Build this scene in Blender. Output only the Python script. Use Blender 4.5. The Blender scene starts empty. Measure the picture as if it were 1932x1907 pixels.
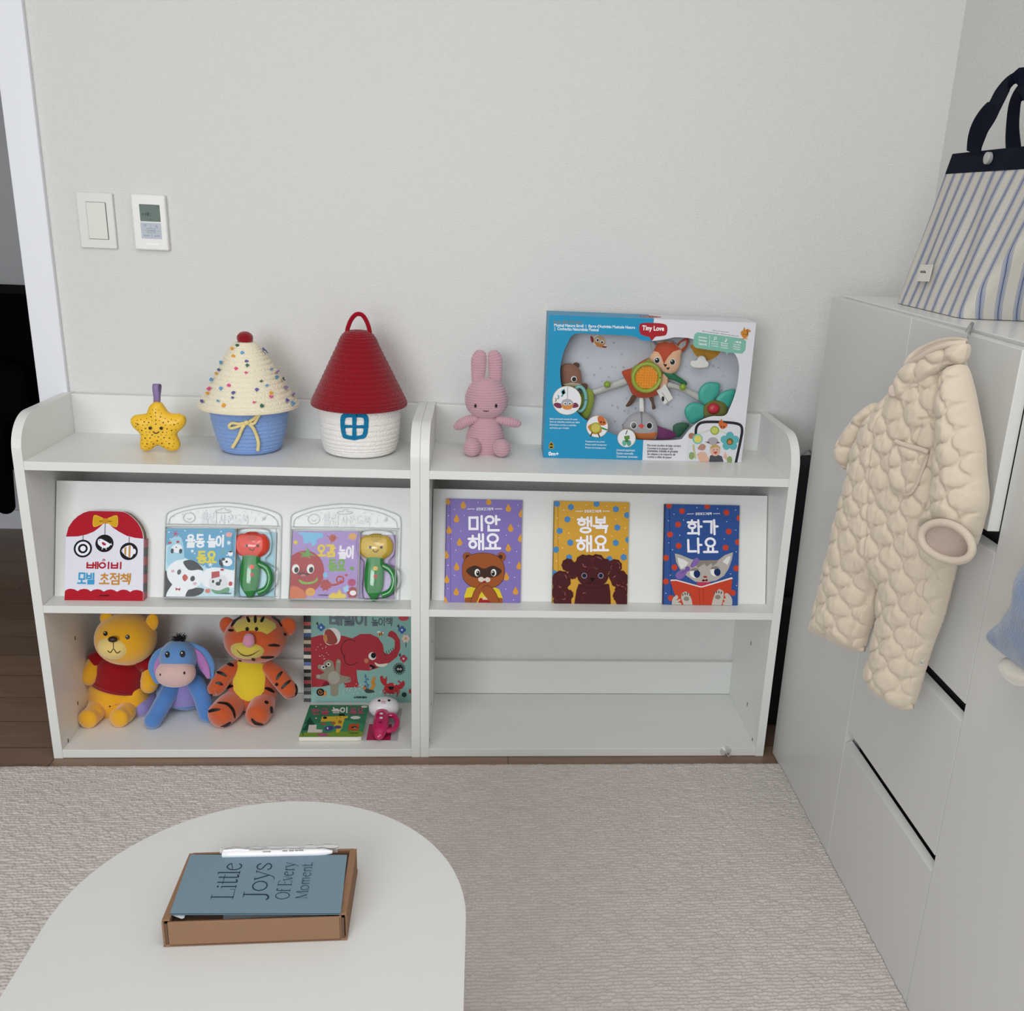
import bpy, bmesh, math, random
import numpy as np
from mathutils import Vector, Matrix, noise
from mathutils.bvhtree import BVHTree
from mathutils.geometry import tessellate_polygon, delaunay_2d_cdt
random.seed(7)
PI = math.pi
SC = bpy.context.scene
COL = SC.collection
# ------------------------------------------------------------------ camera
FPX, CX, CY = 1800.2, 966 + 98.37, 953.5 + 29.84
CAM = Vector((0.9226, -2.19, 1.2053)); YAW, PITCH, ROLL = 0.0942, 0.3175, 0.0483
_r = Vector((math.cos(YAW), -math.sin(YAW), 0)); _f = Vector((math.sin(YAW), math.cos(YAW), 0)); _u = Vector((0, 0, 1))
FWD = _f * math.cos(PITCH) - _u * math.sin(PITCH)
_u2 = _f * math.sin(PITCH) + _u * math.cos(PITCH)
RGT = _r * math.cos(ROLL) + _u2 * math.sin(ROLL)
UPV = -_r * math.sin(ROLL) + _u2 * math.cos(ROLL)
cd = bpy.data.cameras.new('camera'); cam = bpy.data.objects.new('camera', cd); COL.objects.link(cam)
cd.sensor_fit = 'HORIZONTAL'; cd.sensor_width = 36.0; cd.lens = 36.0 * FPX / 1932
cd.shift_x = -(CX - 966) / 1932; cd.shift_y = (CY - 953.5) / 1932
cd.clip_start = 0.02
M = Matrix.Identity(4)
for i in range(3):
    M[i][0], M[i][1], M[i][2], M[i][3] = RGT[i], UPV[i], -FWD[i], CAM[i]
cam.matrix_world = M
SC.camera = cam
# ------------------------------------------------------------------ light and exposure
SC.view_settings.view_transform = 'Standard'; SC.view_settings.look = 'None'
SC.view_settings.gamma = 1.0; SC.view_settings.use_curve_mapping = False
SC.view_settings.exposure = 0.0
SC.cycles.use_denoising = True
SC.cycles.max_bounces = 10; SC.cycles.diffuse_bounces = 6; SC.cycles.transparent_max_bounces = 24
SC.cycles.caustics_reflective = False; SC.cycles.caustics_refractive = False
w = bpy.data.worlds.new('sky'); SC.world = w; w.use_nodes = True
bg = w.node_tree.nodes['Background']; bg.inputs[0].default_value = (0.86, 0.93, 1.0, 1); bg.inputs[1].default_value = 0.26
def area_light(name, loc, target, sx, sy, power, color):
    l = bpy.data.lights.new(name, 'AREA'); l.shape = 'RECTANGLE'; l.size = sx; l.size_y = sy; l.energy = power; l.color = color
    o = bpy.data.objects.new(name, l); COL.objects.link(o); o.location = loc
    o.rotation_euler = (Vector(target) - Vector(loc)).to_track_quat('-Z', 'Y').to_euler()
    return o
area_light('daylight_window', (-0.4, -4.3, 1.5), (0.8, 0, 0.9), 2.0, 1.6, 78, (0.925, 0.97, 1.0))
area_light('overhead_fill', (1.0, -1.9, 2.33), (1.0, -1.9, 0), 1.2, 1.2, 14, (1.0, 0.985, 0.96))  # unseen soft fill added overhead to strengthen the ceiling bounce
# ------------------------------------------------------------------ pixel to point helpers (1932 x 1907 frame)
def ray(u, v): return FWD + RGT * ((u - CX) / FPX) - UPV * ((v - CY) / FPX)
def at(axis, val, u, v):
    k = 'xyz'.index(axis); d = ray(u, v); return CAM + d * ((val - CAM[k]) / d[k])
def on_plane(pt, n, u, v):
    d = ray(u, v); return CAM + d * ((Vector(pt) - CAM).dot(n) / d.dot(n))
def mpp(p): return (Vector(p) - CAM).dot(FWD) / FPX          # metres per pixel at a point
def zoom(x0, y0, x1, w):                                      # detail frame -> photo frame
    s = (x1 - x0) / w
    return lambda u, v: (x0 + u * s, y0 + v * s)
# ------------------------------------------------------------------ materials
def lin(c):
    if isinstance(c, str):
        c = [int(c[i:i + 2], 16) / 255 for i in (1, 3, 5)]
    return tuple(((x / 12.92) if x <= 0.04045 else ((x + 0.055) / 1.055) ** 2.4) for x in c)
_mats = {}
def mat(name, color='#808080', rough=0.5, k=1.0, spec=0.5, sheen=0.0, bump=None, vary=0.0, metal=0.0, coat=0.0, bdist=0.001):
    if name in _mats: return _mats[name]
    m = bpy.data.materials.new(name); m.use_nodes = True; nt = m.node_tree; b = nt.nodes['Principled BSDF']
    c = [min(1, x * k) for x in lin(color)]
    b.inputs['Base Color'].default_value = (*c, 1); b.inputs['Roughness'].default_value = rough
    b.inputs['Specular IOR Level'].default_value = spec; b.inputs['Metallic'].default_value = metal
    b.inputs['Coat Weight'].default_value = coat; b.inputs['Coat Roughness'].default_value = 0.08
    if sheen: b.inputs['Sheen Weight'].default_value = sheen; b.inputs['Sheen Roughness'].default_value = 0.5
    tc = nt.nodes.new('ShaderNodeTexCoord')
    if bump:
        sc, st = bump
        n = nt.nodes.new('ShaderNodeTexNoise'); n.inputs['Scale'].default_value = sc; n.inputs['Detail'].default_value = 3
        nt.links.new(tc.outputs['Object'], n.inputs['Vector'])
        bp = nt.nodes.new('ShaderNodeBump'); bp.inputs['Strength'].default_value = st; bp.inputs['Distance'].default_value = bdist
        nt.links.new(n.outputs[0], bp.inputs['Height']); nt.links.new(bp.outputs[0], b.inputs['Normal'])
    if vary:
        n = nt.nodes.new('ShaderNodeTexNoise'); n.inputs['Scale'].default_value = 30; n.inputs['Detail'].default_value = 4
        nt.links.new(tc.outputs['Object'], n.inputs['Vector'])
        mx = nt.nodes.new('ShaderNodeMix'); mx.data_type = 'RGBA'
        mx.inputs[6].default_value = (*[x * (1 - vary) for x in c], 1); mx.inputs[7].default_value = (*[min(1, x * (1 + vary)) for x in c], 1)
        nt.links.new(n.outputs[0], mx.inputs[0]); nt.links.new(mx.outputs[2], b.inputs['Base Color'])
    _mats[name] = m
    return m
def ink(c, k=1.0, rough=0.5): return mat('print_' + c[1:], c, rough, k, 0.12)
def clear_mat(name, gloss=0.5, tint=(1, 1, 1), rough=0.05, base=0.03, glint=0.0):
    if name in _mats: return _mats[name]
    m = bpy.data.materials.new(name); m.use_nodes = True; nt = m.node_tree; nt.nodes.clear()
    o = nt.nodes.new('ShaderNodeOutputMaterial'); t = nt.nodes.new('ShaderNodeBsdfTransparent'); g = nt.nodes.new('ShaderNodeBsdfGlossy')
    t.inputs[0].default_value = (*tint, 1); g.inputs['Roughness'].default_value = rough
    lw = nt.nodes.new('ShaderNodeLayerWeight'); lw.inputs[0].default_value = gloss
    ma = nt.nodes.new('ShaderNodeMath'); ma.operation = 'ADD'; ma.inputs[1].default_value = base; ma.use_clamp = True
    nt.links.new(lw.outputs['Fresnel'], ma.inputs[0])
    mx = nt.nodes.new('ShaderNodeMixShader'); nt.links.new(ma.outputs[0], mx.inputs[0])
    nt.links.new(t.outputs[0], mx.inputs[1]); nt.links.new(g.outputs[0], mx.inputs[2]); nt.links.new(mx.outputs[0], o.inputs[0])
    if glint:                                                  # white diffuse mixed in as painted highlights on clear plastic
        df = nt.nodes.new('ShaderNodeBsdfDiffuse'); df.inputs[0].default_value = (.86, .88, .9, 1); m2 = nt.nodes.new('ShaderNodeMixShader'); m2.inputs[0].default_value = glint
        nt.links.new(mx.outputs[0], m2.inputs[1]); nt.links.new(df.outputs[0], m2.inputs[2]); nt.links.new(m2.outputs[0], o.inputs[0])
    _mats[name] = m
    return m
# ------------------------------------------------------------------ object helpers
ORG = {}
def tag(o, label=None, cat=None, group=None, kind=None):
    if label: o['label'] = label
    if cat: o['category'] = cat
    if group: o['group'] = group
    if kind: o['kind'] = kind
    return o
def thing(name, label, cat, loc, group=None):
    o = bpy.data.objects.new(name, None); COL.objects.link(o); o.location = loc; o.empty_display_size = 0.05
    ORG[o.name] = Vector(loc)
    return tag(o, label, cat, group)
def crom(pts, n, closed=False):
    P = [Vector(p) for p in pts]; L = len(P); out = []
    def g(i): return P[i % L] if closed else P[max(0, min(L - 1, i))]
    segs = L if closed else L - 1
    N = n if closed else n - 1
    for j in range(n):
        t = j * segs / N; i = min(int(t), segs - 1); t -= i
        a, b, c, d = g(i - 1), g(i), g(i + 1), g(i + 2)
        out.append(0.5 * ((2 * b) + (c - a) * t + (2 * a - 5 * b + 4 * c - d) * t * t + (3 * b - a - 3 * c + d) * t ** 3))
    return out
class MB:
    def __init__(s): s.v = []; s.f = []; s.m = []; s.s = []; s.mats = []; s.uv = None
    def mi(s, m):
        if m not in s.mats: s.mats.append(m)
        return s.mats.index(m)
    def add(s, vs, fs, m, smooth=True):
        b = len(s.v); s.v += [tuple(x) for x in vs]; k = s.mi(m)
        for f in fs: s.f.append(tuple(b + i for i in f)); s.m.append(k); s.s.append(smooth)
        return s
    def box(s, a, b, m):
        x0, y0, z0 = a; x1, y1, z1 = b
        vs = [(x0, y0, z0), (x1, y0, z0), (x1, y1, z0), (x0, y1, z0), (x0, y0, z1), (x1, y0, z1), (x1, y1, z1), (x0, y1, z1)]
        return s.add(vs, [(3, 2, 1, 0), (4, 5, 6, 7), (0, 1, 5, 4), (1, 2, 6, 5), (2, 3, 7, 6), (3, 0, 4, 7)], m, False)
    def obox(s, o, u, v, n, m):                               # box from a corner and three edge vectors
        o, u, v, n = map(Vector, (o, u, v, n))
        vs = [o, o + u, o + u + v, o + v, o + n, o + n + u, o + n + u + v, o + n + v]
        fs = [(0, 3, 2, 1), (4, 5, 6, 7), (0, 1, 5, 4), (1, 2, 6, 5), (2, 3, 7, 6), (3, 0, 4, 7)]
        if u.cross(v).dot(n) < 0: fs = [f[::-1] for f in fs]
        return s.add(vs, fs, m, False)
    def prism(s, pts, n, m, smooth=False, mside=None):        # extrude a planar outline by the vector n
        n = Vector(n); P = [Vector(p) for p in pts]; L = len(P)
        nn = Vector()
        for i in range(L): nn += P[i].cross(P[(i + 1) % L])
        if nn.dot(n) < 0: P.reverse()
        tr = tessellate_polygon([P])
        def orient(t, up):
            a, b, c = (P[i] for i in t)
            return t if ((b - a).cross(c - a).dot(n) > 0) == up else (t[0], t[2], t[1])
        s.add(P, [orient(t, False) for t in tr], m, False)
        s.add([p + n for p in P], [orient(t, True) for t in tr], m, False)
        s.add(P + [p + n for p in P], [(i, (i + 1) % L, (i + 1) % L + L, i + L) for i in range(L)], mside or m, smooth)
        return s
    def limb(s, pts, rads, m, n=24, seg=20, flat=1.0, ridge=None, cap=True, up=None, capm=1.0):
        P = crom(pts, n); R = [v.x for v in crom([(r, 0, 0) for r in rads], n)]
        if cap:
            d0 = (P[0] - P[1]).normalized(); d1 = (P[-1] - P[-2]).normalized(); K = 6
            a = [(P[0] + d0 * R[0] * capm * math.cos(t), max(1e-5, R[0] * math.sin(t))) for t in [(k + .02) * PI / 2 / K for k in range(K)]]
            b = [(P[-1] + d1 * R[-1] * capm * math.cos(t), max(1e-5, R[-1] * math.sin(t))) for t in [(k + .02) * PI / 2 / K for k in range(K)]][::-1]
            P = [q[0] for q in a] + P + [q[0] for q in b]; R = [q[1] for q in a] + R + [q[1] for q in b]
        if ridge:                                             # resample finely so corduroy ridges are real relief
            pitch, amp = ridge; ls = [0]
            for i in range(1, len(P)): ls.append(ls[-1] + (P[i] - P[i - 1]).length)
            N = max(40, int(ls[-1] / pitch * 9)); tt = np.linspace(0, ls[-1], N)
            xs = [np.interp(tt, ls, [p[k] for p in P]) for k in range(3)]; rr = np.interp(tt, ls, R)
            P = [Vector((xs[0][i], xs[1][i], xs[2][i])) for i in range(N)]
            R = [max(1e-5, rr[i] - amp * (1 - abs(math.sin(PI * tt[i] / pitch))) ** 2 * min(1, rr[i] / .01)) for i in range(N)]
        return s.rings(P, R, m, seg, flat, up)
    def rings(s, P, R, m, seg=20, flat=1.0, up=None):
        N = len(P); vs = []; ref = None
        for i in range(N):
            d = (P[min(i + 1, N - 1)] - P[max(i - 1, 0)]).normalized()
            if ref is None:
                ref = Vector(up) if up else (Vector((0, 1, 0)) if abs(d.y) < .9 else Vector((0, 0, 1)))
            ref = (ref - d * ref.dot(d)).normalized(); b = d.cross(ref)
            for k in range(seg):
                a = 2 * PI * k / seg
                vs.append(P[i] + b * (R[i] * math.cos(a)) + ref * (R[i] * flat * math.sin(a)))
        fs = [(i * seg + k, i * seg + (k + 1) % seg, (i + 1) * seg + (k + 1) % seg, (i + 1) * seg + k) for i in range(N - 1) for k in range(seg)]
        fs += [tuple(range(seg))[::-1], tuple((N - 1) * seg + k for k in range(seg))]
        return s.add(vs, fs, m)
    def tube(s, pts, r, m, n=None, seg=10, closed=False):
        n = n or max(12, len(pts) * 6)
        P = crom(pts, n, closed)
        if closed: P = P + [P[0], P[1]]
        return s.rings(P, [r] * len(P), m, seg)
    def blob(s, c, r, m, rot=None, seg=32, ring=20, sq=1.0):
        c = Vector(c); R = rot or Matrix.Identity(3); vs = []; fs = []
        for i in range(ring + 1):
            t = PI * i / ring
            for k in range(seg):
                a = 2 * PI * k / seg
                e = lambda x: math.copysign(abs(x) ** sq, x)
                p = Vector((r[0] * e(math.sin(t)) * e(math.cos(a)), r[1] * e(math.sin(t)) * e(math.sin(a)), r[2] * e(math.cos(t))))
                vs.append(c + R @ p)
        for i in range(ring):
            for k in range(seg): fs.append((i * seg + k, (i + 1) * seg + k, (i + 1) * seg + (k + 1) % seg, i * seg + (k + 1) % seg))
        return s.add(vs, fs, m)
    def lathe(s, prof, m, c=(0, 0, 0), seg=64, wob=None):     # prof: (r, z)
        vs = []; N = len(prof)
        for r, z in prof:
            for k in range(seg):
                a = 2 * PI * k / seg
                vs.append((c[0] + r * math.cos(a), c[1] + r * math.sin(a), c[2] + z))
        fs = [(i * seg + k, i * seg + (k + 1) % seg, (i + 1) * seg + (k + 1) % seg, (i + 1) * seg + k) for i in range(N - 1) for k in range(seg)]
        return s.add(vs, fs, m)
    def bvh(s): return BVHTree.FromPolygons([Vector(v) for v in s.v], s.f)
    def build(s, name, parent=None, at=None, bevel=0, solid=0, sub=0):
        if parent is not None:
            p = parent
            while p.parent: p = p.parent
            off = ORG.get(p.name, Vector())
        else: off = Vector(at) if at is not None else Vector()
        me = bpy.data.meshes.new(name)
        me.from_pydata([(a - off.x, b - off.y, c - off.z) for a, b, c in s.v], [], s.f)
        for m in s.mats: me.materials.append(m)
        me.polygons.foreach_set('material_index', s.m); me.polygons.foreach_set('use_smooth', s.s)
        if s.uv is not None:
            ul = me.uv_layers.new(name='UVMap'); idx = np.empty(len(me.loops), dtype=np.int32); me.loops.foreach_get('vertex_index', idx)
            ul.data.foreach_set('uv', np.asarray(s.uv, dtype=np.float32)[idx].ravel())
        me.validate(); me.update()
        o = bpy.data.objects.new(name, me); COL.objects.link(o)
        if parent is not None: o.parent = parent
        else: o.location = off; ORG[o.name] = off
        if bevel:
            b = o.modifiers.new('bevel', 'BEVEL'); b.width = bevel; b.segments = 2; b.limit_method = 'ANGLE'; b.harden_normals = False
        if solid:
            b = o.modifiers.new('solid', 'SOLIDIFY'); b.thickness = solid
        return o
# ------------------------------------------------------------------ flat print on a flat cover
_txt = {}
def text_mesh(body, bold):
    key = (body, bold)
    if key in _txt: return _txt[key]
    c = bpy.data.curves.new('lettering', 'FONT'); c.body = body; c.offset = bold; c.resolution_u = 3; c.fill_mode = 'BOTH'
    o = bpy.data.objects.new('lettering', c); COL.objects.link(o)
    dg = bpy.context.evaluated_depsgraph_get(); dg.update()
    ev = o.evaluated_get(dg); me = ev.to_mesh()
    vs = [(v.co.x, v.co.y) for v in me.vertices]; fs = [tuple(p.vertices) for p in me.polygons]
    ev.to_mesh_clear(); bpy.data.objects.remove(o); bpy.data.curves.remove(c)
    xs = [a for a, b in vs]; ys = [b for a, b in vs]
    x0, x1, y0, y1 = min(xs), max(xs), min(ys), max(ys)
    vs = [((a - x0) / (x1 - x0) - .5, .5 - (b - y0) / (y1 - y0)) for a, b in vs]
    _txt[key] = (vs, fs)
    return _txt[key]
def homog(quad):                                              # quad TL TR BR BL -> unit square
    A = []; B = []
    for (x, y), (u, v) in zip(quad, ((0, 0), (1, 0), (1, 1), (0, 1))):
        A.append([x, y, 1, 0, 0, 0, -u * x, -u * y]); B.append(u)
        A.append([0, 0, 0, x, y, 1, -v * x, -v * y]); B.append(v)
    h = np.linalg.solve(np.array(A, float), np.array(B, float))
    return lambda x, y: ((h[0] * x + h[1] * y + h[2]) / (h[6] * x + h[7] * y + 1), (h[3] * x + h[4] * y + h[5]) / (h[6] * x + h[7] * y + 1))
def clip(poly, x0, y0, x1, y1):
    def cut(P, ins, inter):
        out = []
        for i in range(len(P)):
            a, b = P[i - 1], P[i]
            if ins(b):
                if not ins(a): out.append(inter(a, b))
                out.append(b)
            elif ins(a): out.append(inter(a, b))
        return out
    def ix(v): return lambda a, b: (v, a[1] + (b[1] - a[1]) * (v - a[0]) / (b[0] - a[0]))
    def iy(v): return lambda a, b: (a[0] + (b[0] - a[0]) * (v - a[1]) / (b[1] - a[1]), v)
    for ins, it in ((lambda p: p[0] >= x0, ix(x0)), (lambda p: p[0] <= x1, ix(x1)), (lambda p: p[1] >= y0, iy(y0)), (lambda p: p[1] <= y1, iy(y1))):
        if not poly: return poly
        poly = cut(poly, ins, it)
    return poly
class Art:
    def __init__(s, mb, quad, O, U, V, eps=0.000016, cl=(0, 0, 1, 1)):
        s.mb = mb; s.h = homog(quad); s.O, s.U, s.V = Vector(O), Vector(U), Vector(V); s.N = s.U.cross(s.V).normalized(); s.L = 1; s.eps = eps; s.cl = cl
    def W(s, uv, L=None): return s.O + s.U * uv[0] + s.V * (1 - uv[1]) + s.N * (s.eps * (L or s.L))
    def _fill(s, pts, m, clipit=True):
        P = [s.h(*p[:2]) for p in pts]
        if clipit: P = clip(P, *s.cl)
        if len(P) < 3: return
        W = [s.W(p) for p in P]
        tr = tessellate_polygon([[Vector((p[0] * s.U.length, -p[1] * s.V.length, 0)) for p in P]])
        out = []
        for t in tr:
            a, b, c = (W[i] for i in t)
            out.append(t if (b - a).cross(c - a).dot(s.N) > 0 else (t[0], t[2], t[1]))
        s.mb.add(W, out, m, False)
    def poly(s, pts, m, curve=False):
        s.L += 1
        if curve: pts = [tuple(p)[:2] for p in crom([(x, y, 0) for x, y in pts], len(pts) * 8, True)]
        s._fill(pts, m); return s
    def rect(s, x0, y0, x1, y1, m): return s.poly([(x0, y0), (x1, y0), (x1, y1), (x0, y1)], m)
    def ell(s, cx, cy, rx, m, ry=None, rot=0, n=28):
        ry = ry or rx; c, q = math.cos(math.radians(rot)), math.sin(math.radians(rot))
        return s.poly([(cx + rx * math.cos(t) * c - ry * math.sin(t) * q, cy + rx * math.cos(t) * q + ry * math.sin(t) * c) for t in [2 * PI * k / n for k in range(n)]], m)
    def stroke(s, pts, wd, m, curve=True, closed=False):
        if curve and len(pts) > 2: pts = [tuple(p)[:2] for p in crom([(x, y, 0) for x, y in pts], len(pts) * 6, closed)]
        pts = [p for i, p in enumerate(pts) if i == 0 or math.hypot(p[0] - pts[i - 1][0], p[1] - pts[i - 1][1]) > 1e-6]
        if math.hypot(pts[0][0] - pts[-1][0], pts[0][1] - pts[-1][1]) < 1e-6: pts = pts[:-1]; closed = True
        s.L += 1; n = len(pts); hw = wd / 2; A = []; B = []
        def un(a, b):
            l = math.hypot(b[0] - a[0], b[1] - a[1]) or 1e-9; return ((b[0] - a[0]) / l, (b[1] - a[1]) / l)
        for i, p in enumerate(pts):
            d0 = un(pts[i - 1], p) if (i or closed) else None; d1 = un(p, pts[(i + 1) % n]) if (i < n - 1 or closed) else None
            d0 = d0 or d1; d1 = d1 or d0; mx, my = -(d0[1] + d1[1]), d0[0] + d1[0]; l = math.hypot(mx, my) or 1e-9; mx, my = mx / l, my / l
            k = hw / max(.42, mx * -d0[1] + my * d0[0]); A.append((p[0] + mx * k, p[1] + my * k)); B.append((p[0] - mx * k, p[1] - my * k))
        for i in range(n if closed else n - 1):
            q = (i + 1) % n; s._fill([A[i], A[q], B[q], B[i]], m)
        if not closed:
            for p, a in ((pts[0], un(pts[1], pts[0])), (pts[-1], un(pts[-2], pts[-1]))):
                th = math.atan2(a[1], a[0]); s._fill([(p[0] + hw * math.cos(th + t), p[1] + hw * math.sin(th + t)) for t in [-PI / 2 + PI * k / 8 for k in range(9)]], m)
        return s
    def star(s, cx, cy, r, m, n=12, inner=.75, rot=0):
        return s.poly([(cx + (r if k % 2 else r * inner) * math.cos(PI * k / n + rot), cy + (r if k % 2 else r * inner) * math.sin(PI * k / n + rot)) for k in range(2 * n)], m)
    def text(s, body, cx, cy, wd, ht, m, bold=0.0, rot=0, flip=False):
        s.L += 1; vs, fs = text_mesh(body, bold); c, q = math.cos(math.radians(rot)), math.sin(math.radians(rot))
        W = []
        for a, b in vs:
            x, y = a * wd, b * ht
            W.append(s.W(s.h(cx + x * c - y * q, cy + x * q + y * c)))
        s.mb.add(W, fs, m, False); return s
# ------------------------------------------------------------------ rounded hand-drawn Hangul lettering built from strokes
_CI = 'ㄱㄲㄴㄷㄸㄹㅁㅂㅃㅅㅆㅇㅈㅉㅊㅋㅌㅍㅎ'; _VI = 'ㅏㅐㅑㅒㅓㅔㅕㅖㅗㅘㅙㅚㅛㅜㅝㅞㅟㅠㅡㅢㅣ'; _TI = ' ㄱㄲㄳㄴㄵㄶㄷㄹㄺㄻㄼㄽㄾㄿㅀㅁㅂㅄㅅㅆㅇㅈㅊㅋㅌㅍㅎ'
_RND = [(.5 + .5 * math.cos(2 * PI * k / 20), .5 + .5 * math.sin(2 * PI * k / 20)) for k in range(21)]
_JAMO = {'ㄱ': [[(0, 0), (1, 0), (.92, 1)]], 'ㄴ': [[(0, 0), (0, 1), (1, 1)]], 'ㄷ': [[(1, 0), (0, 0), (0, 1), (1, 1)]], 'ㄹ': [[(0, 0), (1, 0), (1, .5), (0, .5), (0, 1), (1, 1)]], 'ㅁ': [[(0, 0), (1, 0), (1, 1), (0, 1), (0, 0)]],
  'ㅂ': [[(0, 0), (0, 1), (1, 1), (1, 0)], [(0, .48), (1, .48)]], 'ㅅ': [[(.5, 0), (.42, .45), (0, 1)], [(.46, .35), (1, 1)]], 'ㅇ': [_RND], 'ㅈ': [[(0, 0), (1, 0)], [(.5, 0), (.42, .5), (0, 1)], [(.48, .4), (1, 1)]], 'ㅊ': [[(.5, 0), (.5, .14)], [(0, .27), (1, .27)], [(.5, .27), (.42, .6), (0, 1)], [(.48, .55), (1, 1)]],
  'ㅌ': [[(1, 0), (0, 0), (0, 1), (1, 1)], [(0, .5), (.95, .5)]], 'ㅎ': [[(.5, 0), (.5, .08)], [(0, .25), (1, .25)], [(.5 + .4 * (x - .5) * 2, .72 + .28 * (y - .5) * 2) for x, y in _RND]],
  'ㅏ': [[(.1, 0), (.1, 1)], [(.1, .45), (1, .45)]], 'ㅐ': [[(0, 0), (0, 1)], [(1, 0), (1, 1)], [(0, .48), (1, .48)]], 'ㅓ': [[(.9, 0), (.9, 1)], [(0, .45), (.9, .45)]], 'ㅔ': [[(.5, 0), (.5, 1)], [(1, 0), (1, 1)], [(-.1, .48), (.5, .48)]], 'ㅣ': [[(.5, 0), (.5, 1)]],
  'ㅗ': [[(0, 1), (1, 1)], [(.5, 0), (.5, 1)]], 'ㅛ': [[(0, 1), (1, 1)], [(.32, 0), (.32, 1)], [(.68, 0), (.68, 1)]], 'ㅜ': [[(0, 0), (1, 0)], [(.5, 0), (.5, 1)]], 'ㅠ': [[(0, 0), (1, 0)], [(.32, 0), (.32, 1)], [(.68, 0), (.68, 1)]], 'ㅡ': [[(0, .5), (1, .5)]]}
def han(A, body, cx, cy, wd, ht, th, m, rot=0, gap=.16):
    A.L += 1; n = sum(.35 if c == ' ' else 1 for c in body) + gap * (len(body) - 1); cw = wd / n; x = -wd / 2; ca, sa = math.cos(math.radians(rot)), math.sin(math.radians(rot))
    for ch in body:
        if ch == ' ': x += cw * (.35 + gap); continue
        k = ord(ch) - 0xAC00; c, v, t = _CI[k // 588], _VI[k // 28 % 21], _TI[k % 28]; T = t != ' '; parts = []
        if v == 'ㅘ': parts = [(c, (.0, 0, .60, .56)), ('ㅗ', (.0, .62, .62, .92)), ('ㅏ', (.74, 0, .98, 1))]
        elif v in 'ㅗㅛㅜㅠㅡ':
            parts = [(c, (.2, 0, .8, .34)), (v, (0, .42, 1, .58))] if T else [(c, (.16, .0, .84, .56)), (v, (0, .68, 1, .95))]
            if T and v in 'ㅠㅜ': parts[1] = (v, (0, .44, 1, .62))
        else:
            wv = {'ㅣ': (.78, .96), 'ㅏ': (.72, .98), 'ㅓ': (.62, .94), 'ㅐ': (.72, .98), 'ㅔ': (.62, 1)}[v]
            parts = [(c, (.0, .02, .56, .50)), (v, (wv[0], 0, wv[1], .56))] if T else [(c, (.0, .10, .56, .90)), (v, (wv[0], 0, wv[1], 1))]
        if T: parts.append((t, (.2, .70, .92, 1.0)))
        for j, (x0, y0, x1, y1) in parts:
            for st in _JAMO[j]:
                pts = []
                for a, b in st:
                    px, py = x + cw * (x0 + (x1 - x0) * a), ht * (y0 + (y1 - y0) * b - .5); pts.append((cx + px * ca - py * sa, cy + px * sa + py * ca))
                A.stroke(pts, th, m, False)
        x += cw * (1 + gap)
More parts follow.
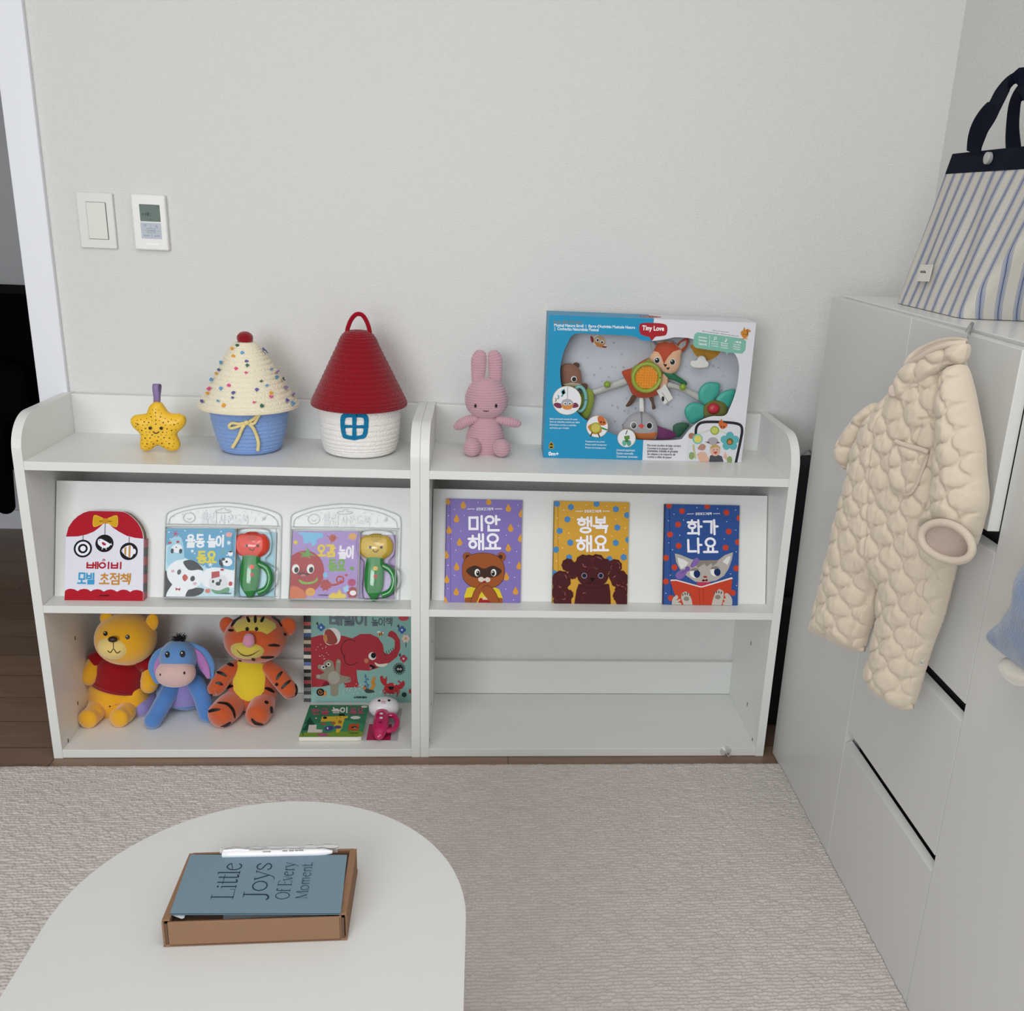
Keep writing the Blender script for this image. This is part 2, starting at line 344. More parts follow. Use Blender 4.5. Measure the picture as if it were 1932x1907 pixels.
# ------------------------------------------------------------------ shapes laid on a curved surface (embroidery, patches, spots)
class Deco:
    def __init__(s, mb, tf=lambda u, v: (u, v), lift=0.0007, step=1.6):
        s.mb = mb; s.b = mb.bvh(); s.tf = tf; s.lift = lift; s.step = step; s.n = 0
    def hit(s, u, v):
        d = ray(*s.tf(u, v)).normalized(); h = s.b.ray_cast(CAM, d)
        if h[0] is None: return None
        n = h[1] if h[1].dot(d) < 0 else -h[1]
        return h[0] + n * (s.lift + s.n * .00006)
    def poly(s, pts, m, curve=False, step=None):
        s.n += 1
        if curve: pts = [tuple(p)[:2] for p in crom([(x, y, 0) for x, y in pts], len(pts) * 7, True)]
        k = abs(s.tf(1, 0)[0] - s.tf(0, 0)[0]); st = (step or s.step) / k
        xs = [p[0] for p in pts]; ys = [p[1] for p in pts]; V = [Vector(p) for p in pts]; n = len(V)
        y = min(ys) + st * .5; row = 0
        def inside(x, y):
            c = False
            for i in range(n):
                (a, b), (e, f) = V[i - 1], V[i]
                if (b > y) != (f > y) and x < (e - a) * (y - b) / (f - b) + a: c = not c
            return c
        def far(x, y):
            for i in range(n):
                (a, b), (e, f) = V[i - 1], V[i]; dx, dy = e - a, f - b; L = dx * dx + dy * dy or 1e-9
                t = max(0, min(1, ((x - a) * dx + (y - b) * dy) / L))
                if math.hypot(a + t * dx - x, b + t * dy - y) < st * .45: return False
            return True
        while y < max(ys):
            x = min(xs) + st * (.5 + .5 * (row % 2))
            while x < max(xs):
                if inside(x, y) and far(x, y): V.append(Vector((x, y)))
                x += st
            y += st * .87; row += 1
        r = delaunay_2d_cdt(V, [(i, (i + 1) % n) for i in range(n)], [list(range(n))], 1, 1e-6)
        H = [s.hit(*p) for p in r[0]]
        idx = {}; vs = []
        for i, h in enumerate(H):
            if h is not None: idx[i] = len(vs); vs.append(h)
        fs = []
        for f in r[2]:
            if all(i in idx for i in f):
                w3 = [vs[idx[i]] for i in f]
                if max((w3[i] - w3[i - 1]).length for i in range(len(w3))) < 0.03:
                    nn = (w3[1] - w3[0]).cross(w3[2] - w3[0])
                    t = tuple(idx[i] for i in f); fs.append(t if nn.dot(CAM - w3[0]) > 0 else t[::-1])
        s.mb.add(vs, fs, m); return s
    def ell(s, cx, cy, rx, m, ry=None, rot=0, n=20):
        ry = ry or rx; c, q = math.cos(math.radians(rot)), math.sin(math.radians(rot))
        return s.poly([(cx + rx * math.cos(t) * c - ry * math.sin(t) * q, cy + rx * math.cos(t) * q + ry * math.sin(t) * c) for t in [2 * PI * k / n for k in range(n)]], m)
    def stroke(s, pts, wd, m, taper=False):
        P = crom([(x, y, 0) for x, y in pts], len(pts) * 6); n = len(P); a = []; b = []
        for i, p in enumerate(P):
            d = (P[min(i + 1, n - 1)] - P[max(i - 1, 0)]).normalized(); hw = wd / 2 * ((math.sin(PI * (i + .6) / (n + .2)) ** .6) if taper else 1)
            a.append((p.x - d.y * hw, p.y + d.x * hw)); b.append((p.x + d.y * hw, p.y - d.x * hw))
        return s.poly(a + b[::-1], m)
# ------------------------------------------------------------------ pillow: inflated outline (cloth, padded shapes)
def puff(mb, outline, frame, H, R, m, cell=0.003, Hb=None, disp=None, base=None, sm=None):
    """outline: plane coords; frame=(O, A, B, N); front bulges by H along N, back by Hb."""
    O, A, B, N = frame; Hb = H if Hb is None else Hb
    P = np.array(outline, float); x0, y0 = P.min(0) - cell; x1, y1 = P.max(0) + cell
    nx, ny = int((x1 - x0) / cell) + 2, int((y1 - y0) / cell) + 2
    gx, gy = np.meshgrid(x0 + cell * np.arange(nx), y0 + cell * np.arange(ny)); G = np.stack([gx.ravel(), gy.ravel()], 1)
    ins = np.zeros(len(G), bool); best = np.full(len(G), 1e9); near = G.copy()
    for i in range(len(P)):
        a, b = P[i - 1], P[i]; d = b - a; L = max(d @ d, 1e-12)
        t = np.clip(((G - a) @ d) / L, 0, 1); q = a + t[:, None] * d; ds = np.hypot(*(G - q).T)
        u = ds < best; best[u] = ds[u]; near[u] = q[u]
        if a[1] != b[1]:
            c = (a[1] > G[:, 1]) != (b[1] > G[:, 1]); ins ^= c & (G[:, 0] < (b[0] - a[0]) * (G[:, 1] - a[1]) / (b[1] - a[1]) + a[0])
    pos = np.where(ins[:, None], G, near); dist = np.where(ins, best, 0)
    if sm:                                                    # soften the ridge of the distance field
        D2 = dist.reshape(ny, nx)
        for _ in range(sm):
            Dp = np.pad(D2, 1, mode='edge'); D2 = (Dp[:-2, 1:-1] + Dp[2:, 1:-1] + Dp[1:-1, :-2] + Dp[1:-1, 2:] + 4 * D2) / 8
        dist = np.where(ins, D2.ravel(), 0)
    prof = np.sqrt(np.clip(1 - (1 - np.clip(dist / R, 0, 1)) ** 2, 0, 1))
    I = ins.reshape(ny, nx); cells = I[:-1, :-1] | I[1:, :-1] | I[:-1, 1:] | I[1:, 1:]
    jy, jx = np.nonzero(cells); q = np.stack([jy * nx + jx, jy * nx + jx + 1, (jy + 1) * nx + jx + 1, (jy + 1) * nx + jx], 1)
    used = np.unique(q); mp = -np.ones(nx * ny, int); mp[used] = np.arange(len(used))
    pu = pos[used]; hf = prof[used] * H
    if base is not None: hf = hf + base(pu)
    if disp is not None: hf = hf + disp(pu) * np.clip(dist[used] / 0.006, 0, 1)
    hb = -prof[used] * Hb
    if base is not None: hb = hb + base(pu)
    O, A, B, N = (np.array(z, float) for z in (O, A, B, N))
    F = O + pu[:, :1] * A + pu[:, 1:] * B + hf[:, None] * N; K = O + pu[:, :1] * A + pu[:, 1:] * B + hb[:, None] * N
    qf = mp[q]; flip = np.cross(A, B) @ N < 0
    ff = qf[:, ::-1] if flip else qf; fb = qf if flip else qf[:, ::-1]
    mb.add(F.tolist(), ff.tolist(), m); mb.add(K.tolist(), fb.tolist(), m)
    return mb
def plane_frame(pt, n, up=(0, 0, 1)):
    n = Vector(n).normalized(); B = (Vector(up) - n * Vector(up).dot(n)).normalized(); A = B.cross(n)
    return (Vector(pt), A, B, n)
def px_outline(frame, pts, tf=lambda u, v: (u, v), curve=True, k=6):
    if curve: pts = [tuple(p)[:2] for p in crom([(x, y, 0) for x, y in pts], len(pts) * k, True)]
    O, A, B, N = frame; out = []
    for p in pts:
        w3 = on_plane(O, N, *tf(*p)) - O; out.append((w3.dot(A), w3.dot(B)))
    return out
# ------------------------------------------------------------------ room shell
def wallpaper(name, color):
    m = mat(name, color, 0.62, 1.0, 0.35); nt = m.node_tree; b = nt.nodes['Principled BSDF']
    tc = nt.nodes.new('ShaderNodeTexCoord'); mp = nt.nodes.new('ShaderNodeMapping'); mp.inputs['Scale'].default_value = (260, 260, 420)
    n = nt.nodes.new('ShaderNodeTexNoise'); n.inputs['Scale'].default_value = 1.0; n.inputs['Detail'].default_value = 4
    bp = nt.nodes.new('ShaderNodeBump'); bp.inputs['Strength'].default_value = 0.9; bp.inputs['Distance'].default_value = 0.0022
    nt.links.new(tc.outputs['Object'], mp.inputs[0]); nt.links.new(mp.outputs[0], n.inputs['Vector']); nt.links.new(n.outputs[0], bp.inputs['Height']); nt.links.new(bp.outputs[0], b.inputs['Normal'])
    n2 = nt.nodes.new('ShaderNodeTexNoise'); n2.inputs['Scale'].default_value = 1.0; n2.inputs['Detail'].default_value = 2; nt.links.new(mp.outputs[0], n2.inputs['Vector'])
    r = nt.nodes.new('ShaderNodeMapRange'); r.inputs[3].default_value = 0.45; r.inputs[4].default_value = 0.75; nt.links.new(n2.outputs[0], r.inputs[0]); nt.links.new(r.outputs[0], b.inputs['Roughness'])
    return m
WALL = wallpaper('wallpaper_offwhite', '#DFDEDC')
HALLW = mat('hall_paint', '#C8C8CA', 0.7)
CEIL = mat('ceiling_paint', '#ECECEA', 0.8)
def wood_floor():
    m = mat('oak_laminate', '#6E5A4A', 0.42); nt = m.node_tree; b = nt.nodes['Principled BSDF']
    tc = nt.nodes.new('ShaderNodeTexCoord'); mp = nt.nodes.new('ShaderNodeMapping'); nt.links.new(tc.outputs['Object'], mp.inputs[0])
    br = nt.nodes.new('ShaderNodeTexBrick'); br.inputs['Scale'].default_value = 1.0; br.inputs['Brick Width'].default_value = 1.0; br.inputs['Row Height'].default_value = 0.115
    br.inputs['Mortar Size'].default_value = 0.0012; br.inputs['Color1'].default_value = (*lin('#8E7560'), 1); br.inputs['Color2'].default_value = (*lin('#7E6654'), 1); br.inputs['Mortar'].default_value = (*lin('#4A3A2E'), 1)
    nt.links.new(mp.outputs[0], br.inputs['Vector'])
    m2 = nt.nodes.new('ShaderNodeMapping'); m2.inputs['Scale'].default_value = (3, 40, 1); nt.links.new(tc.outputs['Object'], m2.inputs[0])
    wv = nt.nodes.new('ShaderNodeTexNoise'); wv.inputs['Scale'].default_value = 1.6; wv.inputs['Detail'].default_value = 6; wv.inputs['Distortion'].default_value = 1.2; nt.links.new(m2.outputs[0], wv.inputs['Vector'])
    rp = nt.nodes.new('ShaderNodeMapRange'); rp.inputs[3].default_value = 0.62; rp.inputs[4].default_value = 1.3; nt.links.new(wv.outputs[0], rp.inputs[0])
    mx = nt.nodes.new('ShaderNodeMix'); mx.data_type = 'RGBA'; mx.blend_type = 'MULTIPLY'; mx.inputs[0].default_value = 1
    nt.links.new(br.outputs[0], mx.inputs[6]); nt.links.new(rp.outputs[0], mx.inputs[7]); nt.links.new(mx.outputs[2], b.inputs['Base Color'])
    return m
FLOOR = wood_floor()
XW = 1.9305
def struct(name, a, b, m, label=None):
    return tag(MB().box(a, b, m).build(name), label, None, None, 'structure')
struct('floor', (-2.4, -4.6, -0.08), (2.4, 1.40, 0), FLOOR)
struct('ceiling', (-2.4, -4.6, 2.36), (2.4, 1.40, 2.46), CEIL)
struct('wall_back', (0.0, 0, 0), (XW, 0.12, 2.36), WALL)
struct('wall_back_left', (-2.3, 0, 0), (-0.98, 0.12, 2.36), WALL)
struct('wall_back_above_door', (-0.98, 0, 2.08), (0.0, 0.12, 2.36), WALL)
struct('wall_right', (XW, -4.6, 0), (XW + .12, 1.4, 2.36), WALL)
struct('wall_left', (-2.42, -4.6, 0), (-2.3, 1.4, 2.36), mat('left_wall_paint', '#B4B2AE', .7))
struct('wall_hall', (-2.3, 1.27, 0), (XW, 1.4, 2.36), HALLW)
struct('wall_hall_side', (0.25, 0.12, 0), (0.35, 1.27, 2.36), HALLW)
TRIM = mat('casing_white', '#E8EAF0', 0.38)
c = MB().box((-0.0525, -0.012, 0), (0.0095, 0.0, 2.14), TRIM)
c.box((-0.0525, 0.0, 0), (-0.0001, 0.12, 2.08), TRIM)
co = tag(c.build('trim_1', bevel=0.0015), 'white door casing at the left edge of the back wall', None, None, 'structure')
sp = MB(); a = at('y', -0.004, 56.5, 609)
sp.box((-0.0535, -0.010, a.z - .027), (-0.0520, 0.010, a.z + .027), mat('strike_steel', '#3A3A3E', 0.35, metal=0.8)); sp.build('strike_plate', co)
struct('baseboard_hall', (-2.3, 1.255, 0), (0.25, 1.27, 0.07), TRIM)
# ------------------------------------------------------------------ dark furniture beyond the doorway
BLK = mat('black_lacquer', '#030304', 0.9, 1.0, .08)
t = thing('black_furniture', 'tall black flat-topped furniture standing in the dim room beyond the doorway', 'furniture', (-0.85, 1.05, 0))
MB().box((-1.45, 0.98, 0.30), (-0.28, 1.22, 0.862), BLK).build('body', t, bevel=0.006)
MB().box((-1.47, 0.96, 0.862), (-0.27, 1.24, 0.874), BLK).build('top', t, bevel=0.003)
g = MB(); g.limb([(-0.575, 0.93, 0.66), (-0.60, 0.90, 0.42), (-0.612, 0.91, 0.20)], [0.03, 0.035, 0.028], BLK); g.build('leg', t)
MB().box((-1.44, 0.82, 0.50), (-0.46, 0.99, 0.66), BLK).build('front_shelf', t, bevel=0.01)
MB().box((-1.40, 1.0, 0.0), (-0.90, 1.2, 0.32), BLK).build('pedestal', t)
# ------------------------------------------------------------------ rug with looped rows (real relief)
def rug():
    m = mat('rug_loop', '#C6BEB9', 0.95, 1.0, 0.1, sheen=0.25, vary=0.10)
    X0, X1, Y0, Y1 = -0.48, 1.6248, -0.3115, -1.25
    nx, ny = 1290, 575
    xs = np.linspace(X0, X1, nx); ys = np.linspace(Y0, Y1, ny); gx, gy = np.meshgrid(xs, ys)
    rs = np.random.RandomState(3)
    def sn(sx, sy):
        a = rs.rand(int((Y0 - Y1) / sy) + 3, int((X1 - X0) / sx) + 3); fx = (gx - X0) / sx; fy = (Y0 - gy) / sy; i = fx.astype(int); j = fy.astype(int); u = fx - i; v = fy - j
        u = u * u * (3 - 2 * u); v = v * v * (3 - 2 * v)
        return a[j, i] * (1 - u) * (1 - v) + a[j, i + 1] * u * (1 - v) + a[j + 1, i] * (1 - u) * v + a[j + 1, i + 1] * u * v
    wob = (sn(.05, .02) - .5) * .003 + (sn(.012, .006) - .5) * .002
    row = np.abs(np.sin(PI * (gy + wob) / 0.0072)) ** .7; lp = np.abs(np.sin(PI * (gx + .0043 * np.floor((gy + wob) / .0072)) / 0.0072 + (sn(.018, .0072) - .5) * 6)) ** .6
    z = 0.0065 + 0.0034 * row * (.35 + .65 * lp) + (sn(.008, .006) - .5) * .0030 + (sn(.003, .003) - .5) * .0012
    ex = np.clip((Y0 - gy) / .012, 0, 1); z = z * np.sqrt(.1 + .9 * ex)
    gy2 = gy + (np.where(np.abs(gy - Y0) < .001, 1, 0) * (sn(.009, .01) - .5) * .005)
    V = np.stack([gx.ravel(), gy2.ravel(), z.ravel()], 1).tolist()
    i, j = np.meshgrid(np.arange(nx - 1), np.arange(ny - 1)); a = (j * nx + i).ravel()
    F = np.stack([a, a + nx, a + nx + 1, a + 1], 1).tolist()
    b = MB(); b.add(V, F, m)
    b.box((-0.7, Y1 - 1.3, 0.0), (X1, Y1, 0.009), m); b.box((-0.7, Y1, 0.0), (X0, Y0, 0.009), m); b.box((X0, Y1, 0.0), (X1, Y0 - .004, 0.003), m)
    tag(b.build('rug'), 'large pale beige looped rug covering the floor before the bookcases', 'rug')
rug()
# ------------------------------------------------------------------ bookcases
LAM = mat('white_laminate', '#E3E4E1', 0.36, 1.0, 0.5)
HOLE = mat('pin_hole', '#2A2622', 0.6)
W_, D_, T_ = 0.8, 0.2747, 0.019
ZS, ZM, ZB, ZT = 0.6769, 0.3655, 0.0208, 0.766
PN = Vector((0, -0.9503, 0.3113)); PD = Vector((0, 0.3113, 0.9503)); PB = Vector((0, -0.2215, ZM))
def side_outline(x):
    pts = [(x, -0.001, 0), (x, -D_, 0), (x, -D_, 0.695)]
    cy, cz, ry, rz = -D_ + .075, 0.695, .075, ZT - .695
    for k in range(1, 13):
        a = PI / 2 * k / 12; pts.append((x, cy - ry * math.cos(a), cz + rz * math.sin(a)))
    pts += [(x, -0.001, ZT)]
    return pts
def bookcase(x0, label, holes_left):
    t = thing('bookcase', label, 'bookcase', (x0 + W_ / 2, -D_ / 2, 0), 'low white bookcases along the back wall')
    for side, x in ((0, x0), (1, x0 + W_ - T_)):
        b = MB().prism(side_outline(x), (T_, 0, 0), LAM)
        xi = x0 + T_ - .0005 if side == 0 else x0 + W_ - T_ - .0005
        for hy, hz in ((-0.145, 0.23), (-0.172, 0.08), (-0.2415, 0.024)):
            b.box((xi, hy - .002, hz - .005), (xi + .001, hy + .002, hz + .005), HOLE)
        b.build('side_panel', t, bevel=0.0012)
    xa, xb = x0 + T_, x0 + W_ - T_
    MB().box((xa, -D_ + .0005, ZS - .018), (xb, -.020, ZS), LAM).build('shelf', t, bevel=0.0008)
    MB().box((xa, -D_ + .0005, ZM - .0165), (xb, -.003, ZM), LAM).build('shelf', t, bevel=0.0008)
    MB().box((xa, -D_ + .0005, 0.001), (xb, -.013, ZB), LAM).build('bottom_board', t, bevel=0.0008)
    MB().box((xa, -.020, ZS - .06), (xb, -.003, ZT - .002), LAM).build('back_rail', t, bevel=0.0008)
    MB().box((xa, -.013, ZB + .0003), (xb, -.002, 0.1125), LAM).build('kick_rail', t, bevel=0.0008)
    o = PB + Vector((xa + .002, 0, 0)); L = 0.2475
    MB().obox(o + PN * -.009, (xb - xa - .004, 0, 0), PD * L, PN * .009, LAM).build('display_panel', t, bevel=0.0006)
    return t
bookcase(0.0, 'left white bookcase, baskets on top and plush animals in its bottom', True)
bookcase(0.8006, 'right white bookcase with an empty bottom compartment beside the cabinets', False)
# ------------------------------------------------------------------ cabinets along the right wall
XC, ZC = 1.6256, 1.0625
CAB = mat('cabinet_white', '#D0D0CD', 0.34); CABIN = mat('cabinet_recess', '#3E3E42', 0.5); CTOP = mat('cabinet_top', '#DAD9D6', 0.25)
XI = XC + .018
ya, yb_, yc, yd = -0.2650, -0.6470, -1.0185, -1.62
t = thing('cabinet', 'plain white cabinet module nearest the back wall beside the right bookcase', 'cabinet', (1.78, -.45, 0), 'white cabinets along the right wall')
MB().box((XI, yb_ + .001, 0.002), (XW - .002, ya, ZC - .018), CAB).build('carcass', t)
MB().box((XC, yb_ + .0012, 0.003), (XI - .001, ya, ZC - .003), CAB).build('door', t, bevel=0.001)
t = thing('drawer_cabinet', 'white drawer cabinet with dark finger grooves, behind the quilted romper', 'cabinet', (1.78, -.83, 0), 'white cabinets along the right wall')
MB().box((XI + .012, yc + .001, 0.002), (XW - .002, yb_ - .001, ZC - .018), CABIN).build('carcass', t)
for z0, z1 in ((0.003, 0.2685), (0.2925, 0.5290), (0.5530, 0.7900)):
    y0_ = yc + .0015; d = MB().prism([(XC, y0_, z0), (XC + .012, y0_, z0), (XC + .012, y0_, z1 + .001), (XC, y0_, z1 - .006)], (0, yb_ - yc - .003, 0), CAB).build('drawer', t, bevel=0.0006)
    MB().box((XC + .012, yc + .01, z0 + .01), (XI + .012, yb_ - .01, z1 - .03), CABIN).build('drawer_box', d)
# upper door stands very slightly ajar
a = math.radians(2.4); hx = Vector((-math.sin(a), -math.cos(a), 0)); hn = Vector((-math.cos(a), math.sin(a), 0))
MB().obox(Vector((XI - .001, yb_ - .0015, 0.8145)), hx * 0.3675, Vector((0, 0, ZC - .003 - .8145)), hn * .017, CAB).build('door', t, bevel=0.001)
t = thing('wardrobe', 'white cabinet with a tall plain door at the right frame edge', 'cabinet', (1.78, -1.3, 0), 'white cabinets along the right wall')
MB().box((XI, yd, 0.002), (XW - .002, yc - .0012, ZC - .018), CAB).build('carcass', t)
MB().box((XC, yd, 0.003), (XI - .001, yc - .0012, ZC - .003), CAB).build('door', t, bevel=0.001)
tag(MB().box((XI + .003, yd, ZC - .0175), (XW - .002, ya + .0, ZC), CTOP).build('cabinet_cover_board', bevel=0.001), 'white board topping the cabinets, under the striped tote bag', 'worktop')
# ------------------------------------------------------------------ dark folded bag squeezed between bookcase and cabinet
DK = mat('black_nylon', '#16171F', 0.55); DK2 = mat('black_green', '#0E120E', 0.6)
t = thing('folded_tote', 'dark folded fabric panel squeezed between right bookcase and cabinet', 'folded bag', (1.66, -.13, 0))
fr = plane_frame((1.66, -.14, 0.35), (0, -1, 0))
b = MB(); puff(b, [(-.045, .0), (.055, .0), (.06, .34), (.03, .35), (-.035, .345)], fr, .012, .03, DK, .005); b.build('upper_panel', t)
b = MB(); puff(b, [(-.045, -.345), (.055, -.345), (.055, .002), (-.045, .002)], fr, .010, .03, DK2, .005); b.build('lower_panel', t)
b = MB(); b.tube([(1.628, -.150, .690), (1.645, -.152, .702), (1.660, -.150, .712), (1.672, -.146, .70)], .0025, mat('grey_cord', '#8C8C94', .6)); b.build('cord', t)
# ------------------------------------------------------------------ switch and thermostat
PW = mat('switch_plate', '#DDDCD8', 0.4); PW2 = mat('rocker_white', '#DAD9D2', 0.35); GAP = mat('gap_grey', '#6F6E68', 0.7)
t = thing('light_switch', 'white single rocker light switch on the wall, left of the thermostat', 'switch', (.107, 0, 1.132))
MB().box((.0705, -.008, 1.0770), (.1445, 0, 1.1900), PW).build('plate', t, bevel=0.002)
zs = zoom(100, 330, 380, 1932)
q = [at('y', -.008, *zs(*pt)) for pt in ((418, 348), (680, 353), (737, 840), (480, 836))]
x0 = (q[0].x + q[3].x) / 2; x1 = (q[1].x + q[2].x) / 2; z0 = (q[2].z + q[3].z) / 2; z1 = (q[0].z + q[1].z) / 2
MB().box((x0, -.0083, z0), (x1, -.0078, z1), GAP).build('rocker_gap', t)
MB().box((x0 + .0008, -.0105, z0 + .0008), (x1 - .0012, -.0083, z1 - .0008), PW2).build('rocker', t, bevel=0.0008)
t = thing('thermostat', 'white wall thermostat with grey screen, right of the light switch', 'thermostat', (.218, 0, 1.135))
MB().box((.1828, -.013, 1.0780), (.2530, 0, 1.1915), mat('thermostat_white', '#E6E5E2', 0.35)).build('case', t, bevel=0.003)
def wall_art(mb, quadz, tf, y, pxquad=None):
    Q = [at('y', y, *tf(*p)) for p in quadz]
    x0 = (Q[0].x + Q[3].x) / 2; x1 = (Q[1].x + Q[2].x) / 2; z0 = (Q[2].z + Q[3].z) / 2; z1 = (Q[0].z + Q[1].z) / 2
    return Art(mb, quadz, (x0, y, z0), (x1 - x0, 0, 0), (0, 0, z1 - z0)), (x0, x1, z0, z1)
b = MB(); quad = [(1118, 383), (1385, 388), (1402, 608), (1140, 606)]
A, e = wall_art(b, quad, zs, -.0132)
b.box((e[0], -.0132, e[2]), (e[1], -.0125, e[3]), mat('lcd', '#6A7A72', 0.4, 0.9, 0.25))
A.rect(1110, 380, 1126, 620, ink('#33403C')); A.rect(1110, 380, 1400, 392, ink('#4A5852'))
A.text('난방', 1172, 514, 38, 26, ink('#2C3632'), .01); A.text('10 :', 1240, 512, 70, 48, ink('#18201E'), .012); A.text('ON', 1358, 412, 30, 14, ink('#2C3632')); A.text('예약', 1275, 578, 36, 14, ink('#38443E'))
b.build('screen', t)
b = MB(); quad = [(1140, 622), (1405, 622), (1420, 832), (1152, 832)]
A, e = wall_art(b, quad, zs, -.0132); b.box((e[0], -.0132, e[2]), (e[1], -.0125, e[3]), mat('keypad', '#BEC4CF', 0.5, 1.0, .2))
k = ink('#7C828C')
A.stroke([(1182, 648), (1216, 648), (1199, 676)], 4, k, False, True); A.stroke([(1332, 678), (1364, 680), (1346, 652)], 4, k, False, True)
A.stroke([(1274, 635), (1275, 682)], 3, k); A.stroke([(1286, 770), (1287, 818)], 3, k); A.stroke([(1175, 722), (1220, 724)], 3, k); A.stroke([(1340, 727), (1388, 728)], 3, k)
A.stroke([(1228, 694), (1325, 696), (1330, 754), (1232, 752)], 4, k, False, True); A.text('난방/외출', 1280, 725, 74, 22, k, .01); A.text('운전/정지', 1218, 790, 74, 20, k, .01); A.text('시간/예약', 1352, 792, 74, 20, k, .01)
b.build('keypad', t)
b = MB(); A, e = wall_art(b, [(1215, 888), (1370, 888), (1372, 915), (1217, 915)], zs, -.0131); A.text('Honeywell', 1294, 901, 145, 28, mat('logo_white', '#FFFFFF', .3, 1.1), .02); b.build('lettering', t)
# ------------------------------------------------------------------ clear suction hook on the bookcase foot
CL = clear_mat('clear_plastic', 0.12, (.90, .91, .91), .3, .10)
t = thing('suction_hook', 'clear suction hook stuck low on the right bookcase front edge', 'suction hook', (1.509, -.276, .006))
b = MB(); R = Matrix(((1, 0, 0), (0, 0, -1), (0, 1, 0)))
prof = [(.0005, .006), (.004, .006), (.006, .004), (.011, .002), (.0135, .0005)]
vs = []
for r, h in prof:
    for k in range(32): vs.append((1.509 + r * math.cos(k * PI / 16), -.2755 - h, .0145 + r * math.sin(k * PI / 16)))
b.add(vs, [(i * 32 + k, i * 32 + (k + 1) % 32, (i + 1) * 32 + (k + 1) % 32, (i + 1) * 32 + k) for i in range(4) for k in range(32)], CL); b.build('cup', t)
b = MB(); b.tube([(1.509, -.281, .016), (1.511, -.286, .010), (1.516, -.290, .008), (1.519, -.293, .014)], .0022, CL); b.build('hook', t)
# ------------------------------------------------------------------ low table
TBL = mat('table_white', '#D0D0CE', 0.42, 1.0, 0.45); TEDGE = mat('table_edge', '#F0EFEB', 0.4)
t = thing('low_table', 'low white arch-shaped table standing on the rug in the foreground', 'table', (.68, -1.5, 0.009))
xl, xr, ytop, rr = .437, .9165, -1.0215, .2397
cx = (xl + xr) / 2; cyy = ytop - rr; yend = -1.80
pts = [(cx + rr * math.cos(a), cyy + rr * math.sin(a)) for a in [PI * k / 64 for k in range(65)]] + [(cx + rr * math.cos(a), yend + rr * math.sin(a)) for a in [PI + PI * k / 64 for k in range(65)]]
MB().prism([(x, y, .378) for x, y in pts], (0, 0, .022), TBL, True, TEDGE).build('tabletop', t, bevel=0.0015)
for lx, ly in ((.54, -1.2), (.81, -1.2), (.54, -1.85), (.81, -1.85)):
    b = MB(); b.limb([(lx, ly, .024), (lx + (cx - lx) * .2, ly, .378)], [.013, .019], TEDGE, cap=False); b.build('leg', t)
# ------------------------------------------------------------------ star speaker
zs1 = zoom(0, 680, 420, 1820)
YEL = mat('star_yellow', '#E9B92A', 0.42, 1.1, bump=(60, .05)); DOT = mat('speaker_hole', '#1B1408', 0.6); LAV = mat('lavender_strap', '#8E78A8', 0.55)
t = thing('star_speaker', 'yellow smiling star-shaped speaker with lavender strap on the left shelf top', 'speaker', (.2485, -.162, ZS))
fr = plane_frame((.2485, -.175, ZS), (0, -1, 0))
b = MB()
puff(b, px_outline(fr, [(1272, 335), (1318, 348), (1375, 425), (1440, 440), (1500, 450), (1520, 500), (1495, 550), (1445, 600), (1465, 660), (1470, 710), (1430, 738), (1370, 728), (1300, 690), (1235, 728), (1190, 738), (1150, 705), (1150, 650), (1150, 598), (1095, 545), (1070, 490), (1095, 450), (1160, 440), (1200, 430), (1225, 370)], zs1, True, 4), fr, .017, .02, YEL, .0016, .020, sm=8)
d = Deco(b, zs1, .0003, 1.2)
spots = [(1247, 404, 0), (1272, 399, 0), (1299, 404, 0), (1229, 433, 0), (1272, 426, 1), (1318, 432, 0), (1236, 460, 1), (1272, 455, 0), (1312, 461, 1), (1200, 474, 0), (1243, 490, 0), (1274, 486, 1), (1304, 490, 0), (1349, 474, 0), (1153, 483, 0), (1180, 502, 1), (1217, 506, 1), (1275, 519, 1), (1335, 506, 1), (1376, 500, 1), (1402, 483, 0), (1437, 491, 0), (1124, 490, 0), (1112, 512, 0), (1170, 527, 0), (1206, 524, 0), (1354, 527, 0), (1396, 526, 0), (1424, 522, 1), (1453, 513, 0), (1114, 537, 0), (1135, 561, 0), (1162, 569, 1), (1191, 553, 1), (1197, 582, 0), (1168, 602, 0), (1225, 585, 0), (1368, 556, 1), (1402, 568, 1), (1435, 560, 0), (1332, 584, 1), (1362, 583, 0), (1206, 606, 0), (1246, 606, 1), (1321, 605, 0), (1357, 607, 0), (1401, 602, 0), (1168, 648, 0), (1193, 632, 1), (1229, 631, 1), (1267, 621, 0), (1297, 621, 1), (1344, 628, 1), (1383, 632, 1), (1415, 646, 0), (1208, 651, 0), (1238, 660, 0), (1289, 650, 1), (1321, 642, 0), (1362, 657, 0), (1174, 678, 0), (1205, 676, 1), (1255, 672, 1), (1293, 680, 0), (1330, 670, 1), (1384, 676, 1), (1418, 677, 0), (1191, 696, 0), (1216, 704, 0), (1246, 694, 0), (1346, 696, 0), (1380, 704, 0), (1409, 696, 0)]
for x, y, s_ in spots: d.ell(x, y, 5.2 if s_ else 3.4, DOT, n=8)
d.ell(1233, 549, 13.5, DOT); d.ell(1323, 550, 13.5, DOT); d.stroke([(1256, 574), (1268, 588), (1282, 591), (1295, 586), (1304, 575)], 8, DOT); d.stroke([(1129, 512), (1132, 520), (1139, 523)], 6, DOT)
b.build('star_body', t)
b = MB()
for x in (1408, 1455):
    p = at('y', -.175, *zs1(x, 440)); b.blob(p, (.0046, .005, .0022), YEL)
b.build('button', t)
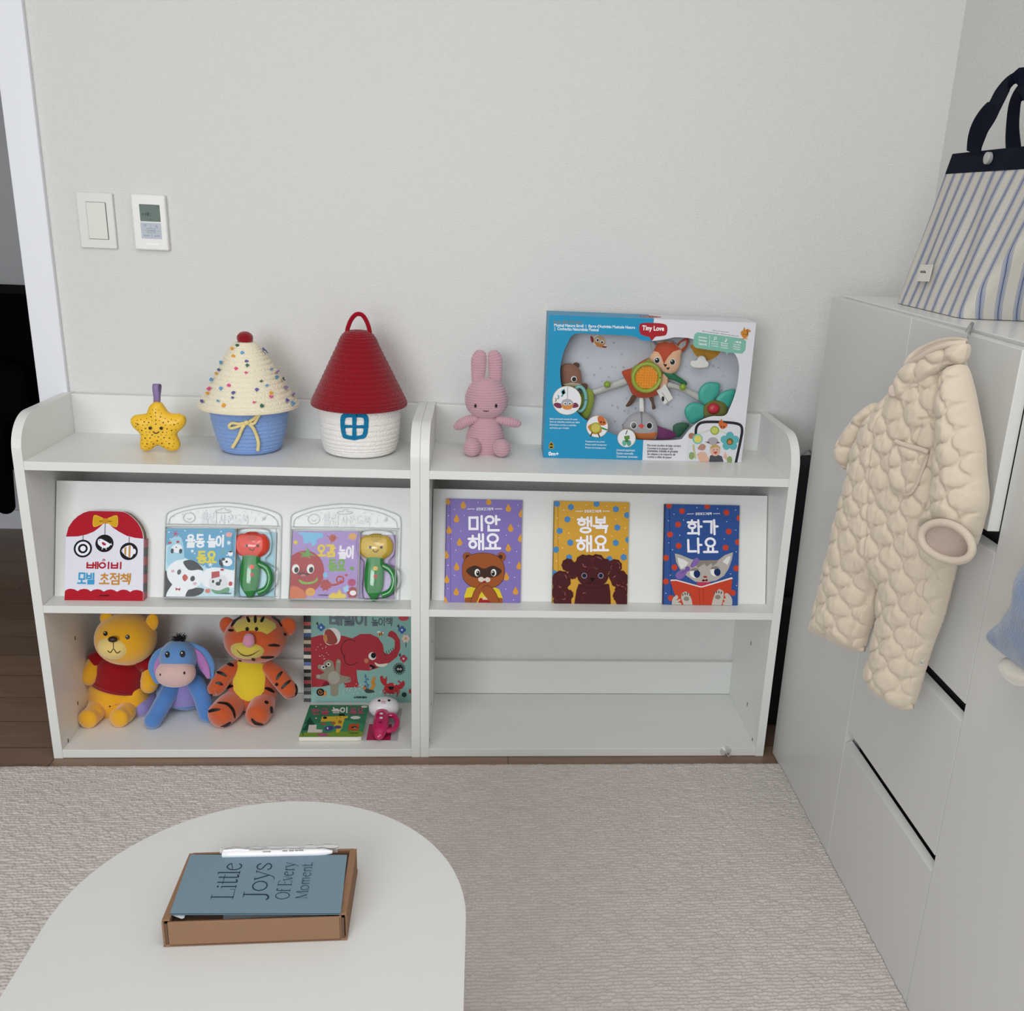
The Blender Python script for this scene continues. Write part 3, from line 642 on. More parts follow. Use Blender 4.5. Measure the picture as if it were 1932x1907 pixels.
b = MB(); pm = at('y', -.172, *zs1(1282, 340)); ptp = at('y', -.172, *zs1(1281, 192))
path = crom([pm + Vector((0, -.004, -.004)), Vector((ptp.x, -.181, pm.z + .012)), Vector((ptp.x, -.183, ptp.z - .006)), ptp + Vector((0, -.004, .001)), Vector((ptp.x + .0008, -.163, ptp.z - .005)), Vector((pm.x + .0006, -.165, pm.z + .012)), pm + Vector((0, .004, -.004))], 30)
vs = []
for p in path: vs += [p + Vector((-.006, 0, 0)), p + Vector((.006, 0, 0))]
b.add(vs, [(2 * i, 2 * i + 1, 2 * i + 3, 2 * i + 2) for i in range(29)], LAV); b.build('strap', t, solid=.0012)
# ------------------------------------------------------------------ rope baskets
def rope_mat(name, col, k=1.1):
    m = mat(name, col, 0.85, k, 0.2, sheen=.25); nt = m.node_tree; b = nt.nodes['Principled BSDF']
    tc = nt.nodes.new('ShaderNodeTexCoord'); w_ = nt.nodes.new('ShaderNodeTexVoronoi'); w_.inputs['Scale'].default_value = 1; mp = nt.nodes.new('ShaderNodeMapping'); mp.inputs['Scale'].default_value = (260, 260, 330)
    bp = nt.nodes.new('ShaderNodeBump'); bp.inputs['Strength'].default_value = .8; bp.inputs['Distance'].default_value = .0015; bp.invert = True
    nt.links.new(tc.outputs['Object'], mp.inputs[0]); nt.links.new(mp.outputs[0], w_.inputs['Vector']); nt.links.new(w_.outputs[0], bp.inputs['Height']); nt.links.new(bp.outputs[0], b.inputs['Normal'])
    return m
def coils(prof, n, amp, sub=8):                               # rounded rope courses along a profile
    P = crom([(r, 0, z) for r, z in prof], n * sub + 1); out = []
    for i, p in enumerate(P):
        d = (P[min(i + 1, len(P) - 1)] - P[max(i - 1, 0)]).normalized(); nr = Vector((d.z, 0, -d.x)); f = abs(math.sin(PI * i / sub)) ** .55
        q = p + nr * amp * (f - 1); out.append((max(.0002, q.x), q.z))
    return out
zb2 = zoom(360, 560, 800, 1932)
BLUE = rope_mat('rope_blue', '#7E9CD0'); CREAM = rope_mat('rope_cream', '#E6DCC4'); RED = rope_mat('rope_red', '#98081F', .80); WHT = rope_mat('rope_white', '#E4E0DC')
def radius(p, tf, x0, x1): return (at('y', p[1], *tf(x1, 0)) - at('y', p[1], *tf(x0, 0))).length / 2
def zof(c, tf, x, y): return at('y', c, *tf(x, y)).z - ZS
# cupcake basket
cc = (.4295, -.130)
t = thing('rope_basket', 'cupcake-shaped rope basket, blue base and cream dotted lid, between star and red-roofed basket', 'basket', (cc[0], cc[1], ZS), 'lidded rope baskets on the bookcase')
k = mpp((cc[0], cc[1], ZS + .1)) * 440 / 1932
b = MB(); b.lathe(coils([(.001, .002), (.05, .001), (.0610, .004), (.0660, .012), (.0735, .04), (.0790, .07), (.0835, .106)], 20, .0016), BLUE, (cc[0], cc[1], ZS)); body = b; b.build('basket_body', t)
zl = .0965
b = MB(); b.lathe(coils([(.083, zl + .004), (.1010, zl - .001), (.1030, zl + .005), (.0890, zl + .027), (.073, zl + .054), (.058, zl + .080), (.043, zl + .106), (.032, zl + .123), (.021, zl + .133), (.0006, zl + .137)], 25, .0018), CREAM, (cc[0], cc[1], ZS))
d = Deco(b, zb2, .0012, 1.0)
kc = {'b': '#5E9CC8', 'o': '#E09A2E', 'p': '#D84A86', 'v': '#5A5A9A', 'g': '#3E6A5A', 'l': '#8A7AAE'}
for x, y, c in [(387, 401, 'g'), (348, 426, 'o'), (428, 462, 'b'), (356, 489, 'o'), (462, 532, 'v'), (468, 566, 'g'), (378, 595, 'p'), (460, 627, 'p'), (240, 606, 'v'), (219, 637, 'o'), (665, 601, 'b'), (706, 664, 'b'), (583, 699, 'g'), (320, 732, 'p'), (628, 735, 'b'), (256, 759, 'b'), (545, 769, 'v'), (355, 799, 'v'), (352, 837, 'v'), (660, 799, 'o'), (662, 831, 'p'), (148, 803, 'o'), (160, 768, 'p'), (235, 864, 'b'), (526, 876, 'p'), (789, 861, 'v'), (280, 899, 'o'), (585, 902, 'g'), (780, 757, 'l'), (262, 545, 'b'), (185, 690, 'b'), (596, 437, 'v'), (620, 460, 'v'), (840, 815, 'l'), (106, 868, 'v'), (706, 628, 'l'), (756, 685, 'g'), (832, 888, 'b')]:
    mm = mat('yarn_' + c, kc[c], .9, 1.1)
    d.ell(x, y, 17, mm, 8, n=8); d.ell(x - 2, y + 1, 10, mm, 13, n=8)
lid = b.build('lid', t)
b = MB(); rs = random.Random(2); pc = at('y', cc[1], *zb2(449, 342)); R0 = .0155
DRED = mat('pompom_red', '#8E0A1C', .95, 1.0, .1, sheen=.5, bump=(700, .9))
n0 = len(b.v); b.blob(pc, (R0 * 1.02, R0, R0 * .86), DRED, seg=48, ring=32, sq=.9)
b.v = [tuple(Vector(v) + (Vector(v) - pc).normalized() * rs.uniform(-.0008, .0008)) for v in b.v]; b.build('pompom', t)
b = MB(); YB = mat('yarn_bow', '#E2CE92', .9, 1.1, .2, bump=(900, .8)); yy = cc[1] - .083
def yp(x, y, o=0.0):
    p = at('y', yy, *zb2(x, y)); rad = float(np.interp(p.z - ZS, [.0, .012, .04, .07, .106], [.062, .067, .0735, .079, .0835])) + .0035; dx = min(abs(p.x - cc[0]), .06)
    q = at('y', cc[1] - math.sqrt(rad * rad - dx * dx) - o, *zb2(x, y)); return q
for pts, r in (([(455, 1040), (400, 1052), (345, 1045), (318, 1068), (335, 1088), (390, 1075), (450, 1045)], .0032), ([(470, 1040), (510, 1018), (560, 975), (570, 970), (545, 1015), (520, 1050), (475, 1045)], .0032), ([(455, 1048), (425, 1090), (395, 1165), (345, 1248)], .0036), ([(480, 1050), (515, 1085), (545, 1150), (560, 1210), (555, 1272)], .0036)):
    b.tube([yp(*q, .002 * (i % 2)) for i, q in enumerate(pts)], r, YB)
b.blob(yp(462, 1042, .003), (.0058, .0045, .0052), YB); b.build('bow', t)
# house basket
hc = (.6615, -.124)
t = thing('rope_basket', 'house-shaped rope basket with red cone roof and blue window', 'basket', (hc[0], hc[1], ZS), 'lidded rope baskets on the bookcase')
b = MB(); b.lathe(coils([(.001, .002), (.058, .001), (.0735, .004), (.0790, .012), (.0838, .035), (.0868, .07), (.0892, .113)], 19, .0017), WHT, (hc[0], hc[1], ZS))
d = Deco(b, zb2, .0022, 1.4); TEAL = mat('felt_teal', '#11709A', .95, 1.05, .1, sheen=.2)
for pts in ([(1245, 1010), (1262, 968), (1300, 962), (1420, 962), (1458, 990), (1470, 1060), (1462, 1140), (1440, 1180), (1380, 1188), (1300, 1175), (1260, 1140), (1248, 1080)],):
    pass
ring = lambda pts: pts
CL_ = [(1356, 960), (1300, 961), (1268, 966), (1248, 985), (1241, 1015), (1243, 1070), (1250, 1125), (1262, 1158), (1290, 1176), (1356, 1187)]; CI_ = [(1356, 1150), (1312, 1146), (1290, 1138), (1284, 1110), (1279, 1060), (1278, 1015), (1286, 1000), (1305, 996), (1356, 996)]
d.poly(CL_ + CI_, TEAL, step=1.0); d.poly([(1356 + (1356 - x), y) for x, y in CL_ + CI_][::-1], TEAL, step=1.0)
d.poly([(1338, 990), (1374, 990), (1374, 1156), (1338, 1156)], TEAL, step=1.0); d.poly([(1270, 1056), (1442, 1058), (1442, 1090), (1270, 1088)], TEAL, step=1.0)
d.stroke([(1376, 955), (1376, 990)], 6, mat('yarn_dark', '#2A3038', .9))
b.build('basket_body', t)
zl = .105
b = MB(); b.lathe(coils([(.088, zl + .004), (.1000, zl - .001), (.1020, zl + .006), (.0945, zl + .0236), (.0818, zl + .0494), (.0694, zl + .0752), (.0570, zl + .101), (.0446, zl + .1268), (.0360, zl + .1450), (.0235, zl + .1555), (.0006, zl + .1585)], 26, .0017), RED, (hc[0], hc[1], ZS))
b.build('lid', t)
b = MB(); b.tube([at('y', hc[1], *zb2(*q)) for q in ((1300, 300), (1298, 268), (1325, 195), (1362, 150), (1398, 142), (1430, 160), (1462, 215), (1480, 275), (1482, 302))], .0046, mat('felt_red', '#98081F', .9, 1.0, .1, sheen=.2), 40, 14)
b.build('handle', t)
# ------------------------------------------------------------------ pink corduroy rabbit
zr = zoom(770, 620, 1040, 1839)
PINK = mat('corduroy_pink', '#C097A2', .9, 1.05, .15, sheen=.5, bump=(1500, .35)); BK = mat('stitch_black', '#111111', .5)
rx0, ry0 = .9395, -.105
t = thing('plush_rabbit', 'pink corduroy plush rabbit sitting beside the toy carton on the right shelf top', 'soft toy', (rx0, ry0, ZS))
def P3(tf, y): return lambda u, v, dy=0.0: at('y', y + dy, *tf(u, v))
q = P3(zr, ry0); kz = mpp((rx0, ry0, .75)) * 270 / 1839; RG = (.0056, .0021)
b = MB(); a0 = q(985, 1600); a1 = q(1005, 1110)
pts = [a0.lerp(a1, f) for f in (.0, .12, .3, .5, .7, .88, 1)]
b.limb(pts, [x * kz for x in (235, 258, 262, 245, 212, 170, 130)], PINK, 40, 56, .78, RG, capm=.15); b.build('body', t)
b = MB(); a0 = q(1010, 1128); a1 = q(1005, 660)
b.limb([a0.lerp(a1, f) for f in (0, .07, .2, .38, .55, .72, .88, 1)], [x * kz for x in (130, 190, 248, 275, 276, 252, 210, 160)], PINK, 48, 64, .82, RG, capm=.18)
d = Deco(b, zr, .0006, 1.0)
d.ell(866, 992, 17, BK, 23); d.ell(1130, 992, 17, BK, 23)
d.stroke([(968, 1046), (985, 1066), (1000, 1052), (1015, 1066), (1032, 1046)], 9, BK)
b.build('head', t)
for pts, rr in (([(895, 660), (905, 520), (910, 400), (922, 350)], (82, 96, 100, 88)), ([(1120, 660), (1122, 520), (1118, 400), (1105, 350)], (82, 94, 96, 84))):
    b = MB(); b.limb([q(*p) for p in pts], [r * kz for r in rr], PINK, 24, 36, .55, RG, capm=.9); b.build('ear', t)
for pts, rr in (([(850, 1160), (760, 1185), (660, 1240), (630, 1255)], (55, 72, 68, 52)), ([(1170, 1170), (1270, 1190), (1370, 1212), (1405, 1220)], (50, 62, 62, 50))):
    b = MB(); b.limb([q(*p, -.012) for p in pts], [r * kz for r in rr], PINK, 24, 32, .95, RG); b.build('arm', t)
for pts in ([(870, 1500, 0), (830, 1545, -.03), (815, 1560, -.042)], [(1150, 1500, 0), (1195, 1545, -.03), (1210, 1560, -.042)]):
    b = MB(); R = [112, 116, 108]
    P = [at('y', ry0 + p[2], *zr(p[0], p[1])) for p in pts]
    # ridges run level across each rounded paw
    c = P[1].lerp(P[2], .6); c.z = ZS + .0194; rr = .0198
    zs_ = [c.z - rr * math.cos(a) for a in np.linspace(.05, PI - .05, 9)]
    b.limb([Vector((c.x, c.y, z)) for z in zs_], [rr * math.sin(a) for a in np.linspace(.05, PI - .05, 9)], PINK, 30, 40, 1.15, (.0056, .0018), cap=False)
    b.limb([P[0] + Vector((0, .005, 0)), c], [.014, .0145], PINK, 10, 24); b.build('leg', t)
# ------------------------------------------------------------------ display books
zq7 = zoom(800, 920, 1220, 1932); zq8 = zoom(1200, 920, 1560, 1932)
def lean_frame(quad, tf, off, base=PB, n=PN, d=PD, bz=ZM):
    Q = [on_plane(base + n * off, n, *tf(*p)) for p in quad]
    x0 = (Q[0].x + Q[3].x) / 2; x1 = (Q[1].x + Q[2].x) / 2
    o = base + n * off; dz = (bz + .0004 - o.z) / d.z; o = o + d * dz; o.x = x0
    H = ((Q[0] - o).dot(d) + (Q[1] - o).dot(d)) / 2
    return o, Vector((x1 - x0, 0, 0)), d * H
PAGE = mat('page_block', '#E4DFD2', .8, bump=(400, .2))
def picture_book(name, label, quad, tf, cover, spine, draw, th=.0095, group='picture books on the display shelf'):
    o, U, V = lean_frame(quad, tf, th + .0006)
    t = thing(name, label, 'book', o + U * .5 - PN * th * .5, group)
    cv = mat('cover_' + cover[1:], cover, .38, 1.0, .35); sp = mat('cover_' + spine[1:], spine, .4, 1.0)
    tb = .0022
    b = MB(); b.obox(o - PN * tb, U, V, PN * tb, cv); A = Art(b, quad, o, U, V); draw(A); b.build('front_cover', t)
    MB().obox(o - PN * th, U, V, PN * tb, cv).build('back_cover', t)
    MB().obox(o - PN * (th - tb) + Vector((.002, 0, 0)) + V * .012, U * .975, V * .976, PN * (th - 2 * tb), PAGE).build('pages', t)
    MB().obox(o - PN * th, Vector((.0022, 0, 0)), V, PN * th, sp).build('spine', t)
    return t
WH = ink('#E6E4EC', 1.15)
def series(A, cx, cy, k=1.0):
    A.text('감정표현그림책', cx, cy, 148 * k, 25 * k, WH, .03)
    for s_ in (-1, 1):
        A.stroke([(cx + s_ * (88 + i * 9) * k, cy + (4 if i % 2 else -4) * k) for i in range(8)], 4, WH, False)
def drop(A, x, y, r, m): A.poly([(x, y - 1.55 * r), (x + .55 * r, y - .5 * r), (x + r, y + .3 * r), (x + .7 * r, y + 1.1 * r), (x, y + 1.35 * r), (x - .7 * r, y + 1.1 * r), (x - r, y + .3 * r), (x - .55 * r, y - .5 * r)], m)
def sorry(A):
    og = ink('#D6993C'); wt = ink('#D8D6EE')
    A.rect(226, 90, 232, 990, ink('#6A5AA8'))
    for x, y in [(208, 112), (345, 148), (568, 116), (738, 176), (285, 266), (850, 224), (219, 365), (755, 348), (310, 468), (840, 436), (733, 518), (192, 578), (283, 680), (824, 670), (196, 788), (712, 764), (278, 892), (790, 884), (180, 970)]: drop(A, x, y, 25, og)
    for x, y in [(475, 128), (267, 186), (820, 150), (354, 238), (822, 330), (217, 240), (322, 375), (717, 410), (236, 440), (277, 538), (805, 550), (738, 644), (262, 752), (782, 768), (204, 866), (706, 868), (772, 960), (208, 668)]: A.ell(x, y, 4.5, wt, n=8)
    series(A, 532, 184)
    han(A, '미안', 530, 307, 262, 122, 21, WH); han(A, '해요', 526, 466, 272, 126, 21, WH)
    br = ink('#9A5228'); db = ink('#3E2A20'); ln = ink('#4A2A1C')
    A.poly([(352, 985), (346, 930), (372, 860), (430, 845), (600, 850), (650, 870), (678, 940), (676, 985)], ink('#D8C02E')); A.poly([(352, 985), (350, 945), (420, 938), (430, 985)], br); A.poly([(676, 985), (676, 945), (600, 938), (590, 985)], br)
    A.poly([(465, 985), (480, 945), (570, 950), (585, 985)], ink('#A01C28')); A.rect(505, 935, 560, 960, ink('#E0C08A'))
    for ex in (376, 672): A.ell(ex, 595, 39, ln); A.ell(ex, 595, 37, br); A.ell(ex + (4 if ex < 500 else -8), 596, 19, db)
    A.poly([(330, 720), (340, 640), (400, 580), (512, 560), (620, 580), (685, 640), (698, 720), (680, 800), (610, 855), (512, 866), (410, 850), (345, 795)], ln, True)
    A.poly([(333, 720), (343, 642), (402, 583), (512, 564), (618, 583), (682, 642), (694, 720), (676, 798), (608, 851), (512, 862), (412, 846), (348, 793)], br, True)
    A.poly([(366, 715), (400, 682), (450, 670), (520, 695), (590, 672), (640, 685), (674, 715), (640, 755), (580, 772), (520, 760), (450, 774), (400, 756)], db, True)
    for ex, s_ in ((461, 6), (603, -4)): A.ell(ex, 730, 23, ink('#EDEDE8'), 31); A.ell(ex + s_, 735, 15, ink('#141210'), 22); A.ell(ex + s_ - 4, 726, 5, WH)
    A.ell(497, 788, 28, ink('#D8CCC0'), 21); A.ell(548, 790, 26, ink('#D8CCC0'), 21); A.ell(524, 768, 16, db, 10); A.ell(524, 808, 14, ink('#8E2A2A'), 10)
    for pts in ([(410, 960), (440, 880), (500, 820), (520, 830), (510, 870), (480, 920), (450, 985), (405, 985)], [(640, 960), (610, 890), (560, 840), (520, 850), (495, 880), (520, 920), (580, 985), (640, 985)]):
        A.poly([(x + (x - 520) * .03, y - 4) for x, y in pts], ln, True); A.poly(pts, br, True)
    A.stroke([(510, 855), (530, 840), (556, 850)], 3, ln); A.stroke([(505, 875), (520, 885)], 3, ln)
def happy(A):
    bl = ink('#4C86BA'); wt = ink('#EFE6C8'); dk = ink('#4A1C20'); md = ink('#6A2E30'); lt = ink('#9A5A54')
    A.rect(1160, 100, 1167, 1010, ink('#B8861C'))
    for x, y in [(1155, 140), (1277, 168), (1503, 140), (1672, 188), (1246, 276), (1770, 240), (1177, 376), (1682, 348), (1270, 478), (1665, 480), (1775, 455), (1145, 538), (1258, 606), (1732, 604), (1608, 620), (1130, 740)]: A.star(x, y, 30, bl, 6, .82); A.ell(x, y, 26, bl, n=12)
    for x, y in [(1413, 148), (1590, 160), (1752, 172), (1214, 192), (1292, 260), (1158, 265), (1672, 276), (1750, 350), (1170, 438), (1260, 394), (1635, 422), (1203, 524), (1733, 534), (1152, 634)]: A.ell(x, y, 4.5, wt, n=8)
    series(A, 1468, 205)
    han(A, '행복', 1466, 324, 258, 130, 20, WH); han(A, '해요', 1462, 486, 268, 126, 21, WH)
    rs = random.Random(4)
    def fluff(cx, cy, r, m, n=18): A.poly([(cx + r * (1 if i % 2 else .93) * math.cos(2 * PI * i / n), cy + r * (1 if i % 2 else .93) * math.sin(2 * PI * i / n)) for i in range(n)], m, True)
    for x, y, r in [(1250, 670, 58), (1190, 800, 85), (1290, 745, 45), (1180, 900, 75), (1200, 970, 80), (1250, 920, 45), (1655, 680, 62), (1690, 790, 80), (1710, 880, 62), (1680, 930, 50), (1710, 965, 60), (1640, 760, 45), (1385, 650, 72), (1500, 650, 75), (1440, 660, 80), (1560, 680, 70), (1340, 690, 60)]: fluff(x, y, r, dk)
    A.poly([(1300, 1000), (1320, 880), (1340, 830), (1600, 830), (1610, 900), (1612, 1000)], dk)
    A.ell(1462, 760, 135, dk, 100)
    A.stroke([(1335, 835), (1400, 860), (1470, 866), (1540, 856), (1596, 835)], 4, ink('#2C0E12'))
    for i in range(46):
        a = rs.uniform(0, 6.3); cx, cy, R = rs.choice([(1190, 800, 70), (1250, 670, 45), (1180, 930, 60), (1690, 790, 62), (1655, 680, 48), (1710, 890, 50), (1440, 650, 90), (1500, 650, 60), (1290, 745, 34), (1455, 930, 110)])
        x, y = cx + R * .8 * math.cos(a), cy + R * .8 * math.sin(a) * (.55 if R > 85 else 1); L = rs.uniform(16, 34); c = a + 1.6 + rs.uniform(-.4, .4)
        A.stroke([(x, y), (x + L * .5 * math.cos(c), y + L * .5 * math.sin(c) + 3), (x + L * math.cos(c + .5), y + L * math.sin(c + .5))], rs.uniform(3, 7), rs.choice([md, md, lt]))
    for ex in (1388, 1530): A.ell(ex, 760, 23, ink('#C8C4C4')); A.ell(ex, 760, 20, ink('#20304E')); A.ell(ex + 3, 758, 10, ink('#0C1018'))
    A.poly([(1436, 782), (1476, 782), (1458, 808)], ink('#120A0C'), True); A.stroke([(1412, 818), (1438, 826), (1457, 808), (1476, 826), (1500, 822)], 4, ink('#1A0A0C'))
def angry(A):
    rd = ink('#C8442A'); wt = ink('#D8DCEC'); gy = ink('#B4ADA6'); dg = ink('#8A8076')
    A.rect(345, 150, 352, 1200, ink('#1E3A78')); A.text('화가 나요', 0, 0, 1, 1, wt) if False else None
    for x, y in [(346, 178), (478, 237), (738, 190), (932, 256), (434, 374), (1062, 314), (348, 476), (948, 452), (434, 592), (1038, 560), (910, 616), (302, 714), (1010, 824), (386, 810), (296, 952), (964, 1068), (342, 1116)]: A.star(x, y, 34, rd, 13, .74)
    for x, y in [(632, 202), (842, 216), (1026, 230), (394, 268), (490, 328), (930, 350), (336, 334), (1020, 438), (448, 484), (899, 526), (334, 562), (370, 632), (1016, 658), (342, 888), (950, 880), (1004, 996), (292, 1068)]: A.ell(x, y, 5, wt, n=8)
    series(A, 697, 266, 1.12)
    han(A, '화가', 686, 405, 304, 144, 23, WH); han(A, '나요', 678, 592, 292, 144, 23, WH)
    A.poly([(392, 670), (440, 680), (560, 730), (640, 742), (830, 740), (900, 690), (982, 662), (970, 730), (930, 830), (880, 900), (800, 945), (690, 966), (590, 955), (510, 900), (440, 830), (405, 760)], gy)
    A.poly([(418, 712), (480, 730), (530, 765), (500, 800), (455, 828), (430, 780)], ink('#DEDEDC')); A.poly([(958, 698), (920, 710), (872, 758), (900, 775), (922, 790), (945, 740)], ink('#DEDEDC'))
    A.poly([(640, 742), (830, 740), (810, 775), (770, 800), (760, 770), (710, 805), (690, 775), (620, 818), (605, 790)], dg)
    for cx, cy, rx, ry in ((590, 868, 52, 50), (796, 852, 50, 50)):
        A.ell(cx, cy, rx, ink('#E8E8E6'), ry, -12); A.ell(cx + 20, cy + 8, 33, ink('#1C2E5E'), 40); A.poly([(cx - 52, cy - 20), (cx - 30, cy - 46), (cx + 10, cy - 52), (cx + 48, cy - 34), (cx + 10, cy - 22)], dg)
    A.poly([(548, 790), (585, 730), (620, 715), (640, 745), (610, 790), (560, 815)], ink('#8466AA'), True); A.poly([(500, 830), (430, 845), (392, 890), (420, 930), (470, 915), (515, 850)], ink('#8466AA'), True); A.ell(518, 826, 25, ink('#7658A0')); A.stroke([(545, 800), (575, 770)], 5, ink('#5C4286')); A.stroke([(495, 845), (450, 870)], 5, ink('#5C4286'))
    A.ell(692, 908, 20, ink('#A8322E'), 10); A.poly([(655, 945), (672, 930), (690, 938), (708, 928), (720, 945), (700, 952), (690, 946), (672, 956)], ink('#5E1018')); A.poly([(610, 960), (740, 960), (760, 1000), (600, 1005)], ink('#B83A58'))
    A.poly([(345, 932), (400, 932), (640, 1000), (660, 1000), (960, 912), (968, 925), (960, 940), (660, 1020), (640, 1020), (340, 948)], ink('#E4E0DC'))
    A.poly([(340, 946), (400, 944), (640, 1012), (660, 1012), (962, 928), (955, 1010), (900, 1192), (420, 1192), (380, 1080)], ink('#C4442E'))
    A.stroke([(625, 1015), (632, 1190)], 4, ink('#8E2A1C')); A.stroke([(668, 1015), (668, 1190)], 4, ink('#8E2A1C'))
    for pts, pad in (([(470, 1192), (445, 1120), (450, 1070), (490, 1050), (525, 1070), (548, 1130), (558, 1192)], (497, 1124)), ([(745, 1192), (765, 1120), (790, 1060), (830, 1028), (870, 1050), (872, 1100), (845, 1192)], (812, 1108))):
        A.poly(pts, ink('#C0B9B0')); A.ell(*pad, 28, dg, 22)
        for i in range(4): A.ell(pad[0] - 36 + i * 24, pad[1] - 42 - 8 * (1 < i + 1 < 4), 7, ink('#5E564E'), 14, -20 + i * 14)
    A.poly([(355, 1192), (360, 1120), (400, 1088), (415, 1110), (395, 1140), (430, 1125), (436, 1140), (410, 1158), (438, 1165), (440, 1192)], ink('#C0B9B0'), True); A.poly([(945, 1192), (950, 1120), (910, 1072), (880, 1080), (890, 1120), (862, 1125), (880, 1150), (860, 1165), (870, 1192)], ink('#C0B9B0'), True)
picture_book('picture_book', 'purple picture book with orange drops and a masked brown animal praying', [(195, 93), (858, 110), (828, 986), (172, 982)], zq7, '#7A68B0', '#6E5AA0', sorry)
picture_book('picture_book', 'yellow picture book with blue flowers and a dark curly-haired dog', [(1128, 113), (1788, 128), (1752, 1000), (1110, 992)], zq7, '#D09C28', '#A88C4A', happy)
picture_book('picture_book', 'blue picture book with red bursts and a grey cat reading', [(300, 160), (1070, 185), (1008, 1192), (258, 1180)], zq8, '#2A4F92', '#5C3840', angry)
# ------------------------------------------------------------------ arched baby board book
zm5 = zoom(90, 930, 310, 1907)
quad = [(272, 290), (1548, 300), (1590, 1745), (305, 1740)]
th = .021; o, U, V = lean_frame(quad, zm5, th + .0006)
t = thing('board_book', 'red and white arched board book with yellow bow and hanging mobiles', 'book', o + U * .5 - PN * .01)
CR = ink('#AE0E24'); CW = mat('cover_white', '#DAD9E6', .3, 1.0, .3)
h = homog(quad)
arch = [(305, 1740), (1590, 1745), (1555, 725), (1540, 640), (1500, 550), (1440, 465), (1360, 390), (1280, 330), (1200, 302), (1100, 295), (750, 290), (650, 292), (560, 322), (470, 375), (390, 450), (320, 560), (285, 700)]
def bw(x, y, n=0.0): u, v = h(x, y); return o + U * u + V * (1 - v) + PN * n
b = MB(); b.prism([bw(x, y, -.0025) for x, y in arch], PN * .0025, CW)
A = Art(b, quad, o, U, V)
A.poly([(287, 712), (320, 562), (390, 452), (470, 377), (560, 324), (650, 296), (750, 294), (1100, 298), (1200, 305), (1280, 334), (1360, 394), (1440, 470), (1498, 555), (1535, 645), (1548, 733), (1420, 722), (1280, 690), (1140, 620), (1040, 555), (970, 490), (930, 450), (890, 490), (830, 555), (740, 625), (620, 675), (480, 706)], CR)
A.poly([(306, 1588), (350, 1560), (400, 1552), (460, 1562), (512, 1590), (560, 1562), (620, 1552), (680, 1562), (726, 1594), (780, 1566), (838, 1556), (895, 1568), (942, 1596), (990, 1570), (1050, 1558), (1110, 1570), (1160, 1598), (1210, 1570), (1265, 1560), (1325, 1570), (1374, 1600), (1420, 1572), (1480, 1564), (1545, 1574), (1584, 1598), (1592, 1750), (300, 1750)], CR)
yb1, yb2 = ink('#D4A418'), ink('#E8B83C')
for s_ in (1, -1):
    A.poly([(918 + s_ * dx, dy) for dx, dy in ((35, 415), (90, 385), (150, 362), (190, 368), (204, 420), (206, 500), (190, 545), (150, 548), (90, 520), (40, 490))], yb2, True)
    A.poly([(918 + s_ * dx, dy) for dx, dy in ((40, 425), (92, 394), (148, 372), (184, 378), (196, 425), (197, 495), (182, 534), (148, 538), (92, 510), (42, 480))], yb1, True)
    A.stroke([(918 + s_ * 45, 456), (918 + s_ * 98, 457)], 13, ink('#6A4420'))
A.rect(872, 412, 960, 496, ink('#C88A20'))
bk = ink('#0C0E10'); ww = ink('#E4E4EE', 1.1)
A.stroke([(917, 498), (919, 690)], 12, ink('#4A4E58')); A.stroke([(566, 690), (566, 770)], 12, ink('#4A4E58')); A.stroke([(1320, 710), (1322, 805)], 12, ink('#4A4E58'))
A.ell(570, 902, 150, bk, 144); A.ell(570, 902, 118, ww, 113); A.ell(570, 902, 80, bk, 77); A.ell(572, 902, 46, ww, 44)
A.ell(919, 815, 149, bk, 142); A.poly([(808, 790), (815, 755), (855, 742), (900, 758), (960, 790), (1015, 820), (1030, 805), (1035, 825), (1044, 842), (1018, 840), (990, 870), (940, 890), (890, 885), (845, 855), (815, 825)], ww, True)
A.poly([(876, 800), (900, 795), (948, 825), (925, 848), (890, 838)], ink('#B02038'), True); A.ell(834, 767, 8, bk); A.stroke([(892, 885), (884, 910)], 12, ww); A.stroke([(945, 885), (954, 910)], 12, ww)
A.ell(1323, 940, 147, bk, 142); A.poly([(1205, 930), (1230, 890), (1290, 850), (1350, 842), (1385, 870), (1395, 900), (1420, 898), (1440, 935), (1430, 978), (1400, 985), (1385, 1020), (1350, 1042), (1290, 1020), (1230, 970)], ww, True)
A.poly([(1250, 880), (1282, 868), (1280, 1010), (1252, 985)], ink('#C08A3A')); A.poly([(1318, 850), (1350, 845), (1352, 1040), (1322, 1030)], ink('#C08A3A')); A.ell(1222, 934, 7, bk)
han(A, '베이비', 938, 1170, 570, 100, 25, CR); A.stroke([(905, 1100), (908, 1078), (925, 1070), (940, 1084), (930, 1096)], 12, CR)
han(A, '모빌', 645, 1385, 268, 168, 26, ink('#3A9CCC')); han(A, '초점책', 1118, 1388, 500, 168, 24, ink('#C8882C'))
A.text('스마트베어', 948, 1662, 172, 26, ink('#2E0A10'), .04)
b.build('front_cover', t)
pg = MB(); KR = mat('kraft_edge', '#8E7A62', .85)
for i in range(4):
    n0 = -.0040 - i * .0038; pm = mat('page_red_edge', '#A04A54', .5) if i % 2 else KR
    pg.prism([bw(x, y, n0 - .003) for x, y in arch], PN * .0030, KR)
pg.build('pages', t)
b = MB(); b.prism([bw(x, y, -th) for x, y in arch], PN * .0022, CW); b.build('back_cover', t)
b = MB(); RS, BS = mat('edge_red', '#A84650', .35), mat('edge_black', '#3A3E44', .35)
p0, p1 = bw(1590, 1745, 0), bw(1562, 735, 0)
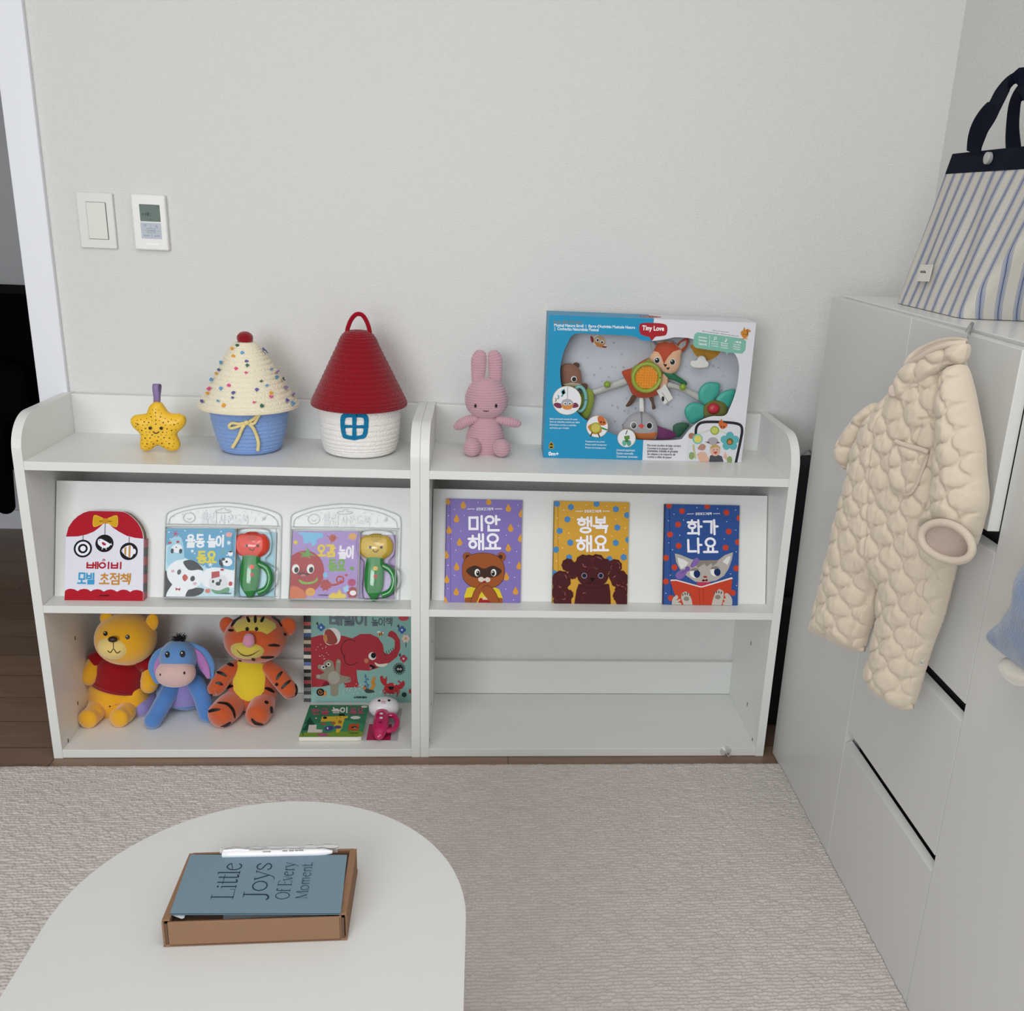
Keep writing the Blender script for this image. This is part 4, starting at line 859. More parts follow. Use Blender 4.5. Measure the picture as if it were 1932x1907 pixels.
for i in range(7):
    a_, c_ = p0.lerp(p1, i / 7), p0.lerp(p1, (i + 1) / 7); b.obox(a_ - PN * th, Vector((.0016, 0, 0)), c_ - a_, PN * th, BS if i % 2 else RS)
b.build('tab_edge', t)
# ------------------------------------------------------------------ sound books sealed in clear shells
zc6 = zoom(290, 930, 770, 1932)
SHELL = clear_mat('clear_shell', 0.10, (.985, .99, .99), .06, .012); SHELLR = clear_mat('clear_shell_rim', 0.25, (.95, .96, .97), .3, .15, .45)
GRN = mat('toy_green', '#0E7A2C', .12, 1.1, .6, coat=.4)
def sound_pack(label, quad, bookquad, cover, draw, headc, headcol, hx, hy, dx, dy, card):
    """dx, dy shift detail-frame positions of the first pack to this one."""
    o, U, V = lean_frame(quad, zc6, .0045)
    t = thing('packaged_sound_book', label, 'book', o + U * .5, 'sound books in clear shells on the display shelf')
    h = homog(quad)
    def q3(x, y, n=0.0): u, v = h(x, y); return o + U * u + V * (1 - v) + PN * n
    # backing card, board book
    b = MB(); ob = [q3(bookquad[3][0], bookquad[3][1], .003), q3(bookquad[2][0], bookquad[2][1], .003), q3(bookquad[0][0], bookquad[0][1], .003)]
    Ub, Vb = ob[1] - ob[0], ob[2] - ob[0]; nb = Ub.cross(Vb).normalized()
    rc = [(0, 0), (.97, 0), (1, .03), (1, .95), (.97, 1), (0, 1)]
    b.prism([ob[0] + Ub * u + Vb * v for u, v in rc], nb * .0125, PAGE)
    b.prism([ob[0] + Ub * u + Vb * v + nb * .0125 for u, v in rc], nb * .001, mat('cover_' + cover[1:], cover, .45, 1.0, .2))
    A = Art(b, bookquad, ob[0] + nb * .0136, Ub, Vb); draw(A)
    b.build('board_book', t)
    bc = MB(); x0, x1 = bookquad[1][0] - 10, quad[1][0] - 30
    P = [q3(x0, bookquad[0][1] + 20, .001), q3(x1, bookquad[0][1] + 20, .001), q3(x1 - 4, bookquad[3][1], .001), q3(x0, bookquad[3][1], .001)]
    bc.prism(P, PN * .001, mat('card_' + card[1:], card, .5)); bc.build('backing_card', t)
    # sound toy
    kz = mpp(q3(hx, hy)) * 480 / 1932
    fr = (q3(hx, hy, .004), Vector((1, 0, 0)), PD, PN)
    hd = MB(); HC = mat('toy_' + headcol[1:], headcol, .12, 1.15, .6, coat=.5)
    outl = [(-130, 0), (-125, 38), (-106, 70), (-84, 86), (-60, 86), (-32, 99), (0, 102), (32, 99), (60, 86), (84, 86), (106, 70), (125, 38), (130, 0), (120, -44), (86, -80), (34, -100), (-34, -100), (-86, -80), (-120, -44)]
    puff(hd, [tuple(p)[:2] for p in crom([(x * kz, y * kz, 0) for x, y in outl], 96, True)], fr, .024, .034, HC, .0016, .004, sm=8)
    d = Deco(hd, zc6, .0004, 1.0); dk = mat('toy_face', '#16100C', .4)
    d.ell(hx - 42, hy + 12, 11, dk); d.ell(hx + 42, hy + 12, 11, dk); d.stroke([(hx - 22, hy + 28), (hx - 10, hy + 44), (hx + 8, hy + 45), (hx + 20, hy + 28)], 7, dk)
    for r_ in range(4):
        for c_ in range(-2 + (r_ > 2), 3 - (r_ > 2)): d.ell(hx + c_ * (17 - r_ * 1.5), hy - 82 + r_ * 17, 3.6, dk, n=8)
    hdo = hd.build('flower_head', t)
    st = MB(); ex = hx - 2
    st.limb([q3(ex, hy + 92, .010), q3(ex - 2, hy + 190, .012), q3(ex - 2, hy + 300, .012), q3(ex, hy + 372, .009)], [62 * kz, 72 * kz, 66 * kz, 26 * kz], GRN, 24, 28, .55)
    for i in (1, 2): pass
    d = Deco(st, zc6, .0006, 1.2); d.ell(ex, hy + 172, 17, HC); d.star(ex, hy, 1, HC) if False else None
    d.ell(ex, hy + 232, 15, mat('toy_button_red', '#B8322A', .3)); d.ell(ex - 2, hy + 286, 18, mat('toy_green_dark', '#0A5A20', .3), 7)
    st.build('stem', t)
    lp = MB(); lp.tube([q3(ex + 55, hy + 135, .010), q3(ex + 120, hy + 170, .011), q3(ex + 150, hy + 240, .012), q3(ex + 125, hy + 320, .011), q3(ex + 60, hy + 352, .010)], 24 * kz, GRN, 30, 16); lp.build('loop_handle', t)
    # shell: flange, dome over the top, bulge over the contents
    sx0, sx1, sy0, sy1 = quad[0][0], quad[1][0], quad[0][1], quad[3][1]
    mid = (sx0 + sx1) / 2
    fl = [(quad[3][0], sy1), (quad[2][0], sy1 + 3), (quad[1][0] + 3, sy0 + 120), (quad[1][0] - 12, sy0 + 62), (quad[1][0] - 90, sy0 + 28), (mid + 200, sy0 - 6), (mid, sy0 - 24), (mid - 210, sy0 - 4), (sx0 + 90, sy0 + 26), (sx0 + 12, sy0 + 60), (sx0 - 2, sy0 + 110)]
    flc = fl[:2] + [tuple(p)[:2] for p in crom([(x, y, 0) for x, y in fl[2:]], 60)]
    s = MB(); s.prism([q3(x, y, -.0018) for x, y in flc], PN * .0006, SHELL)
    dn = []
    for p, q_ in zip(flc, flc[1:] + flc[:1]):
        kk = max(1, int(math.hypot(q_[0] - p[0], q_[1] - p[1]) / 25)); dn += [(p[0] + (q_[0] - p[0]) * i / kk, p[1] + (q_[1] - p[1]) * i / kk) for i in range(kk)]
    s.rings([q3(x, y, 0) for x, y in dn + dn[:2]], [.0011] * (len(dn) + 2), SHELLR, 6)
    bx = [(bookquad[3][0] - 8, bookquad[3][1] + 6), (quad[2][0] - 28, bookquad[3][1] + 8), (quad[1][0] - 22, bookquad[0][1] - 12), (bookquad[0][0] - 8, bookquad[0][1] - 14)]
    for i in range(4):
        a_, c_ = bx[i], bx[(i + 1) % 4]
        s.add([q3(*a_, -.001), q3(*c_, -.001), q3(*c_, .019), q3(*a_, .019)], [(0, 1, 2, 3)], SHELL, False)
    s.tube([q3(x, y, .019) for x, y in (bx[0], bx[1], bx[2], bx[3], bx[0])], .0008, SHELLR, None, 6) if False else None
    for i in range(4): s.tube([q3(*bx[i], .0185), q3(*bx[(i + 1) % 4], .0185)], .0009, SHELLR, 4, 6)
    xs_ = bookquad[1][0] + 6
    s.add([q3(bx[3][0], bx[3][1], .0192), q3(xs_, bx[3][1], .0192), q3(xs_, bx[0][1], .0192), q3(bx[0][0], bx[0][1], .0192)], [(0, 3, 2, 1)], SHELL, False)
    s.tube([q3(xs_, bx[3][1], .0185), q3(xs_, bx[0][1], .0185)], .0008, SHELLR, 4, 6)
    # domed cover following the toy
    om = [(-150, 0), (-140, 75), (-105, 120), (0, 132), (105, 120), (140, 75), (150, 0), (135, -70), (100, -115), (190, -190), (185, -300), (100, -380), (0, -395), (-90, -385), (-95, -200), (-92, -120), (-135, -70)]
    puff(s, [tuple(p)[:2] for p in crom([(x * kz, y * kz, 0) for x, y in om], 102, True)], (q3(hx, hy, .004), Vector((1, 0, 0)), PD, PN), .026, .016, SHELL, .0022, .0, sm=6)
    # top band edge, hanging slot and embossed words
    yb_ = bookquad[0][1] - 30; s.tube([q3(sx0 + 8, yb_, 0), q3(mid, yb_ - 2, 0), q3(sx1 - 6, yb_ + 4, 0)], .0010, SHELLR, 10, 6)
    ib = [(sx0 + 22, yb_ - 4), (sx0 + 35, sy0 + 92), (sx0 + 110, sy0 + 52), (mid - 200, sy0 + 22), (mid, sy0 + 4), (mid + 190, sy0 + 22), (sx1 - 110, sy0 + 54), (sx1 - 40, sy0 + 96), (sx1 - 22, yb_ - 2)]
    s.tube([q3(x, y, .0) for x, y in ib], .0008, SHELLR, 60, 6)
    s.tube([q3(mid - 60 + x, sy0 + y, .0004) for x, y in ((-8, 42), (8, 32), (36, 30), (44, 18), (62, 18), (70, 30), (98, 34), (106, 44), (60, 52), (10, 52))], .0006, SHELLR, 50, 6, True)
    s.tube([q3(sx0 + 175 + 44 * math.cos(a), sy0 + 92 + 36 * math.sin(a), .0004) for a in [2 * PI * k / 12 for k in range(12)]], .0006, SHELLR, 40, 6, True)
    s.tube([q3(sx0 + 160, sy0 + 96, .0004), q3(sx0 + 175, sy0 + 108, .0004), q3(sx0 + 190, sy0 + 96, .0004)], .0005, SHELLR, 10, 6)
    Q = [(0, 0), (1, 0), (1, 1), (0, 1)]
    EM = clear_mat('embossed', .2, (.9, .91, .92), .35, .10, .45)
    A = Art(s, quad, o + PN * .0006, U, V, cl=(-1, -1, 2, 2)); han(A, '튤립', mid - 118, sy0 + 94, 120, 74, 11, EM); han(A, '사운드북', mid + 72, sy0 + 100, 222, 66, 11, EM)
    A.text('♪', mid + 235, sy0 + 100, 22, 42, EM); A.text('♫', mid + 300, sy0 + 92, 34, 40, EM)
    for i in range(14): A.ell(sx0 + 60 + i * (sx1 - sx0 - 120) / 13, sy0 + 100 - 70 * math.sin(PI * (i + .6) / 14.2) ** .8, 6, EM, n=10) if i not in (5, 6, 7, 8) else None
    s.build('clear_shell', t)
    return t
def winter(A):
    sk = ink('#4E9CC4'); ic = ink('#BFE0EA'); wt = ink('#EEF2F6'); bk = ink('#1C1E22'); rd = ink('#B43238')
    A.poly([(100, 400), (180, 380), (240, 480), (420, 560), (520, 600), (640, 570), (640, 780), (100, 780)], ic); A.poly([(140, 360), (220, 340), (250, 500), (180, 560), (120, 520)], ink('#9CCFE4'), True)
    A.poly([(400, 600), (460, 560), (560, 570), (640, 600), (640, 700), (420, 700)], wt, True)
    for x, y, r, c in [(178, 312, 26, '#B8346A'), (310, 440, 10, '#E8F2F8'), (450, 538, 16, '#E8F2F8'), (540, 446, 12, '#6AA87A'), (366, 296, 10, '#6AA87A'), (580, 382, 14, '#EEF4F8')]:
        for a in range(3): A.stroke([(x - r * math.cos(a * PI / 3), y - r * math.sin(a * PI / 3)), (x + r * math.cos(a * PI / 3), y + r * math.sin(a * PI / 3))], 5, ink(c))
    for x, y in [(128, 300), (250, 290), (330, 458), (408, 548), (520, 300), (140, 350), (300, 372), (570, 470)]: A.ell(x, y, 5, wt, n=8)
    han(A, '율동', 330, 366, 132, 86, 15, wt); han(A, '놀이', 485, 368, 118, 80, 15, wt); han(A, '동요', 420, 485, 136, 78, 17, ink('#D8CC3A'))
    A.ell(195, 420, 40, wt, 32); A.ell(160, 438, 12, bk, 18); A.ell(224, 440, 12, bk, 18); A.ell(190, 412, 5, bk); A.ell(140, 378, 14, rd, 9); A.ell(200, 372, 12, rd, 9)
    A.poly([(110, 580), (180, 700), (110, 780)], bk, True); A.poly([(140, 780), (160, 700), (220, 660), (320, 700), (330, 780)], wt, True)
    A.poly([(275, 770), (300, 715), (350, 705), (410, 715), (390, 750), (330, 770)], bk, True)
    A.ell(265, 610, 140, wt, 108, 14); A.poly([(250, 515), (310, 505), (370, 540), (400, 580), (360, 575), (300, 580), (262, 548)], bk, True)
    A.ell(220, 592, 15, ink('#4A4A4E'), 20, 14); A.ell(323, 640, 17, bk, 20, 14); A.poly([(245, 630), (265, 608), (288, 632), (265, 660)], ink('#C04A3A'), True); A.ell(172, 585, 14, ink('#E0B0C0'), 10); A.ell(342, 676, 14, ink('#E0B0C0'), 10)
    A.poly([(198, 704), (216, 714), (236, 706), (232, 730), (216, 720), (200, 728)], rd)
    A.ell(440, 728, 20, ink('#D87A6A'), 16)
    A.ell(515, 670, 70, ink('#E0E2E6'), 62); A.poly([(464, 640), (462, 592), (520, 585), (524, 625)], rd); A.ell(476, 660, 9, bk, 12); A.ell(530, 655, 9, bk, 12); A.ell(514, 676, 18, bk, 14); A.poly([(465, 715), (520, 725), (590, 700), (588, 740), (500, 748)], ink('#5E9A72'), True)
    A.ell(575, 520, 38, wt, 30); A.ell(545, 500, 14, bk, 10); A.ell(570, 518, 10, bk, 8); A.poly([(515, 500), (540, 520), (545, 560), (520, 540)], bk, True); A.ell(596, 460, 18, wt); A.ell(596, 446, 12, bk, 6); A.ell(540, 576, 14, rd, 8); A.ell(605, 676, 14, rd, 16)
    A.ell(580, 322, 24, ink('#E2A2A0'), 18); A.text('스마트베어', 572, 746, 80, 13, bk, .04)
def senses(A):
    pu = '#A486C4'; bl = ink('#7ABCE2'); rd = ink('#A62E34'); gr = ink('#5E9A3A'); bk = ink('#1A1614'); ye = ink('#E0C23A')
    A.poly([(1100, 300), (1140, 330), (1150, 380), (1200, 375), (1215, 400), (1240, 385), (1250, 350), (1290, 340), (1285, 310), (1240, 305)], bl, True)
    A.ell(1365, 345, 26, ink('#B4503A')); A.ell(1357, 340, 4, bk); A.ell(1374, 340, 4, bk); A.stroke([(1340, 340), (1322, 325)], 5, ink('#B4503A')); A.stroke([(1390, 345), (1406, 345)], 5, ink('#B4503A')); A.stroke([(1360, 366), (1355, 382)], 5, ink('#B4503A'))
    A.ell(1086, 372, 16, ye, 14); A.ell(1512, 335, 30, ink('#D8A05A'), 24)
    han(A, '오감', 1318, 435, 132, 76, 17, ye); han(A, '놀이', 1470, 447, 108, 84, 15, ink('#EFE8F2')); han(A, '동요', 1404, 540, 122, 74, 17, ink('#6FA04A'))
    A.ell(1160, 590, 152, rd, 158, 0, 40); A.poly([(1180, 410), (1160, 450), (1118, 440), (1145, 462), (1125, 480), (1170, 474), (1210, 490), (1190, 466), (1245, 472), (1200, 450)], gr)
    for x in (1096, 1208): A.ell(x, 565, 28, ink('#ECEAE6'), 34); A.ell(x + 6, 572, 17, bk, 21)
    A.poly([(1110, 592), (1200, 600), (1180, 618), (1140, 622)], ink('#4A1218'), True); A.ell(1155, 612, 22, ink('#C86A6A'), 8)
    A.poly([(1148, 570), (1140, 590), (1160, 592)], ink('#5E1A1A'))
    A.poly([(1120, 640), (1180, 660), (1240, 650), (1260, 625), (1262, 650), (1220, 672), (1150, 672)], ink('#7AAE3A'), True)
    A.poly([(1060, 700), (1100, 690), (1160, 720), (1180, 780), (1060, 780)], ink('#D06A3A'), True); A.ell(1214, 730, 36, ink('#E0A040'), 30); A.ell(1202, 728, 4, bk); A.ell(1226, 728, 4, bk)
    A.star(1326, 680, 46, ink('#A8342E'), 8, .72); A.stroke([(1360, 680), (1410, 675), (1440, 650)], 16, ink('#A8342E')); A.stroke([(1405, 640), (1420, 620), (1450, 625), (1455, 655), (1425, 668), (1405, 648)], 12, ink('#B03038'))
    A.ell(1321, 608, 18, bl, 18); A.ell(1517, 562, 16, ink('#5A9A3A'), 12); A.ell(1475, 610, 12, ink('#C0405A'), 9)
    A.poly([(1355, 770), (1380, 735), (1410, 740), (1430, 712), (1450, 740), (1475, 745), (1470, 770)], ye, True)
    A.ell(1518, 662, 30, ink('#B0326E'), 26); A.ell(1510, 658, 4, bk); A.ell(1528, 658, 4, bk); A.poly([(1480, 720), (1520, 690), (1555, 700), (1558, 768), (1500, 768)], ink('#A02A34')); A.ell(1530, 735, 24, ink('#F0ECEA'), 18)
    A.poly([(1456, 700), (1490, 680), (1500, 720), (1470, 735)], ink('#9CC8E0')); A.text('스마트베어', 1310, 752, 78, 13, bk, .04)
sound_pack('clear-packed blue winter sound book with a penguin cover and red tulip toy', [(80, 98), (960, 100), (966, 790), (100, 786)], [(108, 272), (628, 280), (634, 766), (118, 770)], '#4E9CC4', winter, None, '#E03A24', 748, 388, 0, 0, '#A8D4E2')
sound_pack('clear-packed purple sound book with a tomato cover and yellow tulip toy', [(1028, 108), (1868, 112), (1872, 792), (1048, 788)], [(1060, 290), (1562, 300), (1556, 772), (1060, 776)], '#A486C4', senses, None, '#C8A62C', 1686, 400, 938, 12, '#B8A2D0')
# ------------------------------------------------------------------ toy carton with a window
z4 = zoom(1000, 570, 1450, 1932)
quad = [(155, 105), (1840, 165), (1705, 1302), (110, 1255)]
YF = -.142; x0, x1, z0, z1 = 1.0633, 1.5110, ZS + .0004, .9880; YB = -.052
t = thing('toy_carton', 'blue and white windowed carton of a baby activity arch on the right shelf top', 'toy box', ((x0 + x1) / 2, (YF + YB) / 2, ZS))
o, U, V = Vector((x0, YF, z0)), Vector((x1 - x0, 0, 0)), Vector((0, 0, z1 - z0)); h = homog(quad)
def c3(x, y, dy=0.0): u, v = h(x, y); return Vector((x0 + (x1 - x0) * u, YF + dy, z0 + (z1 - z0) * (1 - v)))
CBL = mat('carton_blue', '#2490BC', .4, 1.0, .25); CWT = mat('carton_white', '#DCDCE2', .4, 1.0, .25); CIN = mat('carton_inside', '#C9CBD0', .7)
win = [tuple(p)[:2] for p in crom([(x, y, 0) for x, y in [(365, 258), (560, 262), (820, 275), (900, 308), (985, 315), (1100, 300), (1170, 285), (1250, 288), (1330, 302), (1580, 380), (1660, 420), (1692, 500), (1690, 600), (1665, 730), (1620, 850), (1575, 922), (1470, 928), (1380, 960), (1300, 1020), (1240, 1090), (1205, 1115), (1050, 1122), (912, 1118), (800, 1105), (700, 1080), (620, 1048), (520, 1000), (430, 940), (370, 880), (300, 780), (255, 680), (243, 560), (258, 450), (300, 340)]], 136, True)]
ia = min(range(len(win)), key=lambda i: math.hypot(win[i][0] - 985, win[i][1] - 315)); ib = min(range(len(win)), key=lambda i: math.hypot(win[i][0] - 912, win[i][1] - 1118))
right = win[ia:ib + 1]; left = win[ib:] + win[:ia + 1]
b = MB()
b.prism([c3(*p, .0012) for p in [(155, 105), (1003, 135)] + left[::-1] + [(903, 1279), (110, 1255)]], (0, -.0012, 0), CBL)
b.prism([c3(*p, .0012) for p in [(1003, 135), (1840, 165), (1705, 1302), (903, 1279)] + right[::-1]], (0, -.0012, 0), CWT)
A = Art(b, quad, o, U, V); wt = ink('#E8ECF2'); bk = ink('#2C2A30'); gt = ink('#6E7078')
A.text('Into the Forest', 305, 160, 225, 30, ink('#8A7A4A'), .01)
A.text("Musical Nature Stroll  |  Barre d'Activités Musicale Nature", 522, 199, 655, 32, wt, .025, 1.6); A.text('|  Cochecito Naturaleza Musical', 376, 224, 355, 32, wt, .025, 1.6)
rd = ink('#A82A34')
A.poly([(883, 205), (890, 178), (925, 168), (1000, 168), (1075, 174), (1106, 190), (1112, 225), (1100, 265), (1060, 276), (1015, 282), (985, 312), (965, 285), (920, 272), (888, 250)], rd, True)
A.text('Tiny Love', 996, 217, 178, 52, ink('#F2EEF0', 1.2), .025, 2)
gb = ink('#7FB8A6')
A.poly([(1322, 320), (1332, 260), (1356, 243), (1560, 270), (1735, 296), (1756, 318), (1748, 390), (1722, 418), (1640, 412), (1608, 408), (1598, 430), (1585, 404), (1450, 388), (1345, 372), (1322, 352)], gb)
for i, s_ in enumerate(('Develops', 'Développe', 'Desarrolla')): A.text(s_, 1400, 287 + i * 26, 68, 20, wt, .02, 6)
A.stroke([(1458, 272), (1450, 362)], 3, wt)
A.ell(1504, 290, 11, wt); A.ell(1504, 290, 7, gb); A.stroke([(1498, 298), (1490, 308)], 4, wt); A.text('♪', 1590, 305, 24, 34, wt, .02)
A.stroke([(1662, 320), (1690, 324)], 5, wt); A.stroke([(1694, 324), (1712, 326)], 5, wt); A.poly([(1680, 312), (1694, 323), (1678, 332)], wt); A.poly([(1702, 315), (1716, 327), (1700, 336)], wt)
for cx, cy, ws in ((1497, 320, ('Cognitive', 'Cognitive', 'Cognitiva')), (1576, 332, ('Senses', 'Sens', 'Los Sentidos')), (1676, 344, ('Motor Skills', 'Motricité', 'Motricidad'))):
    for i, s_ in enumerate(ws): A.text(s_, cx, cy + i * 18, 58, 13, wt, .02, 6)
A.text('Based on our unique system', 1548, 236, 130, 10, gt, .01, 7); A.text('Basé sur notre système unique  |  Basado en nuestro sistema único', 1545, 255, 300, 11, gt, .01, 8)
A.poly([(1712, 240), (1730, 225), (1740, 200), (1752, 222), (1770, 215), (1795, 235), (1775, 245), (1770, 275), (1742, 292), (1718, 270)], ink('#C8843A'), True); A.ell(1735, 258, 4, bk); A.ell(1756, 262, 4, bk); A.stroke([(1762, 222), (1770, 262)], 5, bk); A.stroke([(1715, 300), (1740, 292), (1765, 300)], 6, ink('#C8843A'))
def inset(cx, cy, r): A.ell(cx, cy, r + 4, ink('#C8B48A')); A.ell(cx, cy, r, ink('#E2E2E6'))
inset(297, 797, 113)
A.stroke([(304, 690), (301, 780)], 8, ink('#B4B4BA')); A.poly([(190, 830), (215, 815), (262, 830), (250, 858), (215, 855)], ink('#7A3A50'), True); A.poly([(392, 842), (370, 815), (330, 830), (340, 855), (372, 855)], ink('#7A3A50'), True)
A.ell(300, 826, 50, ink('#A8A8B0'), 42); A.poly([(258, 830), (300, 840), (345, 828), (335, 862), (300, 872), (265, 860)], ink('#D08A4A'), True); A.ell(283, 822, 12, wt); A.ell(322, 822, 12, wt); A.ell(284, 823, 7, bk); A.ell(321, 823, 7, bk)
for x, y, s_, c in ((208, 790, 26, '#A88A3A'), (228, 768, 28, '#4E9AA0'), (264, 736, 44, '#4E9AA0')): A.text('♪' if s_ < 40 else '♫', x, y, s_, s_ * 1.25, ink(c), .02, -20)
inset(540, 1008, 84)
A.poly([(545, 930), (575, 925), (600, 950), (615, 985), (580, 1000), (550, 975)], ink('#C86A3A'), True); A.ell(570, 972, 7, bk); A.ell(594, 975, 7, bk); A.poly([(570, 1010), (625, 1030), (615, 1040), (570, 1025)], ink('#3A8A4A'))
A.poly([(465, 1010), (500, 985), (560, 990), (575, 1050), (520, 1070), (490, 1050)], ink('#C8783A'), True); A.stroke([(500, 1055), (486, 1085)], 10, ink('#5E3A22')); A.stroke([(545, 1060), (560, 1090)], 10, ink('#5E3A22')); A.ell(528, 1018, 44, ink('#8AA03A')); A.ell(528, 1018, 35, ink('#C8B85A'))
inset(776, 1102, 70)
A.stroke([(770, 1070), (782, 1040)], 7, ink('#4A4A30')); A.poly([(755, 1085), (800, 1080), (802, 1110), (760, 1112)], ink('#5E8A3A')); A.ell(758, 1140, 18, ink('#6AAE9A'), 24); A.ell(795, 1142, 18, ink('#5A9E8A'), 24); A.ell(778, 1122, 14, ink('#4A7A3A'))
def para(rows, x, y, w_, hgt, dy, m, rot):
    for i, (s_, k) in enumerate(rows): A.text(s_, x + w_ * k / 2, y + i * dy, w_ * k, hgt, m, .012, rot)
para((('Baby-activated sounds & tunes', .92), ('Sons et mélodies activés par bébé', 1), ('Divertidos sonidos y melodías', .88), ('activados por el bebé', .64)), 160, 948, 240, 18, 24, wt, 1.5)
para((('Transparent sun prism', .9), ('Prisme soleil transparent', 1), ('Prisma sol transparente', .95)), 444, 1130, 172, 18, 25, wt, 1.5)
para((('Universal attachment', .88), ('Fixation universelle', .8), ('Conexiones universales', 1)), 694, 1198, 170, 18, 26, wt, 1.5)
para((('Fits most strollers & baby carriers', 1), ('Convient à la plupart des', .76), ('poussettes, transats et groupes', .91), ('Se adapta a la mayoría de', .83), ('coches y sillas de paseo', .72)), 943, 1165, 272, 21, 23, bk, 1.5)
A.text('0m+', 190, 1224, 82, 32, ink('#F2F4F8', 1.2), .03, 1)
A.poly([(172, 1124), (196, 1160), (150, 1160)], ink('#C8A030')); A.poly([(172, 1134), (188, 1156), (157, 1156)], ink('#2C2A20')); A.ell(172, 1172, 22, ink('#C8A030'), 12); A.ell(172, 1172, 15, ink('#2C2A20'), 7)
# printed scene of the arch on a stroller
A.poly([(1262, 1290), (1285, 1110), (1340, 1000), (1470, 950), (1600, 935), (1722, 1000), (1700, 1302)], ink('#D6D6DC'), False)
A.stroke([(1335, 1080), (1345, 1010), (1400, 975), (1560, 975), (1680, 990), (1712, 1030), (1700, 1120), (1660, 1300)], 22, ink('#2E2E32'))
A.stroke([(1320, 1110), (1360, 1070), (1430, 1045), (1490, 1035), (1570, 1060), (1620, 1110)], 12, ink('#C8CABE')); A.ell(1490, 1042, 36, ink('#8AA03A')); A.ell(1490, 1042, 27, ink('#BFC46A'))
A.poly([(1520, 990), (1535, 960), (1548, 950), (1560, 975), (1595, 990), (1580, 1020), (1545, 1030)], ink('#C86A3A'), True); A.ell(1545, 1012, 6, bk); A.ell(1565, 1014, 6, bk)
A.ell(1302, 1085, 26, ink('#A8765A'), 24); A.ell(1350, 1110, 42, ink('#7ABAB0')); A.ell(1352, 1110, 30, ink('#D8CC6A')); A.stroke([(1315, 1160), (1330, 1260)], 16, ink('#B8B88A'))
A.ell(1475, 1128, 42, ink('#A8A4A8'), 32); A.poly([(1412, 1135), (1440, 1130), (1450, 1150)], ink('#6A4A5A')); A.poly([(1535, 1140), (1510, 1130), (1500, 1150)], ink('#6A4A5A'))
for k in range(5): A.ell(1612 + 46 * math.cos(k * 1.257 - .3), 1130 + 46 * math.sin(k * 1.257 - .3), 32, ink('#5EAAB0'))
A.ell(1612, 1132, 28, ink('#5E6A3A')); A.ell(1610, 1136, 16, ink('#C87A4A'))
sk = ink('#D8AE98'); A.poly([(1370, 1290), (1350, 1240), (1380, 1215), (1430, 1250), (1440, 1290)], sk, True); A.poly([(1440, 1295), (1450, 1245), (1490, 1230), (1545, 1250), (1560, 1295)], ink('#4E5058')); A.ell(1492, 1205, 42, sk, 44); A.ell(1480, 1198, 4, bk); A.ell(1508, 1198, 4, bk); A.poly([(1478, 1215), (1510, 1213), (1494, 1232)], ink('#B04A4A'), True); A.poly([(1452, 1190), (1465, 1162), (1500, 1155), (1530, 1175), (1532, 1190), (1500, 1175)], ink('#B89A6A'), True)
A.poly([(1350, 1190), (1380, 1150), (1415, 1165), (1400, 1200)], ink('#B4887A'), True); A.ell(1385, 1240, 40, sk, 26); A.poly([(1555, 1260), (1575, 1210), (1600, 1290)], sk)
for x, y in ((1300, 1245), (1608, 1280)): A.ell(x, y, 22, ink('#8AA06A'), 30)
b.build('front_panel', t)
b = MB(); b.box((x0, YF + .0012, z0), (x0 + .001, YB, z1), CBL); b.box((x1 - .001, YF + .0012, z0), (x1, YB, z1), CWT); b.box((x0, YB - .001, z0), (x1, YB, z1), CIN); b.box((x0 + .001, YF + .0012, z0), (x1 - .001, YB - .001, z0 + .001), CWT)
b.build('carton_body', t)
b = MB(); xm = x0 + (x1 - x0) * .505; b.box((x0 + .001, YF + .0012, z1 - .001), (xm, YB - .001, z1), CBL); b.box((xm, YF + .0012, z1 - .001), (x1 - .001, YB - .001, z1), CWT)
A2 = Art(b, [(0, 0), (1, 0), (1, 1), (0, 1)], (x0, YF, z1), (x1 - x0, 0, 0), (0, YB - YF, 0)); A2.ell(.5, .5, .055, rd, .22); A2.text('Tiny Love', .5, .5, .09, .2, ink('#D8D8DC'), .02)
b.build('top_panel', t)
MB().add([c3(230, 250, .0018), c3(1700, 250, .0018), c3(1700, 1130, .0018), c3(230, 1130, .0018)], [(0, 3, 2, 1)], clear_mat('window_film', .12, (.98, .98, .98), .04, .02), False).build('window_film', t)
# printed insert behind the toys
YI = YF + .055
b = MB(); b.box((x0 + .012, YI, z0 + .012), (x1 - .012, YI + .001, z1 - .012), mat('insert_grey', '#BFC2CA', .5, 1.1))
oi = Vector((x0, YI - .0002, z0)); A = Art(b, quad, oi, U, V); rs = random.Random(5)
for i in range(90): A.ell(rs.uniform(330, 1640), rs.uniform(300, 1040), rs.choice([4, 7, 10]), ink('#AEB2BC'), n=10)
A.poly([(1355, 370), (1600, 380), (1585, 440), (1530, 490), (1470, 505), (1405, 480), (1362, 430)], ink('#C8923A'), True); A.ell(405, 285, 50, ink('#D2D4DA'), 22)
A.poly([(505, 290), (530, 310), (545, 300), (570, 290), (600, 310), (635, 330), (630, 370), (655, 392), (640, 406), (600, 390), (560, 385), (525, 360)], ink('#E4E2DE'), True); A.poly([(510, 300), (535, 322), (530, 360), (512, 340)], ink('#9A3A3E'), True); A.poly([(600, 380), (650, 390), (635, 402), (600, 396)], ink('#9A3A3E')); A.ell(585, 345, 50, ink('#D0B08A'), 44, 20); A.poly([(545, 350), (590, 365), (625, 360), (600, 395), (560, 385)], ink('#D08A4A'), True); A.ell(566, 335, 15, wt); A.ell(605, 352, 15, wt); A.ell(568, 337, 9, bk); A.ell(604, 354, 9, bk)
b.build('insert', t)
